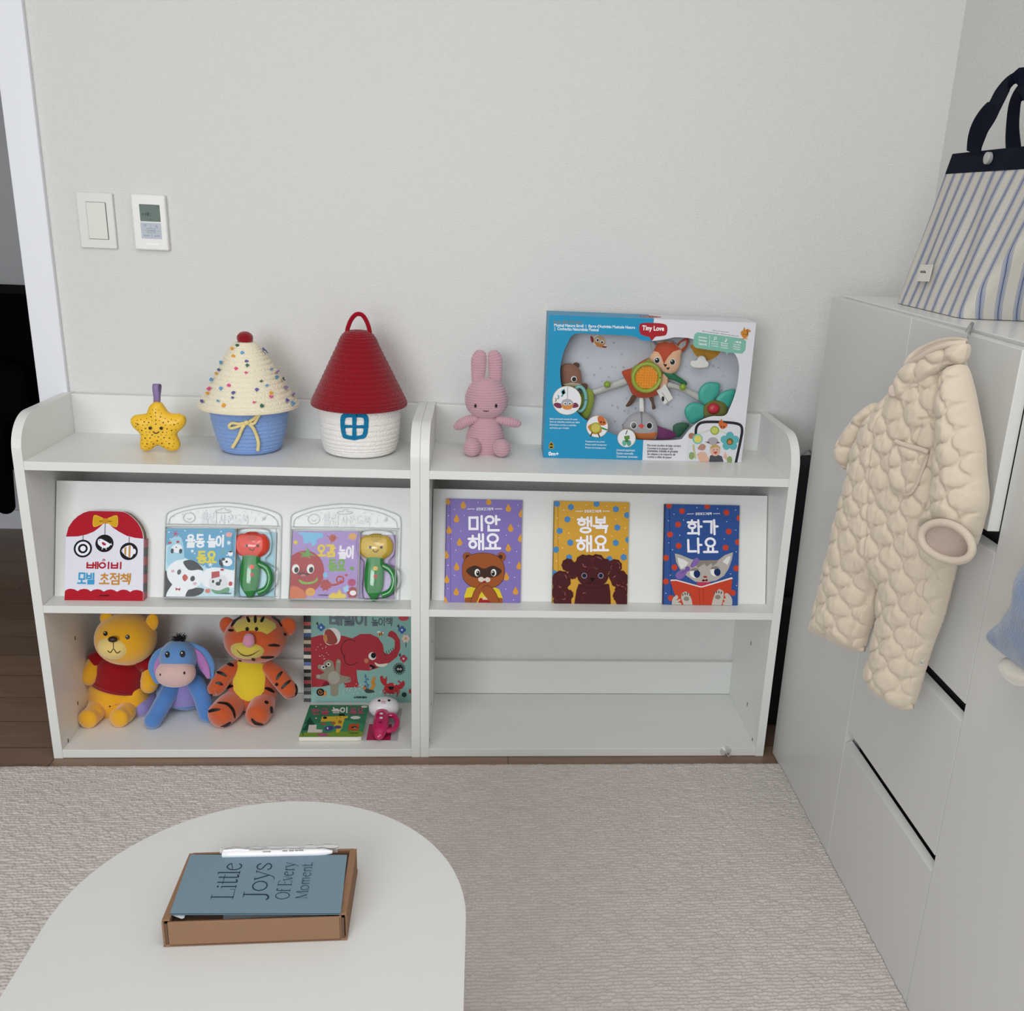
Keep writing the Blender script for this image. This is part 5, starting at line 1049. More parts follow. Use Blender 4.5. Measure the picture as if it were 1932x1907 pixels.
fr = plane_frame((x0, YF + .034, z0), (0, -1, 0))
def soft(name, pts, m, H=.010, R=.02, dy=0.0, parent=t, deco=None, cell=.0016):
    f2 = (fr[0] + Vector((0, dy, 0)), fr[1], fr[2], fr[3]); b = MB(); puff(b, px_outline(f2, pts, z4, True, 5), f2, H, R, m, cell, H * .8, sm=4)
    if deco: deco(Deco(b, z4, .0004, 1.0))
    return b.build(name, parent)
FOX = mat('felt_orange', '#B4492A', .85, 1.1, .2, sheen=.3); CRM = mat('felt_peach', '#DDB08E', .85, 1.1, .2, sheen=.3); GRF = mat('felt_green', '#8A9A3E', .85, 1.1, .2, sheen=.3); BRN = mat('felt_brown', '#5A3E30', .85, 1.1, .2, sheen=.3); GRB = mat('arm_grey', '#BDBDB8', .4); LIM = mat('bead_lime', '#8DAA36', .25); TEA = mat('petal_teal', '#3CA596', .45, 1.1); PUR = mat('felt_purple', '#6E2E62', .8, 1.1, .2, sheen=.3); DRK = mat('eye_dark', '#15181E', .3); EYW = mat('eye_white', '#E6E4E0', .5); MGR = mat('felt_grey', '#A4A4A8', .85, 1.1, .2, sheen=.3)
soft('arm_strip', [(480, 722), (580, 680), (760, 612), (800, 625), (790, 662), (660, 710), (520, 752)], GRB, .006, .008, .006)
soft('arm_strip', [(1080, 640), (1200, 662), (1300, 708), (1390, 752), (1370, 800), (1260, 742), (1160, 700), (1080, 690)], GRB, .006, .008, .006)
for x, y in ((632, 683), (1250, 705)): MB().blob(c3(x, y, .022), (.0075, .006, .0075), LIM).build('bead', t)
soft('leg', [(830, 750), (862, 762), (840, 812), (800, 845), (775, 840), (800, 800)], BRN, .005, .008); soft('leg', [(962, 768), (995, 762), (1005, 810), (1018, 858), (990, 866), (985, 820)], BRN, .005, .008)
soft('fox_body', [(975, 455), (1060, 520), (1120, 590), (1115, 660), (1080, 720), (1000, 765), (900, 775), (830, 745), (790, 660), (745, 575), (760, 552), (830, 530), (900, 480)], FOX, .010, .03, 0, deco=lambda d: (d.poly([(830, 525), (970, 455), (1000, 480), (960, 520), (880, 560), (815, 600)], GRF), d.poly([(1085, 560), (1118, 590), (1112, 665), (1080, 715), (1040, 735), (1060, 640)], CRM)))
soft('scarf', [(1060, 555), (1130, 560), (1200, 600), (1270, 650), (1255, 675), (1180, 640), (1110, 610)], mat('felt_forest', '#1F6A46', .85, 1.1), .006, .01, -.004)
soft('ear', [(975, 312), (1010, 330), (1045, 400), (1020, 440), (990, 400)], MGR, .005, .01, .002); soft('ear', [(1283, 292), (1280, 340), (1240, 400), (1180, 380), (1200, 330), (1250, 295)], FOX, .005, .01, .002, deco=lambda d: d.poly([(1265, 310), (1262, 345), (1225, 380), (1195, 365), (1225, 325)], MGR))
soft('fox_head', [(968, 448), (1000, 395), (1035, 330), (1090, 316), (1160, 325), (1225, 385), (1222, 440), (1214, 510), (1185, 560), (1120, 582), (1050, 548), (1000, 500)], CRM, .013, .03, -.004, deco=lambda d: (d.poly([(1000, 395), (1035, 332), (1090, 320), (1160, 328), (1220, 385), (1160, 400), (1120, 440), (1085, 500), (1062, 440), (1040, 405)], FOX), d.ell(1029, 470, 25, EYW, 28), d.ell(1155, 483, 25, EYW, 28), d.ell(1030, 470, 19, DRK, 22), d.ell(1153, 484, 19, DRK, 22), d.ell(1024, 462, 6, EYW), d.ell(1147, 475, 6, EYW), d.poly([(1078, 498), (1112, 504), (1095, 525)], DRK), d.poly([(1100, 530), (1135, 525), (1118, 548)], DRK)))
# light prism: lime ring around an amber lens of small pyramids
b = MB(); pc = c3(948, 620, .012); kk = (c3(1048, 620) - c3(948, 620)).length / 100
b.tube([pc + Vector((math.cos(a) * 110 * kk, 0, math.sin(a) * 110 * kk)) for a in [2 * PI * k / 16 for k in range(16)]], 17 * kk, mat('ring_lime', '#9DAF3A', .4), 64, 14, True); pr = b.build('prism_ring', t)
AMB = mat('amber_lens', '#DDA03A', .12, 1.2, .8, coat=.6); b = MB(); n = 9
b.add([pc + Vector((0, .003, 0))] + [pc + Vector((math.cos(a) * 100 * kk, .003, math.sin(a) * 100 * kk)) for a in [2 * PI * k / 32 for k in range(32)]], [(0, k + 1, (k + 1) % 32 + 1) for k in range(32)], AMB, False)
for i in range(-4, 5):
    for j in range(-4, 5):
        if math.hypot(i, j) < 4.4:
            c_ = pc + Vector((i * 21 * kk, .003, j * 21 * kk)); r = 10.4 * kk
            b.add([c_ + Vector((-r, 0, -r)), c_ + Vector((r, 0, -r)), c_ + Vector((r, 0, r)), c_ + Vector((-r, 0, r)), c_ + Vector((0, -.005, 0))], [(0, 1, 4), (1, 2, 4), (2, 3, 4), (3, 0, 4)], AMB, False)
b.build('lens', t)
# bear, owl and flower
soft('bear_body', [(440, 700), (505, 715), (520, 790), (490, 900), (450, 950), (400, 900), (380, 800)], GRF, .008, .02)
soft('bear_head', [(250, 520), (300, 495), (355, 505), (405, 550), (420, 620), (412, 680), (350, 690), (262, 680), (248, 600)], mat('felt_tan', '#8A6252', .85, 1.1, .2, sheen=.3), .012, .025, -.002, deco=lambda d: (d.ell(355, 622, 24, EYW, 24), d.ell(357, 624, 17, DRK, 18), d.poly([(262, 660), (340, 650), (420, 660), (400, 690), (300, 690)], mat('felt_buff', '#C9BCA0', .85))))
soft('ear', [(350, 500), (372, 488), (398, 498), (398, 525), (372, 532)], BRN, .005, .01, .002)
soft('arm', [(420, 660), (458, 660), (466, 690), (430, 725), (395, 700)], BRN, .006, .012, -.006)
b = MB(); b.tube([c3(405 + 52 * math.cos(a), 800 + 100 * math.sin(a), .02) for a in [2 * PI * k / 16 for k in range(16)]], .0042, mat('ring_aqua', '#7FC0BC', .4), 60, 12, True); b.build('teether_ring', t)
soft('hanging_strap', [(888, 780), (918, 780), (922, 905), (890, 905)], EYW, .002, .004, .004)
soft('wing', [(745, 990), (800, 985), (850, 990), (830, 1035), (775, 1030)], PUR, .004, .01); soft('wing', [(1010, 1000), (1060, 1010), (1185, 1062), (1150, 1105), (1040, 1110), (1000, 1080)], PUR, .004, .01)
soft('owl_ball', [(748, 1000), (790, 935), (850, 895), (905, 888), (965, 905), (1010, 950), (1032, 1010), (1030, 1075), (1000, 1118), (840, 1112), (770, 1060)], MGR, .016, .03, -.004, deco=lambda d: (d.poly([(815, 1050), (900, 1062), (1030, 1050), (1026, 1080), (1000, 1112), (880, 1114)], mat('felt_amber', '#C8703A', .85, 1.1)), d.ell(838, 998, 27, EYW, 30), d.ell(968, 1000, 27, EYW, 30), d.ell(840, 998, 21, DRK, 24), d.ell(966, 1000, 21, DRK, 24), d.poly([(875, 1000), (900, 982), (926, 1000), (905, 1026)], mat('felt_coral', '#D0504A', .8, 1.1)), d.poly([(895, 890), (912, 890), (910, 985), (900, 985)], mat('felt_slate', '#7E7E86', .85))))
for pts in ([(1430, 840), (1370, 790), (1370, 710), (1420, 655), (1490, 648), (1535, 665), (1530, 730), (1490, 790), (1470, 830)], [(1500, 800), (1540, 740), (1600, 710), (1660, 710), (1650, 770), (1610, 850), (1560, 850)], [(1420, 850), (1360, 815), (1290, 822), (1252, 870), (1262, 930), (1310, 985), (1360, 960), (1420, 920)]): soft('petal', pts, TEA, .006, .012, -.002)
soft('leaf', [(1160, 1000), (1220, 975), (1290, 990), (1250, 1050), (1200, 1095), (1165, 1060)], mat('leaf_green', '#245A40', .6, 1.1), .004, .012)
soft('flower_center', [(1400, 880), (1430, 815), (1500, 792), (1575, 815), (1598, 870), (1570, 922), (1470, 930), (1420, 935)], mat('felt_moss', '#6A6A30', .8, 1.1), .007, .014, -.006)
b = MB(); b.blob(c3(1500, 882, .022), (.0145, .010, .0125), mat('bead_red', '#C2323E', .35)); b.build('flower_bead', t)
b = MB(); f2 = (fr[0] + Vector((0, -.004, 0)), fr[1], fr[2], fr[3]); puff(b, px_outline(f2, [(1295, 500), (1315, 470), (1350, 470), (1365, 440), (1395, 432), (1420, 445), (1428, 470), (1448, 490), (1440, 525), (1390, 535), (1320, 530)], z4, True, 5), f2, .003, .003, EYW, .0014, .002); b.build('cloud', t)
b = MB(); A = Art(b, [(1030, 720), (1110, 712), (1175, 790), (1105, 850)], c3(1100, 852, .026), c3(1172, 800, .026) - c3(1100, 852, .026), c3(1035, 735, .026) - c3(1100, 852, .026)); b.obox(A.O + A.N * -.0006, A.U, A.V, A.N * .0006, EYW)
A.ell(1090, 790, 16, bk, 22)
for i in range(5): A.stroke([(1085 + i * 9, 745 + i * 11), (1110 + i * 9, 775 + i * 11)], 3, bk)
b.build('care_tag', t)
# ------------------------------------------------------------------ plush animals in the left bottom compartment
za = zoom(80, 1130, 440, 1932); zt_ = zoom(370, 1130, 800, 1932)
def fur(name, col, k=1.1): return mat(name, col, .95, k, .08, sheen=.7, bump=(650, .75), vary=.06, bdist=.0014)
def rotm(ax, deg): return Matrix.Rotation(math.radians(deg), 3, ax)
def qa(u, v, y): return at('y', y, *za(u, v))
def qt(u, v, y): return at('y', y, *zt_(u, v))
KA = mpp((.15, -.12, .15)) * 360 / 1932; KT = mpp((.4, -.12, .15)) * 430 / 1932
def rest(p, r): return Vector((p.x, p.y, max(p.z, ZB + r)))
# yellow bear in a red shirt
FY = fur('plush_yellow', '#DFA21E', 1.12); FR = mat('shirt_red', '#86000F', .85, 1.15, .15, sheen=.4, bump=(900, .4)); BK2 = mat('embroidery_black', '#0C0B0A', .5)
t = thing('plush_bear', 'yellow plush bear in a red shirt sitting in the left bottom compartment', 'soft toy', (.125, -.11, ZB), 'plush animals in the bottom compartment')
b = MB(); b.limb([Vector((.125, -.092, ZB + .030)), qa(760, 1000, -.092), qa(775, 850, -.090), qa(800, 700, -.088), qa(820, 610, -.088)], [240 * KA, 285 * KA, 265 * KA, 235 * KA, 190 * KA], FY, 30, 44, .82, capm=.5); b.build('body', t)
b = MB(); b.limb([qa(768, 880, -.091), qa(775, 850, -.090), qa(800, 700, -.089), qa(815, 615, -.088), qa(820, 580, -.088)], [282 * KA, 276 * KA, 252 * KA, 215 * KA, 150 * KA], FR, 26, 44, .86, cap=False)
b.limb([qa(640, 640, -.092), qa(560, 610, -.096), qa(505, 640, -.102)], [95 * KA, 92 * KA, 88 * KA], FR, 14, 26, cap=False); b.limb([qa(1000, 640, -.092), qa(1080, 660, -.098), qa(1105, 720, -.108)], [95 * KA, 96 * KA, 90 * KA], FR, 14, 26, cap=False)
b.build('shirt', t)
for pts in ([(530, 650, -.100), (500, 740, -.112), (480, 790, -.118)], [(1095, 720, -.104), (1090, 830, -.118), (1082, 870, -.122)]):
    b = MB(); b.limb([qa(*p) for p in pts], [78 * KA, 92 * KA, 84 * KA], FY, 16, 26); b.build('arm', t)
for pts, fc in (([(610, 1090, -.075), (540, 1130, -.14), (500, 1180, -.16)], (462, 1222, -.178)), ([(890, 1090, -.075), (850, 1140, -.14), (810, 1180, -.16)], (775, 1205, -.174))):
    b = MB(); P = [rest(qa(*p), 88 * KA) for p in pts]; c = rest(qa(*fc), 94 * KA)
    b.limb(P + [c], [100 * KA, 98 * KA, 96 * KA, 96 * KA], FY, 18, 28, capm=.55); b.build('leg', t)
hc_ = qa(845, 400, -.108); b = MB(); b.blob(hc_, (292 * KA, 262 * KA, 262 * KA), FY, rotm('Y', 6), 48, 32, .96); 
d = Deco(b, za, .0007, 1.3); d.ell(640, 350, 22, BK2, 24); d.ell(862, 385, 22, BK2, 24); d.ell(634, 342, 6, EYW); d.ell(856, 377, 6, EYW); hd = b.build('head', t)
b = MB(); b.blob(qa(735, 480, -.150), (160 * KA, 120 * KA, 128 * KA), fur('plush_butter', '#E6C878', 1.1), None, 36, 24); d = Deco(b, za, .0006, 1.2); d.stroke([(718, 440), (720, 500)], 7, BK2); d.stroke([(660, 520), (690, 540), (720, 505), (755, 545), (790, 525)], 8, BK2); b.build('muzzle', t)
b = MB(); b.blob(qa(712, 408, -.150 - 98 * KA), (44 * KA, 28 * KA, 30 * KA), mat('nose_brown', '#2E1C12', .5)); b.build('nose', t)
for c, r in (((655, 205, -.108), (68, 34, 80)), ((1112, 235, -.104), (62, 34, 96))):
    b = MB(); b.blob(qa(*c), tuple(x * KA for x in r), FY, rotm('Y', 12 if c[0] > 900 else -14)); b.build('ear', t)
# blue donkey
FB = fur('plush_blue', '#4E7DBE', 1.1); FL = fur('plush_lavender', '#8E82BE', 1.1); FP = fur('plush_pinkbeige', '#D2B0AC', 1.1); FPK = fur('plush_pink', '#B478B8', 1.1); FB2 = fur('plush_blue_light', '#5F8CC4', 1.1)
t = thing('plush_donkey', 'blue plush donkey with black mane and lavender belly between bear and tiger', 'soft toy', (.30, -.10, ZB), 'plush animals in the bottom compartment')
b = MB(); b.limb([qa(1390, 990, -.085), qa(1420, 880, -.085), qa(1470, 740, -.080)], [235 * KA, 240 * KA, 170 * KA], FB, 24, 40, .80, capm=.4); d = Deco(b, za, .001, 1.6)
d.poly([(1290, 1095), (1260, 1010), (1290, 900), (1340, 850), (1500, 830), (1540, 940), (1560, 1080), (1420, 1098)], FL); b.build('body', t)
for pts, foot in (([(1320, 880, -.115), (1240, 1020, -.14), (1160, 1160, -.165)], (1122, 1232, -.178)), ([(1560, 860, -.11), (1620, 990, -.13), (1650, 1100, -.14)], (1668, 1170, -.148))):
    b = MB(); P = [rest(qa(*p), 85 * KA) for p in pts] + [rest(qa(*foot), 84 * KA)]; b.limb(P, [88 * KA, 88 * KA, 84 * KA, 86 * KA], FB, 22, 28); b.build('front_leg', t)
for pts in ([(1120, 1000, -.075), (1085, 1040, -.095), (1010, 1140, -.118)],):
    b = MB(); b.limb([rest(qa(*p), 72 * KA) for p in pts], [70 * KA, 78 * KA, 92 * KA], FL, 16, 26); b.build('hind_leg', t)
b = MB(); b.blob(qa(1375, 600, -.135), (178 * KA, 165 * KA, 190 * KA), FB2, None, 40, 28, .95)
d = Deco(b, za, .0007, 1.2); d.ell(1268, 562, 24, BK2, 32); d.ell(1418, 556, 28, BK2, 34); d.ell(1262, 552, 7, EYW); d.ell(1411, 546, 8, EYW); b.build('head', t)
b = MB(); b.blob(qa(1350, 750, -.160), (190 * KA, 140 * KA, 138 * KA), FP, None, 40, 28, .92); d = Deco(b, za, .0006, 1.2); d.ell(1195, 765, 7, BK2, 12); d.ell(1437, 748, 11, BK2, 15); b.build('muzzle', t)
for pts, rr, sgn in (([(1290, 500, -.125), (1200, 570, -.128), (1150, 690, -.135), (1170, 820, -.145)], (42, 68, 74, 40), 1), ([(1500, 480, -.12), (1600, 560, -.12), (1665, 680, -.122), (1700, 770, -.128)], (50, 84, 84, 40), -1)):
    b = MB(); b.limb([qa(*p) for p in pts], [r * KA for r in rr], FB2, 26, 26, .38)
    P2 = [(p[0] + 22 * sgn, p[1] + 14, p[2] - .008) for p in pts[:]]; b.limb([qa(*p) for p in P2], [r * KA * .55 for r in rr], FPK, 22, 20, .35); b.build('ear', t)
b = MB(); rs = random.Random(8); c0 = qa(1390, 432, -.130)
for i in range(90):
    a = rs.uniform(-1.25, 1.25); L = rs.uniform(55, 95) * KA; e = c0 + Vector((math.sin(a) * L * .95, rs.uniform(-.012, .012), math.cos(a) * L)); s0 = c0 + Vector((rs.uniform(-30, 30) * KA, rs.uniform(-.005, .005), 0))
    b.rings([s0, s0.lerp(e, .5) + Vector((rs.uniform(-.002, .002), 0, .001)), e], [.0012, .001, .0003], mat('mane_black', '#0A0A0A', .8), 5)
b.build('mane', t)
# orange tiger
FO = fur('plush_orange', '#BC5228', 1.12); FYL = fur('plush_lemon', '#D9BE2C', 1.1); FYM = fur('plush_straw', '#C8B24A', 1.1); FNP = mat('nose_pink', '#C887A2', .8, 1.1, .15, sheen=.5)
t = thing('plush_tiger', 'orange striped plush tiger with a yellow belly, right of the blue donkey', 'soft toy', (.41, -.10, ZB), 'plush animals in the bottom compartment')
b = MB(); b.limb([Vector((qt(480, 860, -.09).x, -.09, ZB + .028)), qt(478, 760, -.088), qt(475, 620, -.085), qt(478, 510, -.082)], [205 * KT, 215 * KT, 190 * KT, 140 * KT], FO, 30, 44, .82, capm=.5)
d = Deco(b, zt_, .0010, 1.4); d.poly([(355, 528), (460, 535), (590, 545), (585, 680), (575, 780), (520, 845), (440, 866), (370, 840), (320, 770), (312, 690), (335, 600)], FYL)
for s_ in ([(240, 765), (280, 742), (318, 735)], [(580, 752), (620, 765), (660, 790)], [(225, 830), (250, 800), (270, 790)], [(250, 560), (280, 548)], [(330, 860), (365, 842)]): d.stroke(s_, 28, BK2, True)
b.build('body', t)
def striped(pts, rr, stripes, name, foot=None):
    b = MB(); P = [qt(*p) for p in pts]
    if foot: P = [rest(p, 100 * KT) for p in P] + [rest(qt(*foot[0]), foot[1] * KT)]; rr = rr + [foot[1]]
    b.limb(P, [r * KT for r in rr], FO, 22, 30, capm=.7 if foot else 1); d = Deco(b, zt_, .0009, 1.3)
    for s_ in stripes: d.stroke(s_, 27, BK2, True)
    b.build(name, t)
striped([(330, 580, -.10), (250, 640, -.115), (180, 740, -.128), (165, 755, -.13)], [62, 74, 72, 66], [[(255, 545), (290, 555), (320, 570)], [(172, 618), (215, 630), (258, 655)], [(165, 712), (195, 712), (225, 728)], [(112, 820), (140, 812)]], 'arm')
striped([(620, 580, -.10), (690, 650, -.112), (780, 760, -.125), (792, 780, -.126)], [62, 76, 74, 68], [[(730, 615), (700, 650), (680, 685)], [(800, 690), (755, 725), (725, 760)], [(838, 720), (858, 770), (840, 820)], [(690, 710), (680, 735)]], 'arm')
striped([(330, 860, -.11), (275, 920, -.145)], [105, 118], [[(180, 880), (260, 890), (310, 940), (328, 1010)], [(92, 960), (145, 942), (208, 935)], [(185, 1095), (245, 1075), (292, 1040)]], 'leg', ((208, 985, -.176), 112))
striped([(570, 870, -.11), (550, 930, -.145)], [100, 108], [[(580, 868), (610, 885)], [(635, 910), (640, 970)], [(470, 1010), (505, 1050), (570, 1062)]], 'leg', ((520, 985, -.172), 100))
b = MB(); b.blob(qt(505, 330, -.110), (258 * KT, 225 * KT, 205 * KT), FO, None, 48, 32, .95); b.blob(qt(452, 408, -.150), (150 * KT, 118 * KT, 92 * KT), FYM, None, 36, 24, .95)
d = Deco(b, zt_, .0008, 1.3)
d.poly([(315, 235), (345, 185), (420, 160), (500, 152), (600, 165), (670, 205), (682, 240), (640, 275), (600, 300), (560, 280), (480, 268), (400, 268), (345, 285)], FYM)
d.poly([(340, 290), (400, 272), (490, 270), (560, 284), (600, 305), (530, 350), (440, 330), (370, 345)], FO)
for s_ in ([(500, 140), (502, 175), (500, 205)], [(430, 150), (445, 180), (452, 200)], [(575, 150), (558, 180), (550, 200)], [(300, 235), (335, 180), (390, 145)], [(640, 150), (700, 185), (722, 235)]): d.stroke(s_, 26, BK2, True)
d.ell(434, 256, 15, BK2, 17); d.ell(512, 256, 15, BK2, 17)
for s_ in ([(275, 265), (320, 268)], [(610, 392), (660, 390), (706, 396)], [(545, 490), (600, 492), (660, 488)], [(330, 525), (385, 520)], [(470, 500), (498, 515)], [(740, 290), (757, 310)]): d.stroke(s_, 22, BK2, True)
d.stroke([(345, 428), (385, 465), (430, 478), (480, 465), (535, 432)], 7, BK2, True)
b.build('head', t)
b = MB(); n_ = qt(446, 372, -.150 - 100 * KT); b.limb([n_ + Vector((0, .004, -.010)), n_, n_ + Vector((0, .004, .009))], [.006, .013, .012], FNP, 14, 24, .7); b.build('nose', t)
for c, r in (((268, 228, -.10), (66, 32, 82)), ((775, 235, -.10), (72, 32, 84))):
    b = MB(); b.blob(qt(*c), tuple(x * KT for x in r), FO, rotm('Y', -12 if c[0] < 400 else 14)); b.build('ear', t)
# ------------------------------------------------------------------ elephant board book leaning in the corner
PBe = Vector((0, -.060, ZB)); de = Vector((0, .062, .300)).normalized(); ne = Vector((0, -de.z, de.y))
quad = [(985, -60), (1838, -60), (1828, 858), (975, 868)]
bl = on_plane(PBe, ne, *zt_(975, 868)); br = on_plane(PBe, ne, *zt_(1822, 858)); tl = on_plane(PBe, ne, *zt_(985, -60))
o = Vector((bl.x, PBe.y, ZB + .0006)); U = Vector((min(br.x, .779) - bl.x, 0, 0)); V = de * min((tl - bl).dot(de), .325)
t = thing('board_book', 'mint board book with a red elephant leaning in the bottom corner', 'book', o + U * .5)
MNT = mat('cover_mint', '#86B2AA', .25, 1.0, .4, coat=.2); h = homog(quad); th = .016
def e3(x, y, n=0.0): u, v = h(x, y); return o + U * u + V * (1 - v) + ne * n
b = MB(); b.obox(o - ne * .0022, U, V, ne * .0022, MNT); A = Art(b, quad, o, U, V)
rd = ink('#AC3540'); rdl = ink('#B8424C'); wt = ink('#E6E2DC'); bk = ink('#1A1A1E'); gy = ink('#938C7A'); gy2 = ink('#AAA496'); dkg = ink('#3E4A50')
han(A, '배밀이', 1302, 150, 310, 110, 22, ink('#6A7880')); han(A, '놀이책', 1582, 176, 172, 66, 9, ink('#5A666E'))
A.poly([(980, 318), (1060, 296), (1150, 290), (1260, 300), (1330, 320), (1400, 282), (1480, 280), (1550, 310), (1590, 370), (1600, 440), (1640, 450), (1690, 400), (1690, 330), (1665, 310), (1630, 295), (1640, 265), (1665, 250), (1700, 270), (1735, 330), (1738, 400), (1710, 470), (1650, 520), (1590, 540), (1540, 570), (1470, 592), (1365, 588), (1370, 660), (1388, 735), (1268, 738), (1255, 690), (1090, 690), (1068, 735), (980, 738)], rd)
A.poly([(1095, 262), (1130, 240), (1180, 235), (1220, 262), (1232, 310), (1212, 360), (1170, 375), (1120, 375), (1088, 330)], wt, True); A.poly([(1100, 262), (1140, 245), (1180, 280), (1205, 340), (1180, 372), (1130, 372), (1095, 340)], ink('#9A4A44'), True); A.poly([(1088, 300), (1110, 290), (1120, 330), (1110, 360), (1092, 340)], ink('#C88A4A'), True)
A.stroke([(1358, 345), (1300, 330), (1245, 370), (1240, 430), (1270, 480)], 5, bk); A.stroke([(1258, 470), (1275, 530), (1330, 545), (1375, 520)], 5, bk)
A.ell(1500, 468, 33, wt, 33); A.ell(1510, 462, 22, bk, 24); A.ell(1449, 508, 20, ink('#C87A5A')); A.poly([(1520, 520), (1560, 535), (1630, 528), (1600, 555), (1540, 552)], ink('#E4DCCC'), True); A.poly([(1480, 538), (1530, 562), (1490, 578)], bk, True); A.ell(1486, 570, 10, ink('#C8787A'))
for i in range(6): A.stroke([(1600 + i * 18, 435 - i * 10), (1608 + i * 18, 462 - i * 12)], 4, bk)
A.poly([(1040, 555), (1050, 545), (1080, 550), (1090, 525), (1130, 505), (1165, 520), (1175, 560), (1185, 600), (1195, 510), (1215, 498), (1232, 520), (1225, 600), (1230, 630), (1290, 645), (1312, 655), (1312, 690), (1260, 700), (1215, 720), (1205, 800), (1170, 812), (1145, 800), (1140, 730), (1110, 680), (1040, 668), (1020, 655), (1025, 632), (1060, 630), (1090, 610), (1060, 590)], gy, True)
A.ell(1172, 655, 50, gy2, 55); A.ell(1052, 565, 18, gy); A.ell(1130, 518, 16, gy); A.ell(1082, 567, 17, wt); A.ell(1084, 567, 9, bk); A.ell(1128, 541, 17, wt); A.ell(1127, 541, 9, bk); A.ell(1106, 560, 10, bk, 8); A.ell(1042, 645, 14, gy2); A.ell(1215, 520, 12, gy2); A.ell(1302, 668, 10, ink('#8A6A60'))
for k in range(18): A.stroke([(1728 + 22 * math.cos(k * .349), 572 + 22 * math.sin(k * .349)), (1728 + 50 * math.cos(k * .349), 572 + 50 * math.sin(k * .349))], 7, ink('#22302A'), False)
A.ell(1728, 572, 34, ink('#22302A')); A.ell(1718, 575, 9, wt); A.ell(1740, 575, 9, wt); A.ell(1718, 575, 5, bk); A.ell(1740, 575, 5, bk)
cr = ink('#B23238'); A.ell(1660, 740, 62, cr, 48); A.poly([(1605, 720), (1575, 690), (1565, 650), (1580, 632), (1600, 660), (1622, 640), (1620, 690), (1625, 720)], cr, True); A.poly([(1700, 720), (1735, 700), (1715, 680), (1725, 672), (1745, 690), (1760, 672), (1775, 700), (1750, 740), (1715, 745)], cr, True)
for s_ in (-1, 1):
    for i in range(4): A.stroke([(1660 + s_ * 50, 740 + i * 12), (1660 + s_ * (75 - i * 8), 765 + i * 12)], 7, cr)
A.stroke([(1640, 700), (1636, 690)], 5, cr); A.ell(1636, 690, 9, wt); A.ell(1690, 702, 9, wt); A.ell(1637, 690, 5, bk); A.ell(1689, 702, 5, bk); A.poly([(1638, 725), (1682, 727), (1670, 750), (1645, 748)], bk, True)
A.ell(1056, 780, 34, bk, 32); A.stroke([(1056, 780), (1066, 772), (1050, 764), (1038, 780), (1056, 798), (1076, 782)], 5, ink('#C88A4A')); A.poly([(1030, 812), (1080, 806), (1090, 770), (1105, 768), (1100, 810)], ink('#D0884A'), True)
for i in range(5): A.ell(1440 + (i % 2) * 20, 640 + i * 24, 11, ink('#4A78A8'), 7, 30)
A.stroke([(1438, 620), (1450, 700), (1470, 760)], 5, ink('#4A78A8')); A.stroke([(1515, 655), (1500, 690), (1515, 710), (1480, 760)], 24, ink('#D08A3A')); A.poly([(1425, 740), (1440, 715), (1455, 745), (1500, 755), (1515, 775), (1450, 780)], ink('#3A4A44'), True); A.ell(1432, 740, 14, ink('#C87848'))
for x, y, c in ((1068, 230, '#3F6AA4'), (1752, 242, '#3F62A4'), (1765, 485, '#B8384A')): [A.ell(x + 17 * math.cos(k * 1.571), y + 17 * math.sin(k * 1.571), 15, ink(c)) for k in range(4)]; A.ell(x, y, 8, wt); A.poly([(x - 42, y - 30), (x - 20, y - 8), (x - 30, y - 50)], dkg)
[A.ell(1785 + 22 * math.cos(k * 1.05), 315 + 22 * math.sin(k * 1.05), 14, ink('#D8C6BE')) for k in range(6)]; A.ell(1785, 315, 9, ink('#C89A4A')); A.stroke([(1786, 340), (1784, 385)], 4, dkg)
A.ell(1570, 275, 24, ink('#C8924A'), 18, -20); A.ell(1560, 262, 18, ink('#D8E2DE'), 10); A.ell(1592, 268, 8, wt); A.stroke([(1562, 266), (1566, 290)], 5, bk); A.stroke([(1576, 262), (1582, 286)], 5, bk); A.ell(1765, 140, 42, ink('#C4525A'), 26)
rs = random.Random(12)
for i in range(60):
    x, y = rs.choice([(rs.uniform(1000, 1130), rs.uniform(370, 500)), (rs.uniform(1250, 1420), rs.uniform(690, 790)), (rs.uniform(1500, 1700), rs.uniform(760, 830))]); A.ell(x, y, 3.5, wt, n=8)
A.ell(1770, 790, 20, ink('#2A3A34')); A.ell(1820, 760, 10, cr, 20)
A.text('스마트베어', 1395, 818, 112, 20, bk, .04)
b.build('front_cover', t)
PBK = mat('page_edge_black', '#17181A', .35); 
p_ = MB(); cols = ['#17181A', '#A84A46', '#17181A', '#5A8A8A', '#17181A', '#D8D0C0', '#17181A', '#17181A', '#C0584E', '#17181A', '#E0DCD0', '#2E4A7E', '#17181A', '#B8A88A', '#17181A', '#A83E3A', '#17181A', '#D8D0C0', '#17181A', '#5A6A9A', '#C8C4BC', '#17181A', '#8E8A84', '#17181A', '#A84A46', '#17181A', '#7E7E7A', '#17181A', '#8E9A94', '#17181A']
us = (912 - 975) / (1828 - 975); hgt = V.length
for i, c in enumerate(cols): p_.obox(o + U * us + V * (1 - (i + 1) / len(cols)) - ne * .0065, U * (-us), V / len(cols), ne * .0045, mat('tab_' + c[1:], c, .25, 1.1))
p_.build('page_tabs', t)
b2 = MB(); b2.obox(o - ne * .0155, U, V, ne * .012, PAGE); b2.build('pages', t)
b2 = MB(); b2.obox(o - ne * .0175, U, V, ne * .002, MNT); b2.build('back_cover', t)
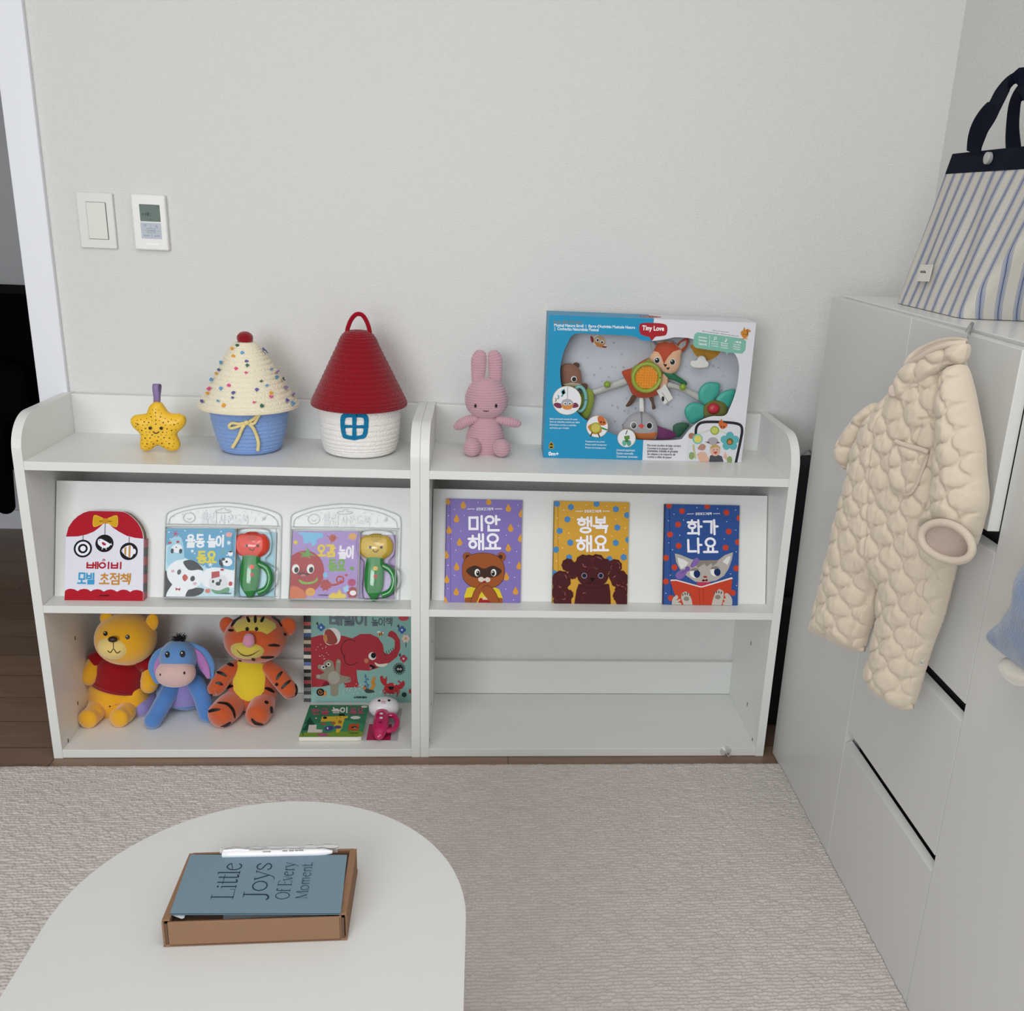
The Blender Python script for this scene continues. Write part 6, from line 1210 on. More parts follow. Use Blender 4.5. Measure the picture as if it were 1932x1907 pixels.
# ------------------------------------------------------------------ sound book lying flat in front of it
quad = [(968, 890), (1462, 893), (1415, 1165), (870, 1165)]
hb = .0125; P4 = [at('z', ZB + hb, *zt_(*p)) for p in quad]
x0 = (P4[0].x + P4[3].x) / 2; x1 = (P4[1].x + P4[2].x) / 2; y0 = (P4[2].y + P4[3].y) / 2; y1 = (P4[0].y + P4[1].y) / 2
y1 = min(y1, -.095)
t = thing('sound_book', 'green sound book lying flat, with a white and magenta sound toy attached', 'book', ((x0 + x1) / 2, (y0 + y1) / 2, ZB))
o = Vector((x0, y0, ZB + hb)); U = Vector((x1 - x0, 0, 0)); V = Vector((0, y1 - y0, 0)); rc = [(0, 0), (.93, 0), (.98, .02), (1, .08), (1, .94), (.98, .985), (.94, 1), (0, 1)]
b = MB(); b.prism([o + U * u + V * v - Vector((0, 0, .001)) for u, v in rc], (0, 0, .001), mat('cover_green', '#2E7A5A', .4, 1.0, .3)); A = Art(b, quad, o, U, V)
wt = ink('#E8E4DE'); ye = ink('#D8B43A'); rdp = ink('#B05A6A')
A.poly([(880, 1135), (960, 1120), (1100, 1135), (1250, 1110), (1420, 1120), (1415, 1165), (870, 1165)], ink('#7A9A3A')); A.poly([(1000, 1060), (1200, 1020), (1400, 1050), (1420, 1110), (1000, 1120)], ink('#3E8E62'), True)
A.poly([(965, 990), (1010, 1060), (985, 1060), (1020, 1110), (900, 1110), (945, 1050), (925, 1050)], ink('#1E4E3E'))
A.poly([(1070, 990), (1250, 985), (1260, 1010), (1240, 1090), (1215, 1130), (1190, 1130), (1190, 1095), (1150, 1030), (1058, 1035)], ye); A.poly([(1240, 990), (1290, 985), (1285, 1002), (1240, 1010)], ye); A.ell(1165, 1046, 20, ink('#9A6A3A'), 14); A.ell(1222, 1036, 16, ink('#9A6A3A'), 14); A.ell(1095, 1000, 18, bk, 10); A.ell(1195, 1002, 5, bk, 3); A.ell(1225, 1000, 5, bk, 3)
A.poly([(1215, 968), (1262, 966), (1258, 985), (1210, 986)], bk); A.ell(1130, 1092, 42, ink('#4A4A8A'), 22, -8); A.ell(1205, 1082, 30, ink('#4A4A8A'), 14); A.ell(1118, 1092, 6, wt, 10)
A.poly([(958, 1062), (1025, 1060), (1020, 1100), (1075, 1105), (1070, 1130), (945, 1130)], ink('#D8D2CC')); A.poly([(1300, 1060), (1320, 1052), (1390, 1055), (1382, 1115), (1290, 1112)], ink('#B8542E')); A.ell(1345, 1085, 26, bk, 8); A.ell(1350, 1090, 14, ink('#7EB0A0'), 5)
A.ell(1352, 1000, 42, ink('#D8D8D2'), 14); A.ell(1082, 1055, 22, ink('#B84A4A'), 8); A.ell(1075, 1150, 50, ink('#B05A7A'), 14); A.ell(1422, 908, 26, wt, 9); A.text('소리', 1422, 908, 30, 10, ink('#7A8A80')); A.stroke([(905, 1130), (908, 1160)], 5, ink('#1E3E2E'))
for x, y in ((1020, 905), (1130, 900), (1210, 908), (1310, 905), (1370, 905), (1020, 1005), (1290, 960)): A.ell(x, y, 8, rdp if x % 20 else wt, 4)
A.text('스마트베어', 1338, 1135, 86, 10, ink('#22302A'), .03)
han(A, '한글', 1055, 948, 140, 46, 9, rdp); han(A, '놀이', 1220, 936, 130, 44, 10, wt); han(A, '동요', 1362, 946, 110, 44, 9, rdp); b.build('front_cover', t)
b2 = MB(); b2.prism([o + U * u + V * v - Vector((0, 0, hb - .0012)) for u, v in rc], (0, 0, hb - .0024), PAGE); b2.build('pages', t)
c0 = at('z', ZB + .001, *zt_(1408, 1200)); c1 = at('z', ZB + .001, *zt_(1702, 1203)); c2 = at('z', ZB + .001, *zt_(1735, 930)); c3_ = at('z', ZB + .001, *zt_(1470, 930))
b2 = MB(); b2.prism([c0, c1, Vector((c1.x, c2.y, c2.z)), Vector((c0.x, c3_.y, c3_.z))], (0, 0, .0012), mat('card_grey', '#B4B8BA', .3)); f0, f1 = at('z', ZB + .0022, *zt_(1443, 1196)), at('z', ZB + .0022, *zt_(1648, 1196)); f2_, f3 = at('z', ZB + .0022, *zt_(1660, 1060)), at('z', ZB + .0022, *zt_(1468, 1060))
b2.prism([f0, f1, f2_, f3], (0, 0, .0003), mat('card_magenta', '#A81A52', .4, 1.1)); b2.build('backing_card', t)
MG = mat('toy_magenta', '#B81458', .15, 1.1, .6, coat=.5); WT = mat('toy_white', '#D8D6DC', .25, 1.1)
def qz(u, v, z): return at('z', ZB + z, *zt_(u, v))
hd0 = qz(1592, 915, .030); b2 = MB(); b2.blob(hd0, (130 * KT, .026, .0235), WT, None, 40, 28, .9); d = Deco(b2, zt_, .0004, 1.0)
d.ell(1552, 862, 12, BK2, 9); d.ell(1635, 860, 12, BK2, 9); d.stroke([(1568, 872), (1588, 866), (1606, 872)], 5, mat('mouth_pink', '#C06A8A', .6)); d.stroke([(1572, 884), (1588, 876), (1606, 886)], 5, mat('mouth_pink', '#C06A8A', .6)); b2.build('toy_head', t)
b2 = MB(); b2.limb([qz(1578, 960, .028), qz(1570, 1030, .026), qz(1562, 1100, .022), qz(1555, 1150, .016)], [58 * KT, 66 * KT, 62 * KT, 44 * KT], MG, 22, 28, .7); d = Deco(b2, zt_, .0005, 1.1); d.ell(1570, 972, 16, WT, 9); d.ell(1568, 1008, 14, WT, 9); d.ell(1562, 1045, 18, mat('toy_plum', '#7E0E3E', .3), 7); b2.build('toy_handle', t)
b2 = MB(); b2.tube([qz(1625, 985, .028), qz(1680, 990, .028), qz(1705, 1040, .024), qz(1680, 1100, .018), qz(1612, 1118, .018)], 22 * KT, MG, 30, 16); b2.build('toy_loop', t)
# ------------------------------------------------------------------ quilted romper hanging on the drawer cabinet
zg = zoom(1480, 600, 1932, 1134)
a_ = math.radians(27); NG = Vector((-math.cos(a_), -math.sin(a_), 0)); OG = Vector((1.572, -.935, .75)); FG = plane_frame(OG, NG)
QLT = mat('quilt_cream', '#CBBDAA', .9, 1.0, .15, sheen=.35, bump=(1100, .25)); PIP = mat('piping_cream', '#C8BAA9', .9, 1.0, .15, sheen=.3, bump=(1500, .5)); LIN = mat('lining_blush', '#C6B4A8', .95, .95, .1, sheen=.5, bump=(900, .4))
t = thing('quilted_romper', 'cream quilted baby romper with a chest pocket hanging on the drawer cabinet', 'romper', (1.55, -.80, .44))
def Fn(n): return (OG + NG * n, FG[1], FG[2], FG[3])
def go(pts, curve=True, k=6, n=0.0): return px_outline(Fn(n), pts, zg, curve, k)
def g3(x, y, n=0.0): return on_plane(OG + NG * n, NG, *zg(x, y))
seams = [go(s_, False) for s_ in ([(790, 235), (798, 350), (800, 465)], [(735, 470), (800, 465), (920, 495)], [(738, 1140), (715, 1310), (695, 1390), (640, 1640), (605, 1835)], [(455, 1240), (400, 1400), (352, 1560)], [(545, 385), (500, 520), (480, 800), (455, 1240)], [(735, 480), (690, 640), (700, 800)])]
rsq = np.random.RandomState(11); NZ = rsq.rand(64, 64)
def vnoise(a, b, s_):
    x, y = a / s_ + 20, b / s_ + 20; i, j = np.floor(x).astype(int), np.floor(y).astype(int); u, v = x - i, y - j; u = u * u * (3 - 2 * u); v = v * v * (3 - 2 * v); g = lambda p, q: NZ[p % 64, q % 64]
    return g(i, j) * (1 - u) * (1 - v) + g(i + 1, j) * u * (1 - v) + g(i, j + 1) * (1 - u) * v + g(i + 1, j + 1) * u * v - .5
def seglen(pts, P):
    best = np.full(len(P), 1e9)
    for p, q in zip(pts, pts[1:]):
        p, q = np.array(p), np.array(q); d = q - p; L = max(d @ d, 1e-12); u = np.clip(((P - p) @ d) / L, 0, 1); best = np.minimum(best, np.hypot(*(P - p - u[:, None] * d).T))
    return best
def quilt(rot=0.0, P=.0215, L=.054, ph=0.0, sm_=True):
    def f(pu):
        a, b = pu[:, 0], pu[:, 1]; c, s_ = math.cos(rot), math.sin(rot); a, b = a * c - b * s_, a * s_ + b * c
        a = a + vnoise(a, b, .05) * .010 + ph; b = b + vnoise(b, a, .06) * .014
        k0 = np.round(a / P).astype(int); d = np.full(len(a), 1e9)
        for o_ in (-1, 0, 1):
            k = k0 + o_; sn_ = np.sin(2 * PI * b / L); g_ = np.sign(sn_) * np.abs(sn_) ** .62; ln = k * P + np.where(k % 2 == 0, 1, -1) * (P * .46) * g_; sl = np.clip(P * .46 * 2 * PI / L * .62 * np.abs(np.cos(2 * PI * b / L)) / np.maximum(np.abs(sn_), .06) ** .38, 0, 6); d = np.minimum(d, np.abs(a - ln) / np.sqrt(1 + sl * sl))
        h = -.0030 * np.exp(-(d / .0018) ** 2) + .0040 * np.clip(d / .012, 0, 1) ** .6 + vnoise(a, b, .018) * .0030 + vnoise(a * 2, b * .7, .007) * .0014
        if sm_:
            for q in seams: h = h - .0045 * np.exp(-(seglen(q, pu) / .0022) ** 2)
        return h
    return f
b = MB(); body = go([(640, 215), (580, 255), (535, 320), (450, 420), (390, 500), (345, 620), (318, 740), (285, 860), (255, 980), (225, 1110), (185, 1280), (152, 1400), (135, 1470), (180, 1496), (240, 1528), (300, 1558), (376, 1568), (400, 1500), (428, 1420), (446, 1330), (456, 1258), (463, 1300), (455, 1400), (440, 1520), (412, 1620), (398, 1690), (440, 1755), (505, 1815), (560, 1842), (606, 1838), (628, 1795), (660, 1680), (702, 1545), (750, 1420), (786, 1280), (815, 1160), (835, 1060), (858, 900), (872, 700), (880, 500), (880, 330), (858, 225), (840, 150), (760, 150), (700, 180)])
puff(b, body, FG, .040, .058, QLT, .0018, .022, quilt(), None, 10)
bv = b.bvh(); bo = b.build('romper_body', t)
def onb(x, y, lift=0.0):
    d = ray(*zg(x, y)).normalized(); h = bv.ray_cast(CAM, d); return (h[0] if h[0] is not None else g3(x, y, .04)) + NG * lift
for pts in ([(135, 1470), (180, 1496), (240, 1528), (300, 1558), (340, 1566), (376, 1568)], [(398, 1690), (440, 1755), (505, 1815), (560, 1842), (606, 1838)]):
    b = MB(); b.tube([g3(x, y, .008) for x, y in pts], .0042, PIP, 40, 10); b.build('hem_piping', t)
# sleeves
b = MB(); puff(b, go([(770, 250), (800, 225), (852, 226), (885, 320), (912, 450), (938, 600), (945, 720), (957, 860), (937, 960), (918, 1030), (898, 1082), (872, 1040), (805, 992), (735, 968), (640, 980), (670, 930), (705, 860), (722, 780), (728, 690), (738, 590), (745, 480), (742, 400), (752, 320)], n=.036), Fn(.036), .036, .045, QLT, .0018, .03, quilt(.15, .022, .054, .01, False), None, 8)
sl = b.build('sleeve', t)
cc_ = g3(766, 1058, .078); e1 = (g3(886, 1092, .078) - g3(648, 1010, .078)) * .5; r_ = e1.length; e1.normalize(); e2 = (Vector((0, 0, -1)) * .55 + NG * .9 - e1 * 0.0); e2 = (e2 - e1 * e2.dot(e1)).normalized(); ax_ = e1.cross(e2)
if ax_.z < 0: ax_ = -ax_
# the opening faces down and outwards: ring in the plane of e1 and e2
e2b = (Vector((0, 0, -1)) - e1 * Vector((0, 0, -1)).dot(e1)); e2b = (e2b.normalized() + NG * .12).normalized(); axb = e1.cross(e2b); axb = axb if axb.dot(NG) < 0 else -axb
def cuffpt(a, k, dep): return cc_ + e1 * (r_ * k * math.cos(a)) + e2b * (r_ * .60 * k * math.sin(a)) + axb * dep
b = MB(); ring = [cuffpt(2 * PI * k / 40, 1 + .02 * math.sin(3 * 2 * PI * k / 40), 0) for k in range(40)]; b.tube(ring, .0055, PIP, 120, 12, True); b.build('cuff', sl)
b = MB(); vs = []; prof = [(1.0, 0.0), (.96, .008), (.86, .018), (.66, .025), (.38, .029), (.02, .030)]
for k_, dp in prof:
    for k in range(40): vs.append(cuffpt(2 * PI * k / 40, k_ * (1 + (.04 * math.sin(5 * 2 * PI * k / 40) if .1 < k_ < .95 else 0)), dp))
b.add(vs, [(i * 40 + k, (i + 1) * 40 + k, (i + 1) * 40 + (k + 1) % 40, i * 40 + (k + 1) % 40) for i in range(5) for k in range(40)], LIN); b.build('lining', sl)
b = MB(); puff(b, go([(430, 400), (370, 440), (320, 495), (280, 555), (256, 610), (262, 660), (285, 702), (318, 716), (345, 680), (372, 600), (410, 520), (450, 450)], n=-.012), Fn(-.012), .030, .04, QLT, .0018, .02, quilt(-.5, .0215, .054, .005, False), None, 6); s2 = b.build('sleeve', t)
b = MB(); b.tube([g3(x, y, -.006) for x, y in ((256, 610), (262, 660), (285, 702), (318, 716))], .0040, PIP, 24, 10); b.build('cuff', s2)
# collar: front flap, dark inside and rolled edges
b = MB(); puff(b, go([(570, 225), (640, 188), (700, 150), (780, 124), (856, 120), (860, 165), (838, 216), (775, 226), (690, 284), (620, 338), (548, 386), (528, 345), (526, 288)], n=.034), Fn(.034), .012, .03, QLT, .0018, .03, quilt(.9, .022, .054, .012, False), None, 6); co = b.build('collar', t)
b = MB(); puff(b, go([(575, 225), (600, 185), (660, 145), (740, 112), (805, 106), (780, 124), (700, 155), (640, 192)], n=.012), Fn(.012), .004, .02, LIN, .002, .004, None, None, 2); b.build('inner_collar', co)
b = MB(); b.tube([g3(x, y, n) for x, y, n in ((570, 228, .030), (598, 183, .012), (655, 143, .004), (735, 112, .004), (800, 103, .006), (858, 110, .012))], .0040, PIP, 50, 10); b.tube([g3(x, y, n) for x, y, n in ((570, 228, .032), (640, 188, .040), (700, 152, .042), (780, 125, .040), (858, 118, .030))], .0042, PIP, 50, 10); b.build('collar_piping', co)
b = MB(); bp = onb(532, 342, .006); b.limb([bp - NG * .002, bp + NG * .002], [.0085, .0085], mat('button_blush', '#D8C6BC', .4), 6, 20, capm=.2); b.build('button', t)
# pocket
pk = [(524, 576), (560, 590), (620, 610), (680, 630), (664, 680), (645, 730), (622, 790), (592, 830), (548, 826), (512, 785), (500, 720), (506, 650)]
b = MB(); puff(b, go(pk, n=.041), Fn(.041), .007, .010, QLT, .0016, .006, quilt(.3, .02, .05, 0, False), None, 3); po = b.build('pocket', t)
b = MB(); b.tube([g3(x, y, .047) for x, y in ((526, 583), (580, 604), (640, 620), (680, 634))], .0036, PIP, 30, 10); b.tube([g3(x, y, .042) for x, y in ((680, 640), (664, 690), (645, 740), (622, 796), (590, 832), (546, 826), (512, 785))], .0024, PIP, 50, 8); b.build('pocket_edge', po)
b = MB(); q0 = onb(655, 1612, .004); b.obox(q0, (onb(672, 1614, .004) - q0), (onb(648, 1640, .004) - q0), NG * .001, mat('tag_white', '#D8D2C6', .7)); A = Art(b, [(0, 0), (1, 0), (1, 1), (0, 1)], onb(648, 1640, .0055), onb(668, 1644, .0055) - onb(648, 1640, .0055), q0 - onb(648, 1640, .004)); A.text('ᴗ', .5, .5, .4, .3, ink('#3A3632')); b.build('care_tag', t)
# clear over-door hook
t = thing('over_door_hook', 'clear plastic hook over the cabinet door edge holding the cream romper', 'hook', (1.60, -.86, 1.05))
hx_ = at('x', 1.612, 1826, 627); b = MB(); HM = clear_mat('hook_clear', .3, (.80, .82, .82), .15, .15)
top = at('z', ZC + .004, 1832, 613); b.tube([top, at('z', ZC + .006, 1829, 619), at('x', 1.598, 1826, 628), at('x', 1.590, 1824, 640), at('x', 1.575, 1820, 646), at('x', 1.57, 1816, 640)], .0022, HM, 40, 8); b.build('hook_strip', t)
b = MB(); b.tube([at('z', ZC + .004, 1834, 611), at('z', ZC + .004, 1829, 620), at('z', ZC + .001, 1827, 626)], .0032, mat('hook_grey', '#7A7C7C', .4), 16, 8); b.build('clip', t)
# ------------------------------------------------------------------ striped tote on the cabinet
def stripe_mat():
    m = mat('ticking_stripe', '#CAC6BD', .9, 1.02, .15, bump=(700, .3)); nt = m.node_tree; bs = nt.nodes['Principled BSDF']
    uv = nt.nodes.new('ShaderNodeUVMap'); sx = nt.nodes.new('ShaderNodeSeparateXYZ'); nt.links.new(uv.outputs[0], sx.inputs[0])
    mu = nt.nodes.new('ShaderNodeMath'); mu.operation = 'MULTIPLY'; mu.inputs[1].default_value = 1 / .0325; nt.links.new(sx.outputs[0], mu.inputs[0])
    fr_ = nt.nodes.new('ShaderNodeMath'); fr_.operation = 'FRACT'; nt.links.new(mu.outputs[0], fr_.inputs[0])
    cr = nt.nodes.new('ShaderNodeValToRGB'); cr.color_ramp.interpolation = 'CONSTANT'; base = (*[x * 1.02 for x in lin('#CAC6BD')], 1); dk = (*lin('#4A5C8C'), 1); md = (*lin('#7C88A8'), 1)
    stops = [(0, base), (.30, md), (.325, base), (.355, md), (.385, base), (.41, md), (.45, base), (.465, dk), (.535, base), (.55, md), (.59, base), (.615, md), (.645, base), (.675, md), (.70, base)]
    els = cr.color_ramp.elements
    while len(els) < len(stops): els.new(.5)
    for e, (p, c) in zip(els, stops): e.position = p; e.color = c
    nt.links.new(fr_.outputs[0], cr.inputs[0]); nt.links.new(cr.outputs[0], bs.inputs['Base Color'])
    return m
STR = stripe_mat(); NAVY = mat('canvas_navy', '#0B1020', .85, 1.0, .15, bump=(900, .4))
t = thing('tote_bag', 'blue and cream striped tote bag with navy handles on the cabinet top', 'bag', (1.78, -.55, ZC))
def lerp(a, b_, f): return a + (b_ - a) * f
def bag_ring(f, n=160, grow=0.0):
    # corner points (x, y) at bottom and top, walked as a softly rounded loop
    bot = [(1.698, -.400), (1.698, -.668), (1.88, -.668), (1.88, -.400)]; topc = [(1.738, -.452), (1.738, -.900), (1.766, -.900), (1.766, -.452)]
    e = f ** .85; P = [(lerp(p[0], q[0], e), lerp(p[1], q[1], f ** 1.1)) for p, q in zip(bot, topc)]
    sag = math.sin(PI * f); out = []; r = lerp(.022, .010, f)
    for i in range(4):
        p0, p1, p2 = Vector((*P[i - 1], 0)), Vector((*P[i], 0)), Vector((*P[(i + 1) % 4], 0)); u, v = (p0 - p1).normalized(), (p2 - p1).normalized()
        for k in range(9): tt = k / 8; q = (p1 + u * r) * (1 - tt) ** 2 + p1 * 2 * tt * (1 - tt) + (p1 + v * r) * tt ** 2; out.append(q)
    L = [0]; out.append(out[0])
    for i in range(1, len(out)): L.append(L[-1] + (out[i] - out[i - 1]).length)
    tt = np.linspace(0, L[-1], n + 1)[:-1]; xs = np.interp(tt, L, [p.x for p in out]); ys = np.interp(tt, L, [p.y for p in out])
    return xs, ys
def bag_surface(b, f0, f1, nz, m, off=0.0, n=160):
    vs = []; uv = []
    for j in range(nz + 1):
        f = f0 + (f1 - f0) * j / nz; xs, ys = bag_ring(f, n)
        cx_, cy_ = xs.mean(), ys.mean()
        for k in range(n):
            x, y = xs[k], ys[k]; z = ZC + .001 + .262 * f
            fold = .0032 * math.sin(PI * min(1, f * 1.15)) * math.sin(k * 2 * PI / n * 7 + f * 4) + .0014 * math.sin(PI * f) * math.sin(k * 2 * PI / n * 17 - f * 6)
            d = Vector((x - cx_, y - cy_, 0)); d = d.normalized() if d.length else d
            if f < .04: z += .0
            vs.append((x + d.x * (fold + off), y + d.y * (fold + off) * .2, z)); uv.append((k / n * .8775, f))
    fs = [(j * n + k, j * n + (k + 1) % n, (j + 1) * n + (k + 1) % n, (j + 1) * n + k) for j in range(nz) for k in range(n)]
    base = len(b.v); b.add(vs, fs, m); return uv
b = MB(); uv = bag_surface(b, 0.0, .88, 60, STR); n = 160; b.add([(1.79, -.534, ZC + .001)] + [b.v[k] for k in range(n)], [(0, 1 + (k + 1) % n, 1 + k) for k in range(n)], STR); b.uv = uv + [(0, 0)] * (n + 1); tb = b.build('bag_body', t)
b = MB(); bag_surface(b, .872, 1.0, 10, NAVY, .0015); b.build('top_band', t)
def ribbon(b, pts, wd, m):
    P = crom(pts, 60); vs = []
    for i, p in enumerate(P):
        d = (P[min(i + 1, 59)] - P[max(i - 1, 0)]).normalized(); s_ = wd[0] + (wd[1] - wd[0]) * i / 59 if isinstance(wd, tuple) else wd
        side = Vector((0.15, -1, 0)); side = (side - d * side.dot(d)).normalized(); vs += [p - side * s_ / 2, p + side * s_ / 2]
    b.add(vs, [(2 * i, 2 * i + 1, 2 * i + 3, 2 * i + 2) for i in range(59)], m, False)
zh = zoom(1820, 140, 1932, 1068)
def hp(x, y, xx): return at('x', xx, *zh(x, y))
b = MB(); ribbon(b, [hp(155, 1420, 1.733), hp(180, 1200, 1.728), hp(300, 900, 1.722), hp(500, 620, 1.722), hp(600, 430, 1.728), hp(700, 250, 1.735), hp(880, 110, 1.742), hp(1100, 110, 1.748), hp(1250, 300, 1.742), hp(1380, 800, 1.735), hp(1450, 1420, 1.733)], .036, NAVY); b.build('handle', t, solid=.002)
b = MB(); ribbon(b, [hp(880, 1420, 1.770), hp(850, 1100, 1.775), hp(860, 800, 1.778), hp(900, 500, 1.780), hp(1000, 330, 1.782), hp(1200, 250, 1.784), hp(1400, 400, 1.782), hp(1550, 900, 1.776), hp(1600, 1420, 1.770)], .028, NAVY); b.build('handle', t, solid=.002)
b = MB(); q = at('x', 1.731, *zh(410, 1510)); b.limb([q + Vector((.004, 0, 0)), q + Vector((-.002, 0, 0))], [.0095, .0095], mat('snap_silver', '#B4B4B2', .3, metal=.3), 6, 24, capm=.2); b.build('snap', t)
zl_ = zoom(1720, 480, 1800, 1932); b = MB(); bvb = None
Q = [at('x', 1.7095, *zl_(*p)) for p in ((510, 1230), (1085, 1250))]; Q2 = [at('x', 1.7145, *zl_(*p)) for p in ((700, 480), (1425, 535))]
off = Vector((-.012, -.001, 0)); o_ = Q[0] + off; U_ = Q[1] - Q[0]; V_ = Q2[0] - Q[0]
b.obox(o_, U_, V_, U_.cross(V_).normalized() * .0012, mat('label_white', '#CFCDC6', .8, 1.08)); A = Art(b, [(510, 1230), (1085, 1250), (1425, 535), (700, 480)][::-1] and [(700, 480), (1425, 535), (1085, 1250), (510, 1230)], o_ + U_.cross(V_).normalized() * .0013, U_, V_); A.text('otoka', 858, 848, 300, 150, ink('#0C0C0C'), .03, 4); b.build('label', t)
# ------------------------------------------------------------------ blue garment at the frame edge
zk = zoom(1540, 960, 1932, 1625); FK = plane_frame((1.585, -1.2, .75), (-1, 0, 0))
DEN = mat('knit_blue', '#74849E', .95, 1.0, .1, sheen=.5, bump=(350, .9), vary=.22, bdist=.002); CRW = mat('fleece_cream', '#CCC6BA', .95, 1.08, .1, sheen=.6, bump=(500, .6))
t = thing('knit_garment', 'faded blue knit garment with a cream cuff at the right frame edge', 'garment', (1.58, -1.25, .68))
b = MB(); puff(b, px_outline(FK, [(1800, 330), (1660, 480), (1625, 590), (1590, 720), (1530, 840), (1450, 930), (1424, 990), (1432, 1045), (1480, 1110), (1560, 1172), (1625, 1222), (1760, 1330), (1950, 1400), (2150, 1300), (2200, 900), (2150, 500), (2000, 350)], zk), FK, .032, .045, DEN, .003, .018, lambda pu: vnoise(pu[:, 0], pu[:, 1], .03) * .01, None, 6); b.build('sleeve', t)
b = MB(); puff(b, px_outline(FK, [(1500, 1165), (1474, 1195), (1475, 1225), (1492, 1285), (1530, 1340), (1580, 1376), (1640, 1388), (1720, 1380), (1760, 1330), (1700, 1250), (1620, 1205), (1550, 1160)], zk), FK, .022, .03, CRW, .0025, .016, None, None, 6); b.build('cuff', t)
# ------------------------------------------------------------------ mailer box set on the table
TZ = .400; zx = zoom(280, 1560, 700, 1932); KRF = mat('kraft_board', '#86664F', .85, 1.05, .2, bump=(500, .12), vary=.05); KRD = mat('kraft_cut_edge', '#5E4636', .9)
bl_ = at('z', TZ, 309, 1787); br_ = at('z', TZ, 655, 1774); ux = (br_ - bl_); ux.z = 0; WB = ux.length; ux.normalize(); uy = Vector((-ux.y, ux.x, 0)); DB, HB, tw = .119, .0345, .0028
def bx(u, v, z): return bl_ + ux * u + uy * v + Vector((0, 0, z))
t = thing('mailer_box', 'shallow open brown cardboard mailer box on the low table', 'box', bx(WB / 2, DB / 2, .0005))
MB().obox(bx(0, 0, .0005), ux * WB, uy * DB, Vector((0, 0, tw)), KRF).build('base', t)
MB().obox(bx(.006, 0, .0005), ux * (WB - .012), uy * tw, Vector((0, 0, HB - .002)), KRF).build('front_wall', t, bevel=.0008)
MB().obox(bx(.004, DB - tw, .0005), ux * (WB - .008), uy * tw, Vector((0, 0, HB)), KRF).build('back_wall', t, bevel=.0008)
for x_ in (0, WB - .0085):
    b = MB(); b.obox(bx(x_, 0, .0005), ux * .0025, uy * DB, Vector((0, 0, HB - .001)), KRF); b.obox(bx(x_ + .006, .004, .0005), ux * .0025, uy * (DB - .008), Vector((0, 0, HB - .001)), KRF); b.obox(bx(x_, .002, HB - .001), ux * .0085, uy * (DB - .004), Vector((0, 0, .0022)), KRF)
    b.obox(bx(x_ + .0026, .0002, .002), ux * .0032, uy * .001, Vector((0, 0, HB - .005)), KRD); b.build('side_wall', t, bevel=.0006)
MB().obox(bx(.0095, .004, .004), ux * (WB - .019), uy * (DB - .009), Vector((0, 0, .0225)), mat('kraft_inner', '#6A5242', .9)).build('inner_tray', t)
# grey sheet, then the blue folded card, then the pen in its sleeve
zt0 = TZ + .0270
def tz_(x, y, z): return at('z', z, *zx(x, y))
P = [tz_(648, 800, zt0), tz_(1545, 768, zt0), tz_(1545, 500, zt0), tz_(680, 500, zt0)]
b = MB(); b.prism(P, (0, 0, .0012), mat('paper_grey', '#A6ABB0', .5, 1.1)); tag(b.build('paper_sheet', at=P[0]), 'pale grey paper sheet under the blue card inside the mailer box', 'paper')
zc_f, zc_b = TZ + .0365, TZ + .0355
c0, c1, c2, c3q = tz_(188, 757, zc_f), tz_(1670, 752, zc_f), tz_(1725, 252, zc_b), tz_(365, 248, zc_b)
U_ = ((c1 - c0) + (c2 - c3q)) / 2; V_ = ((c3q - c0) + (c2 - c1)) / 2; ctr = (c0 + c1 + c2 + c3q) / 4; o_ = ctr - U_ / 2 - V_ / 2; nrm = U_.cross(V_).normalized(); o_ = o_ + nrm * .001
CRD = mat('card_blue', '#6B8391', .5, 1.0, .4); t = thing('greeting_card', 'dusty blue folded card with thin dark lettering lying in the mailer box', 'card', ctr)
b = MB(); b.obox(o_, U_, V_, nrm * .0007, CRD); wmm, hmm = U_.length * 1000, V_.length * 1000
A = Art(b, [(0, 0), (wmm, 0), (wmm, hmm), (0, hmm)], o_ + nrm * .0008, U_, V_); NI = ink('#1E2C3C'); hq = homog([(365, 248), (1725, 252), (1670, 752), (188, 757)])
ARC = lambda cx, cy, rx, ry, a0, a1, n=14: [(cx + rx * math.cos(math.radians(a0 + (a1 - a0) * k / n)), cy + ry * math.sin(math.radians(a0 + (a1 - a0) * k / n))) for k in range(n + 1)]
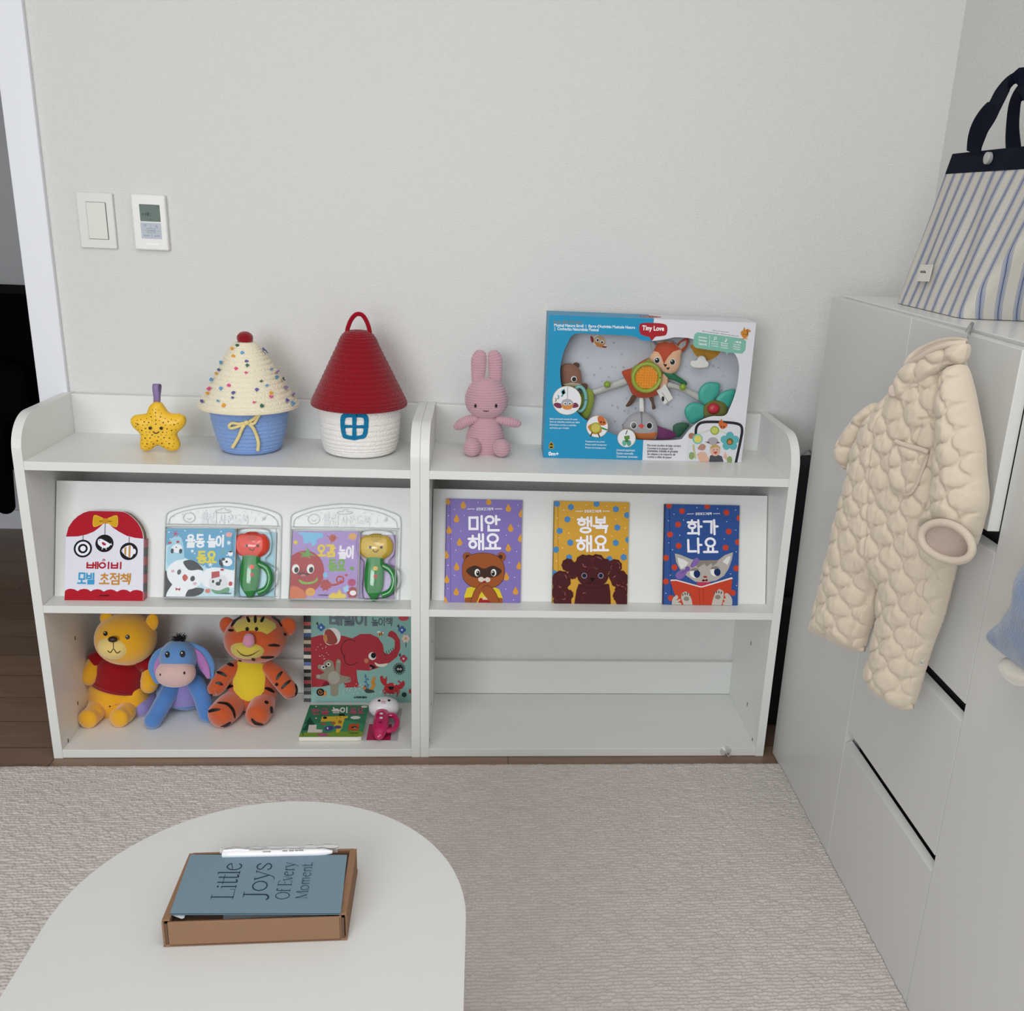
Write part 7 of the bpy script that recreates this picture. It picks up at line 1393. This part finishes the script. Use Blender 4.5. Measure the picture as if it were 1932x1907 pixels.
GL = {'L': (.62, [(1.6, [(.14, 0), (.14, 1)]), (.6, [(.02, 1), (.28, 1)]), (.6, [(.02, 0), (.58, 0), (.6, .22)])]), 'i': (.26, [(1.5, [(.13, 0), (.13, .66)]), (.6, [(.03, .66), (.13, .66)]), (.6, [(.03, 0), (.23, 0)]), (2, [(.12, .84), (.14, .84)])]),
 't': (.30, [(1.5, [(.13, .9), (.13, .12), (.17, .01), (.28, .06)]), (.6, [(0, .66), (.28, .66)])]), 'l': (.24, [(1.5, [(.12, 0), (.12, 1)]), (.6, [(.02, 1), (.12, 1)]), (.6, [(.02, 0), (.22, 0)])]),
 'e': (.52, [(.6, [(.06, .36), (.46, .50)]), (1.2, ARC(.26, .33, .21, .34, 30, 320))]), 'J': (.40, [(1.6, [(.24, 1), (.24, .05), (.2, -.12), (.08, -.2), (0, -.12)]), (.6, [(.1, 1), (.38, 1)])]), 'o': (.56, [(1.2, ARC(.27, .33, .23, .34, 0, 360, 24))]),
 'y': (.50, [(1.3, [(.04, .66), (.26, 0)]), (.7, [(.46, .66), (.26, 0), (.16, -.24), (.04, -.28)]), (.6, [(0, .66), (.14, .66)]), (.6, [(.38, .66), (.5, .66)])]), 's': (.44, [(1.2, [(.36, .54), (.3, .66), (.16, .67), (.07, .56), (.1, .42), (.3, .28), (.37, .14), (.28, .0), (.12, 0), (.05, .12)])]),
 'O': (.72, [(1.2, ARC(.35, .5, .31, .51, 0, 360, 28))]), 'f': (.30, [(1.4, [(.3, .95), (.22, 1.02), (.13, .9), (.13, 0)]), (.6, [(.02, .66), (.28, .66)]), (.6, [(.03, 0), (.25, 0)])]), 'E': (.54, [(1.5, [(.14, 0), (.14, 1)]), (.6, [(.03, 1), (.5, 1), (.51, .84)]), (.6, [(.14, .52), (.42, .52)]), (.6, [(.03, 0), (.52, 0), (.54, .18)])]),
 'v': (.46, [(1.3, [(.04, .66), (.24, 0)]), (.6, [(.43, .66), (.24, 0)]), (.6, [(0, .66), (.13, .66)])]), 'r': (.38, [(1.4, [(.12, 0), (.12, .66)]), (.8, [(.12, .46), (.22, .63), (.34, .64)]), (.6, [(.02, 0), (.24, 0)])]), 'M': (.88, [(.6, [(.12, 0), (.14, 1)]), (1.5, [(.14, 1), (.42, .05)]), (.6, [(.42, .05), (.72, 1)]), (1.5, [(.72, 1), (.76, 0)]), (.6, [(.02, 0), (.22, 0)]), (.6, [(.66, 0), (.86, 0)])]),
 'm': (.82, [(1.3, [(.12, 0), (.12, .66)]), (1.2, [(.12, .48), (.22, .64), (.34, .64), (.39, .5), (.39, 0)]), (1.2, [(.39, .48), (.5, .64), (.62, .64), (.67, .5), (.67, 0)])]), 'n': (.56, [(1.3, [(.12, 0), (.12, .66)]), (1.2, [(.12, .48), (.24, .64), (.38, .64), (.43, .5), (.43, 0)]), (.6, [(.35, 0), (.52, 0)])]), '.': (.2, [(2, [(.08, .02), (.1, .02)])]), ' ': (.24, [])}
def serif(word, xl, xr, y0, y1):
    """word set upwards along the card: xl/xr cap top and baseline, y0/y1 end and start."""
    ym = (y0 + y1) / 2; ua, ub = hq(xl, ym)[0] * wmm, hq(xr, ym)[0] * wmm; va, vb = hq((xl + xr) / 2, y0)[1] * hmm, hq((xl + xr) / 2, y1)[1] * hmm
    tot = sum(GL[c][0] for c in word); kx = (vb - va) / tot; x = 0; th = .62 * (ub - ua) / 14
    for c in word:
        wd_, sts = GL[c]
        for tk, pts in sts: A.stroke([(ub - (ub - ua) * py, vb - (x + px) * kx) for px, py in pts], max(.28, th * tk), NI, len(pts) > 3)
        x += wd_
serif('Little', 590, 775, 318, 640); serif('Joys', 860, 1040, 318, 640); serif('Of Every', 1135, 1248, 320, 640); serif('Moment.', 1305, 1402, 318, 640)
b.build('front_leaf', t)
b = MB(); b.obox(o_ - nrm * .0022 + U_ * .003, U_ * .994, V_ * .99, nrm * .0006, CRD); b.build('back_leaf', t)
b = MB(); b.prism([tz_(x, y, TZ + .0335) for x, y in ((195, 762), (318, 764), (312, 788), (290, 797))], (0, 0, .0004), mat('envelope_white', '#C8CDD2', .4)); tag(b.build('envelope', at=tz_(250, 770, TZ + .0335)), 'white paper corner peeking out below the left end of the blue card', 'envelope')
zp = TZ + .0395; PENW = mat('pen_white', '#E2E0E4', .2, 1.05, .6, coat=.4)
p0, p1 = tz_(640, 236, zp), tz_(1600, 215, zp); dp = (p1 - p0); LP = dp.length; dp.normalize(); t = thing('ballpoint_pen', 'white ballpoint pen lying along the back of the mailer box', 'pen', (p0 + p1) / 2)
b = MB(); rp = .0042; b.rings([p0 + dp * LP * f for f in (0, .005, .1, .6, .86, .93, .98, 1)], [rp * x for x in (.7, .98, 1, 1.02, 1.04, .9, .6, .45)], PENW, 24)
d = Deco(b, zx, .0002, 1.0); dk2 = ink('#1A1A1C')
d.step = .6
for x0_, x1_, yy in ((992, 1062, 215), (1165, 1205, 209), (1222, 1258, 208), (1275, 1295, 207), (1305, 1345, 206)):
    for i in range(int((x1_ - x0_) / 9) + 1): d.poly([(x0_ + i * 9, yy - 4), (x0_ + i * 9 + 5, yy - 4), (x0_ + i * 9 + 5, yy + 4), (x0_ + i * 9, yy + 4)], dk2)
b.build('barrel', t)
b = MB(); b.limb([p0 + dp * .002 + Vector((0, .001, rp)), p0 + dp * LP * .13 + Vector((0, .001, rp + .001)), p0 + dp * LP * .24 + Vector((0, .001, rp))], [.0013, .0014, .0009], PENW, 10, 10); b.build('clip', t)
b = MB(); nx_, ny_ = 60, 10; vs = []; rs = random.Random(6)
s0, s1 = tz_(612, 243, zp - .002), tz_(1640, 232, zp - .002); up_ = Vector((0, 0, 1))
for j in range(ny_ + 1):
    for i in range(nx_ + 1):
        f, g_ = i / nx_, j / ny_; p = s0.lerp(s1, f) + uy * (.010 * g_ + .0035) + up_ * (-.001 + .0075 * math.sin(PI * min(1, g_ * 1.25)) * (.75 + .5 * f) + .0015 * math.sin(f * 40 + g_ * 6) * g_ + rs.uniform(-.0003, .0003)); vs.append(p)
b.add(vs, [(j * (nx_ + 1) + i, j * (nx_ + 1) + i + 1, (j + 1) * (nx_ + 1) + i + 1, (j + 1) * (nx_ + 1) + i) for j in range(ny_) for i in range(nx_)], clear_mat('cellophane', .05, (.98, .98, .98), .12, .015, .16)); tag(b.build('pen_sleeve', at=s0), 'crinkled clear cellophane sleeve around the white pen', 'plastic sleeve')
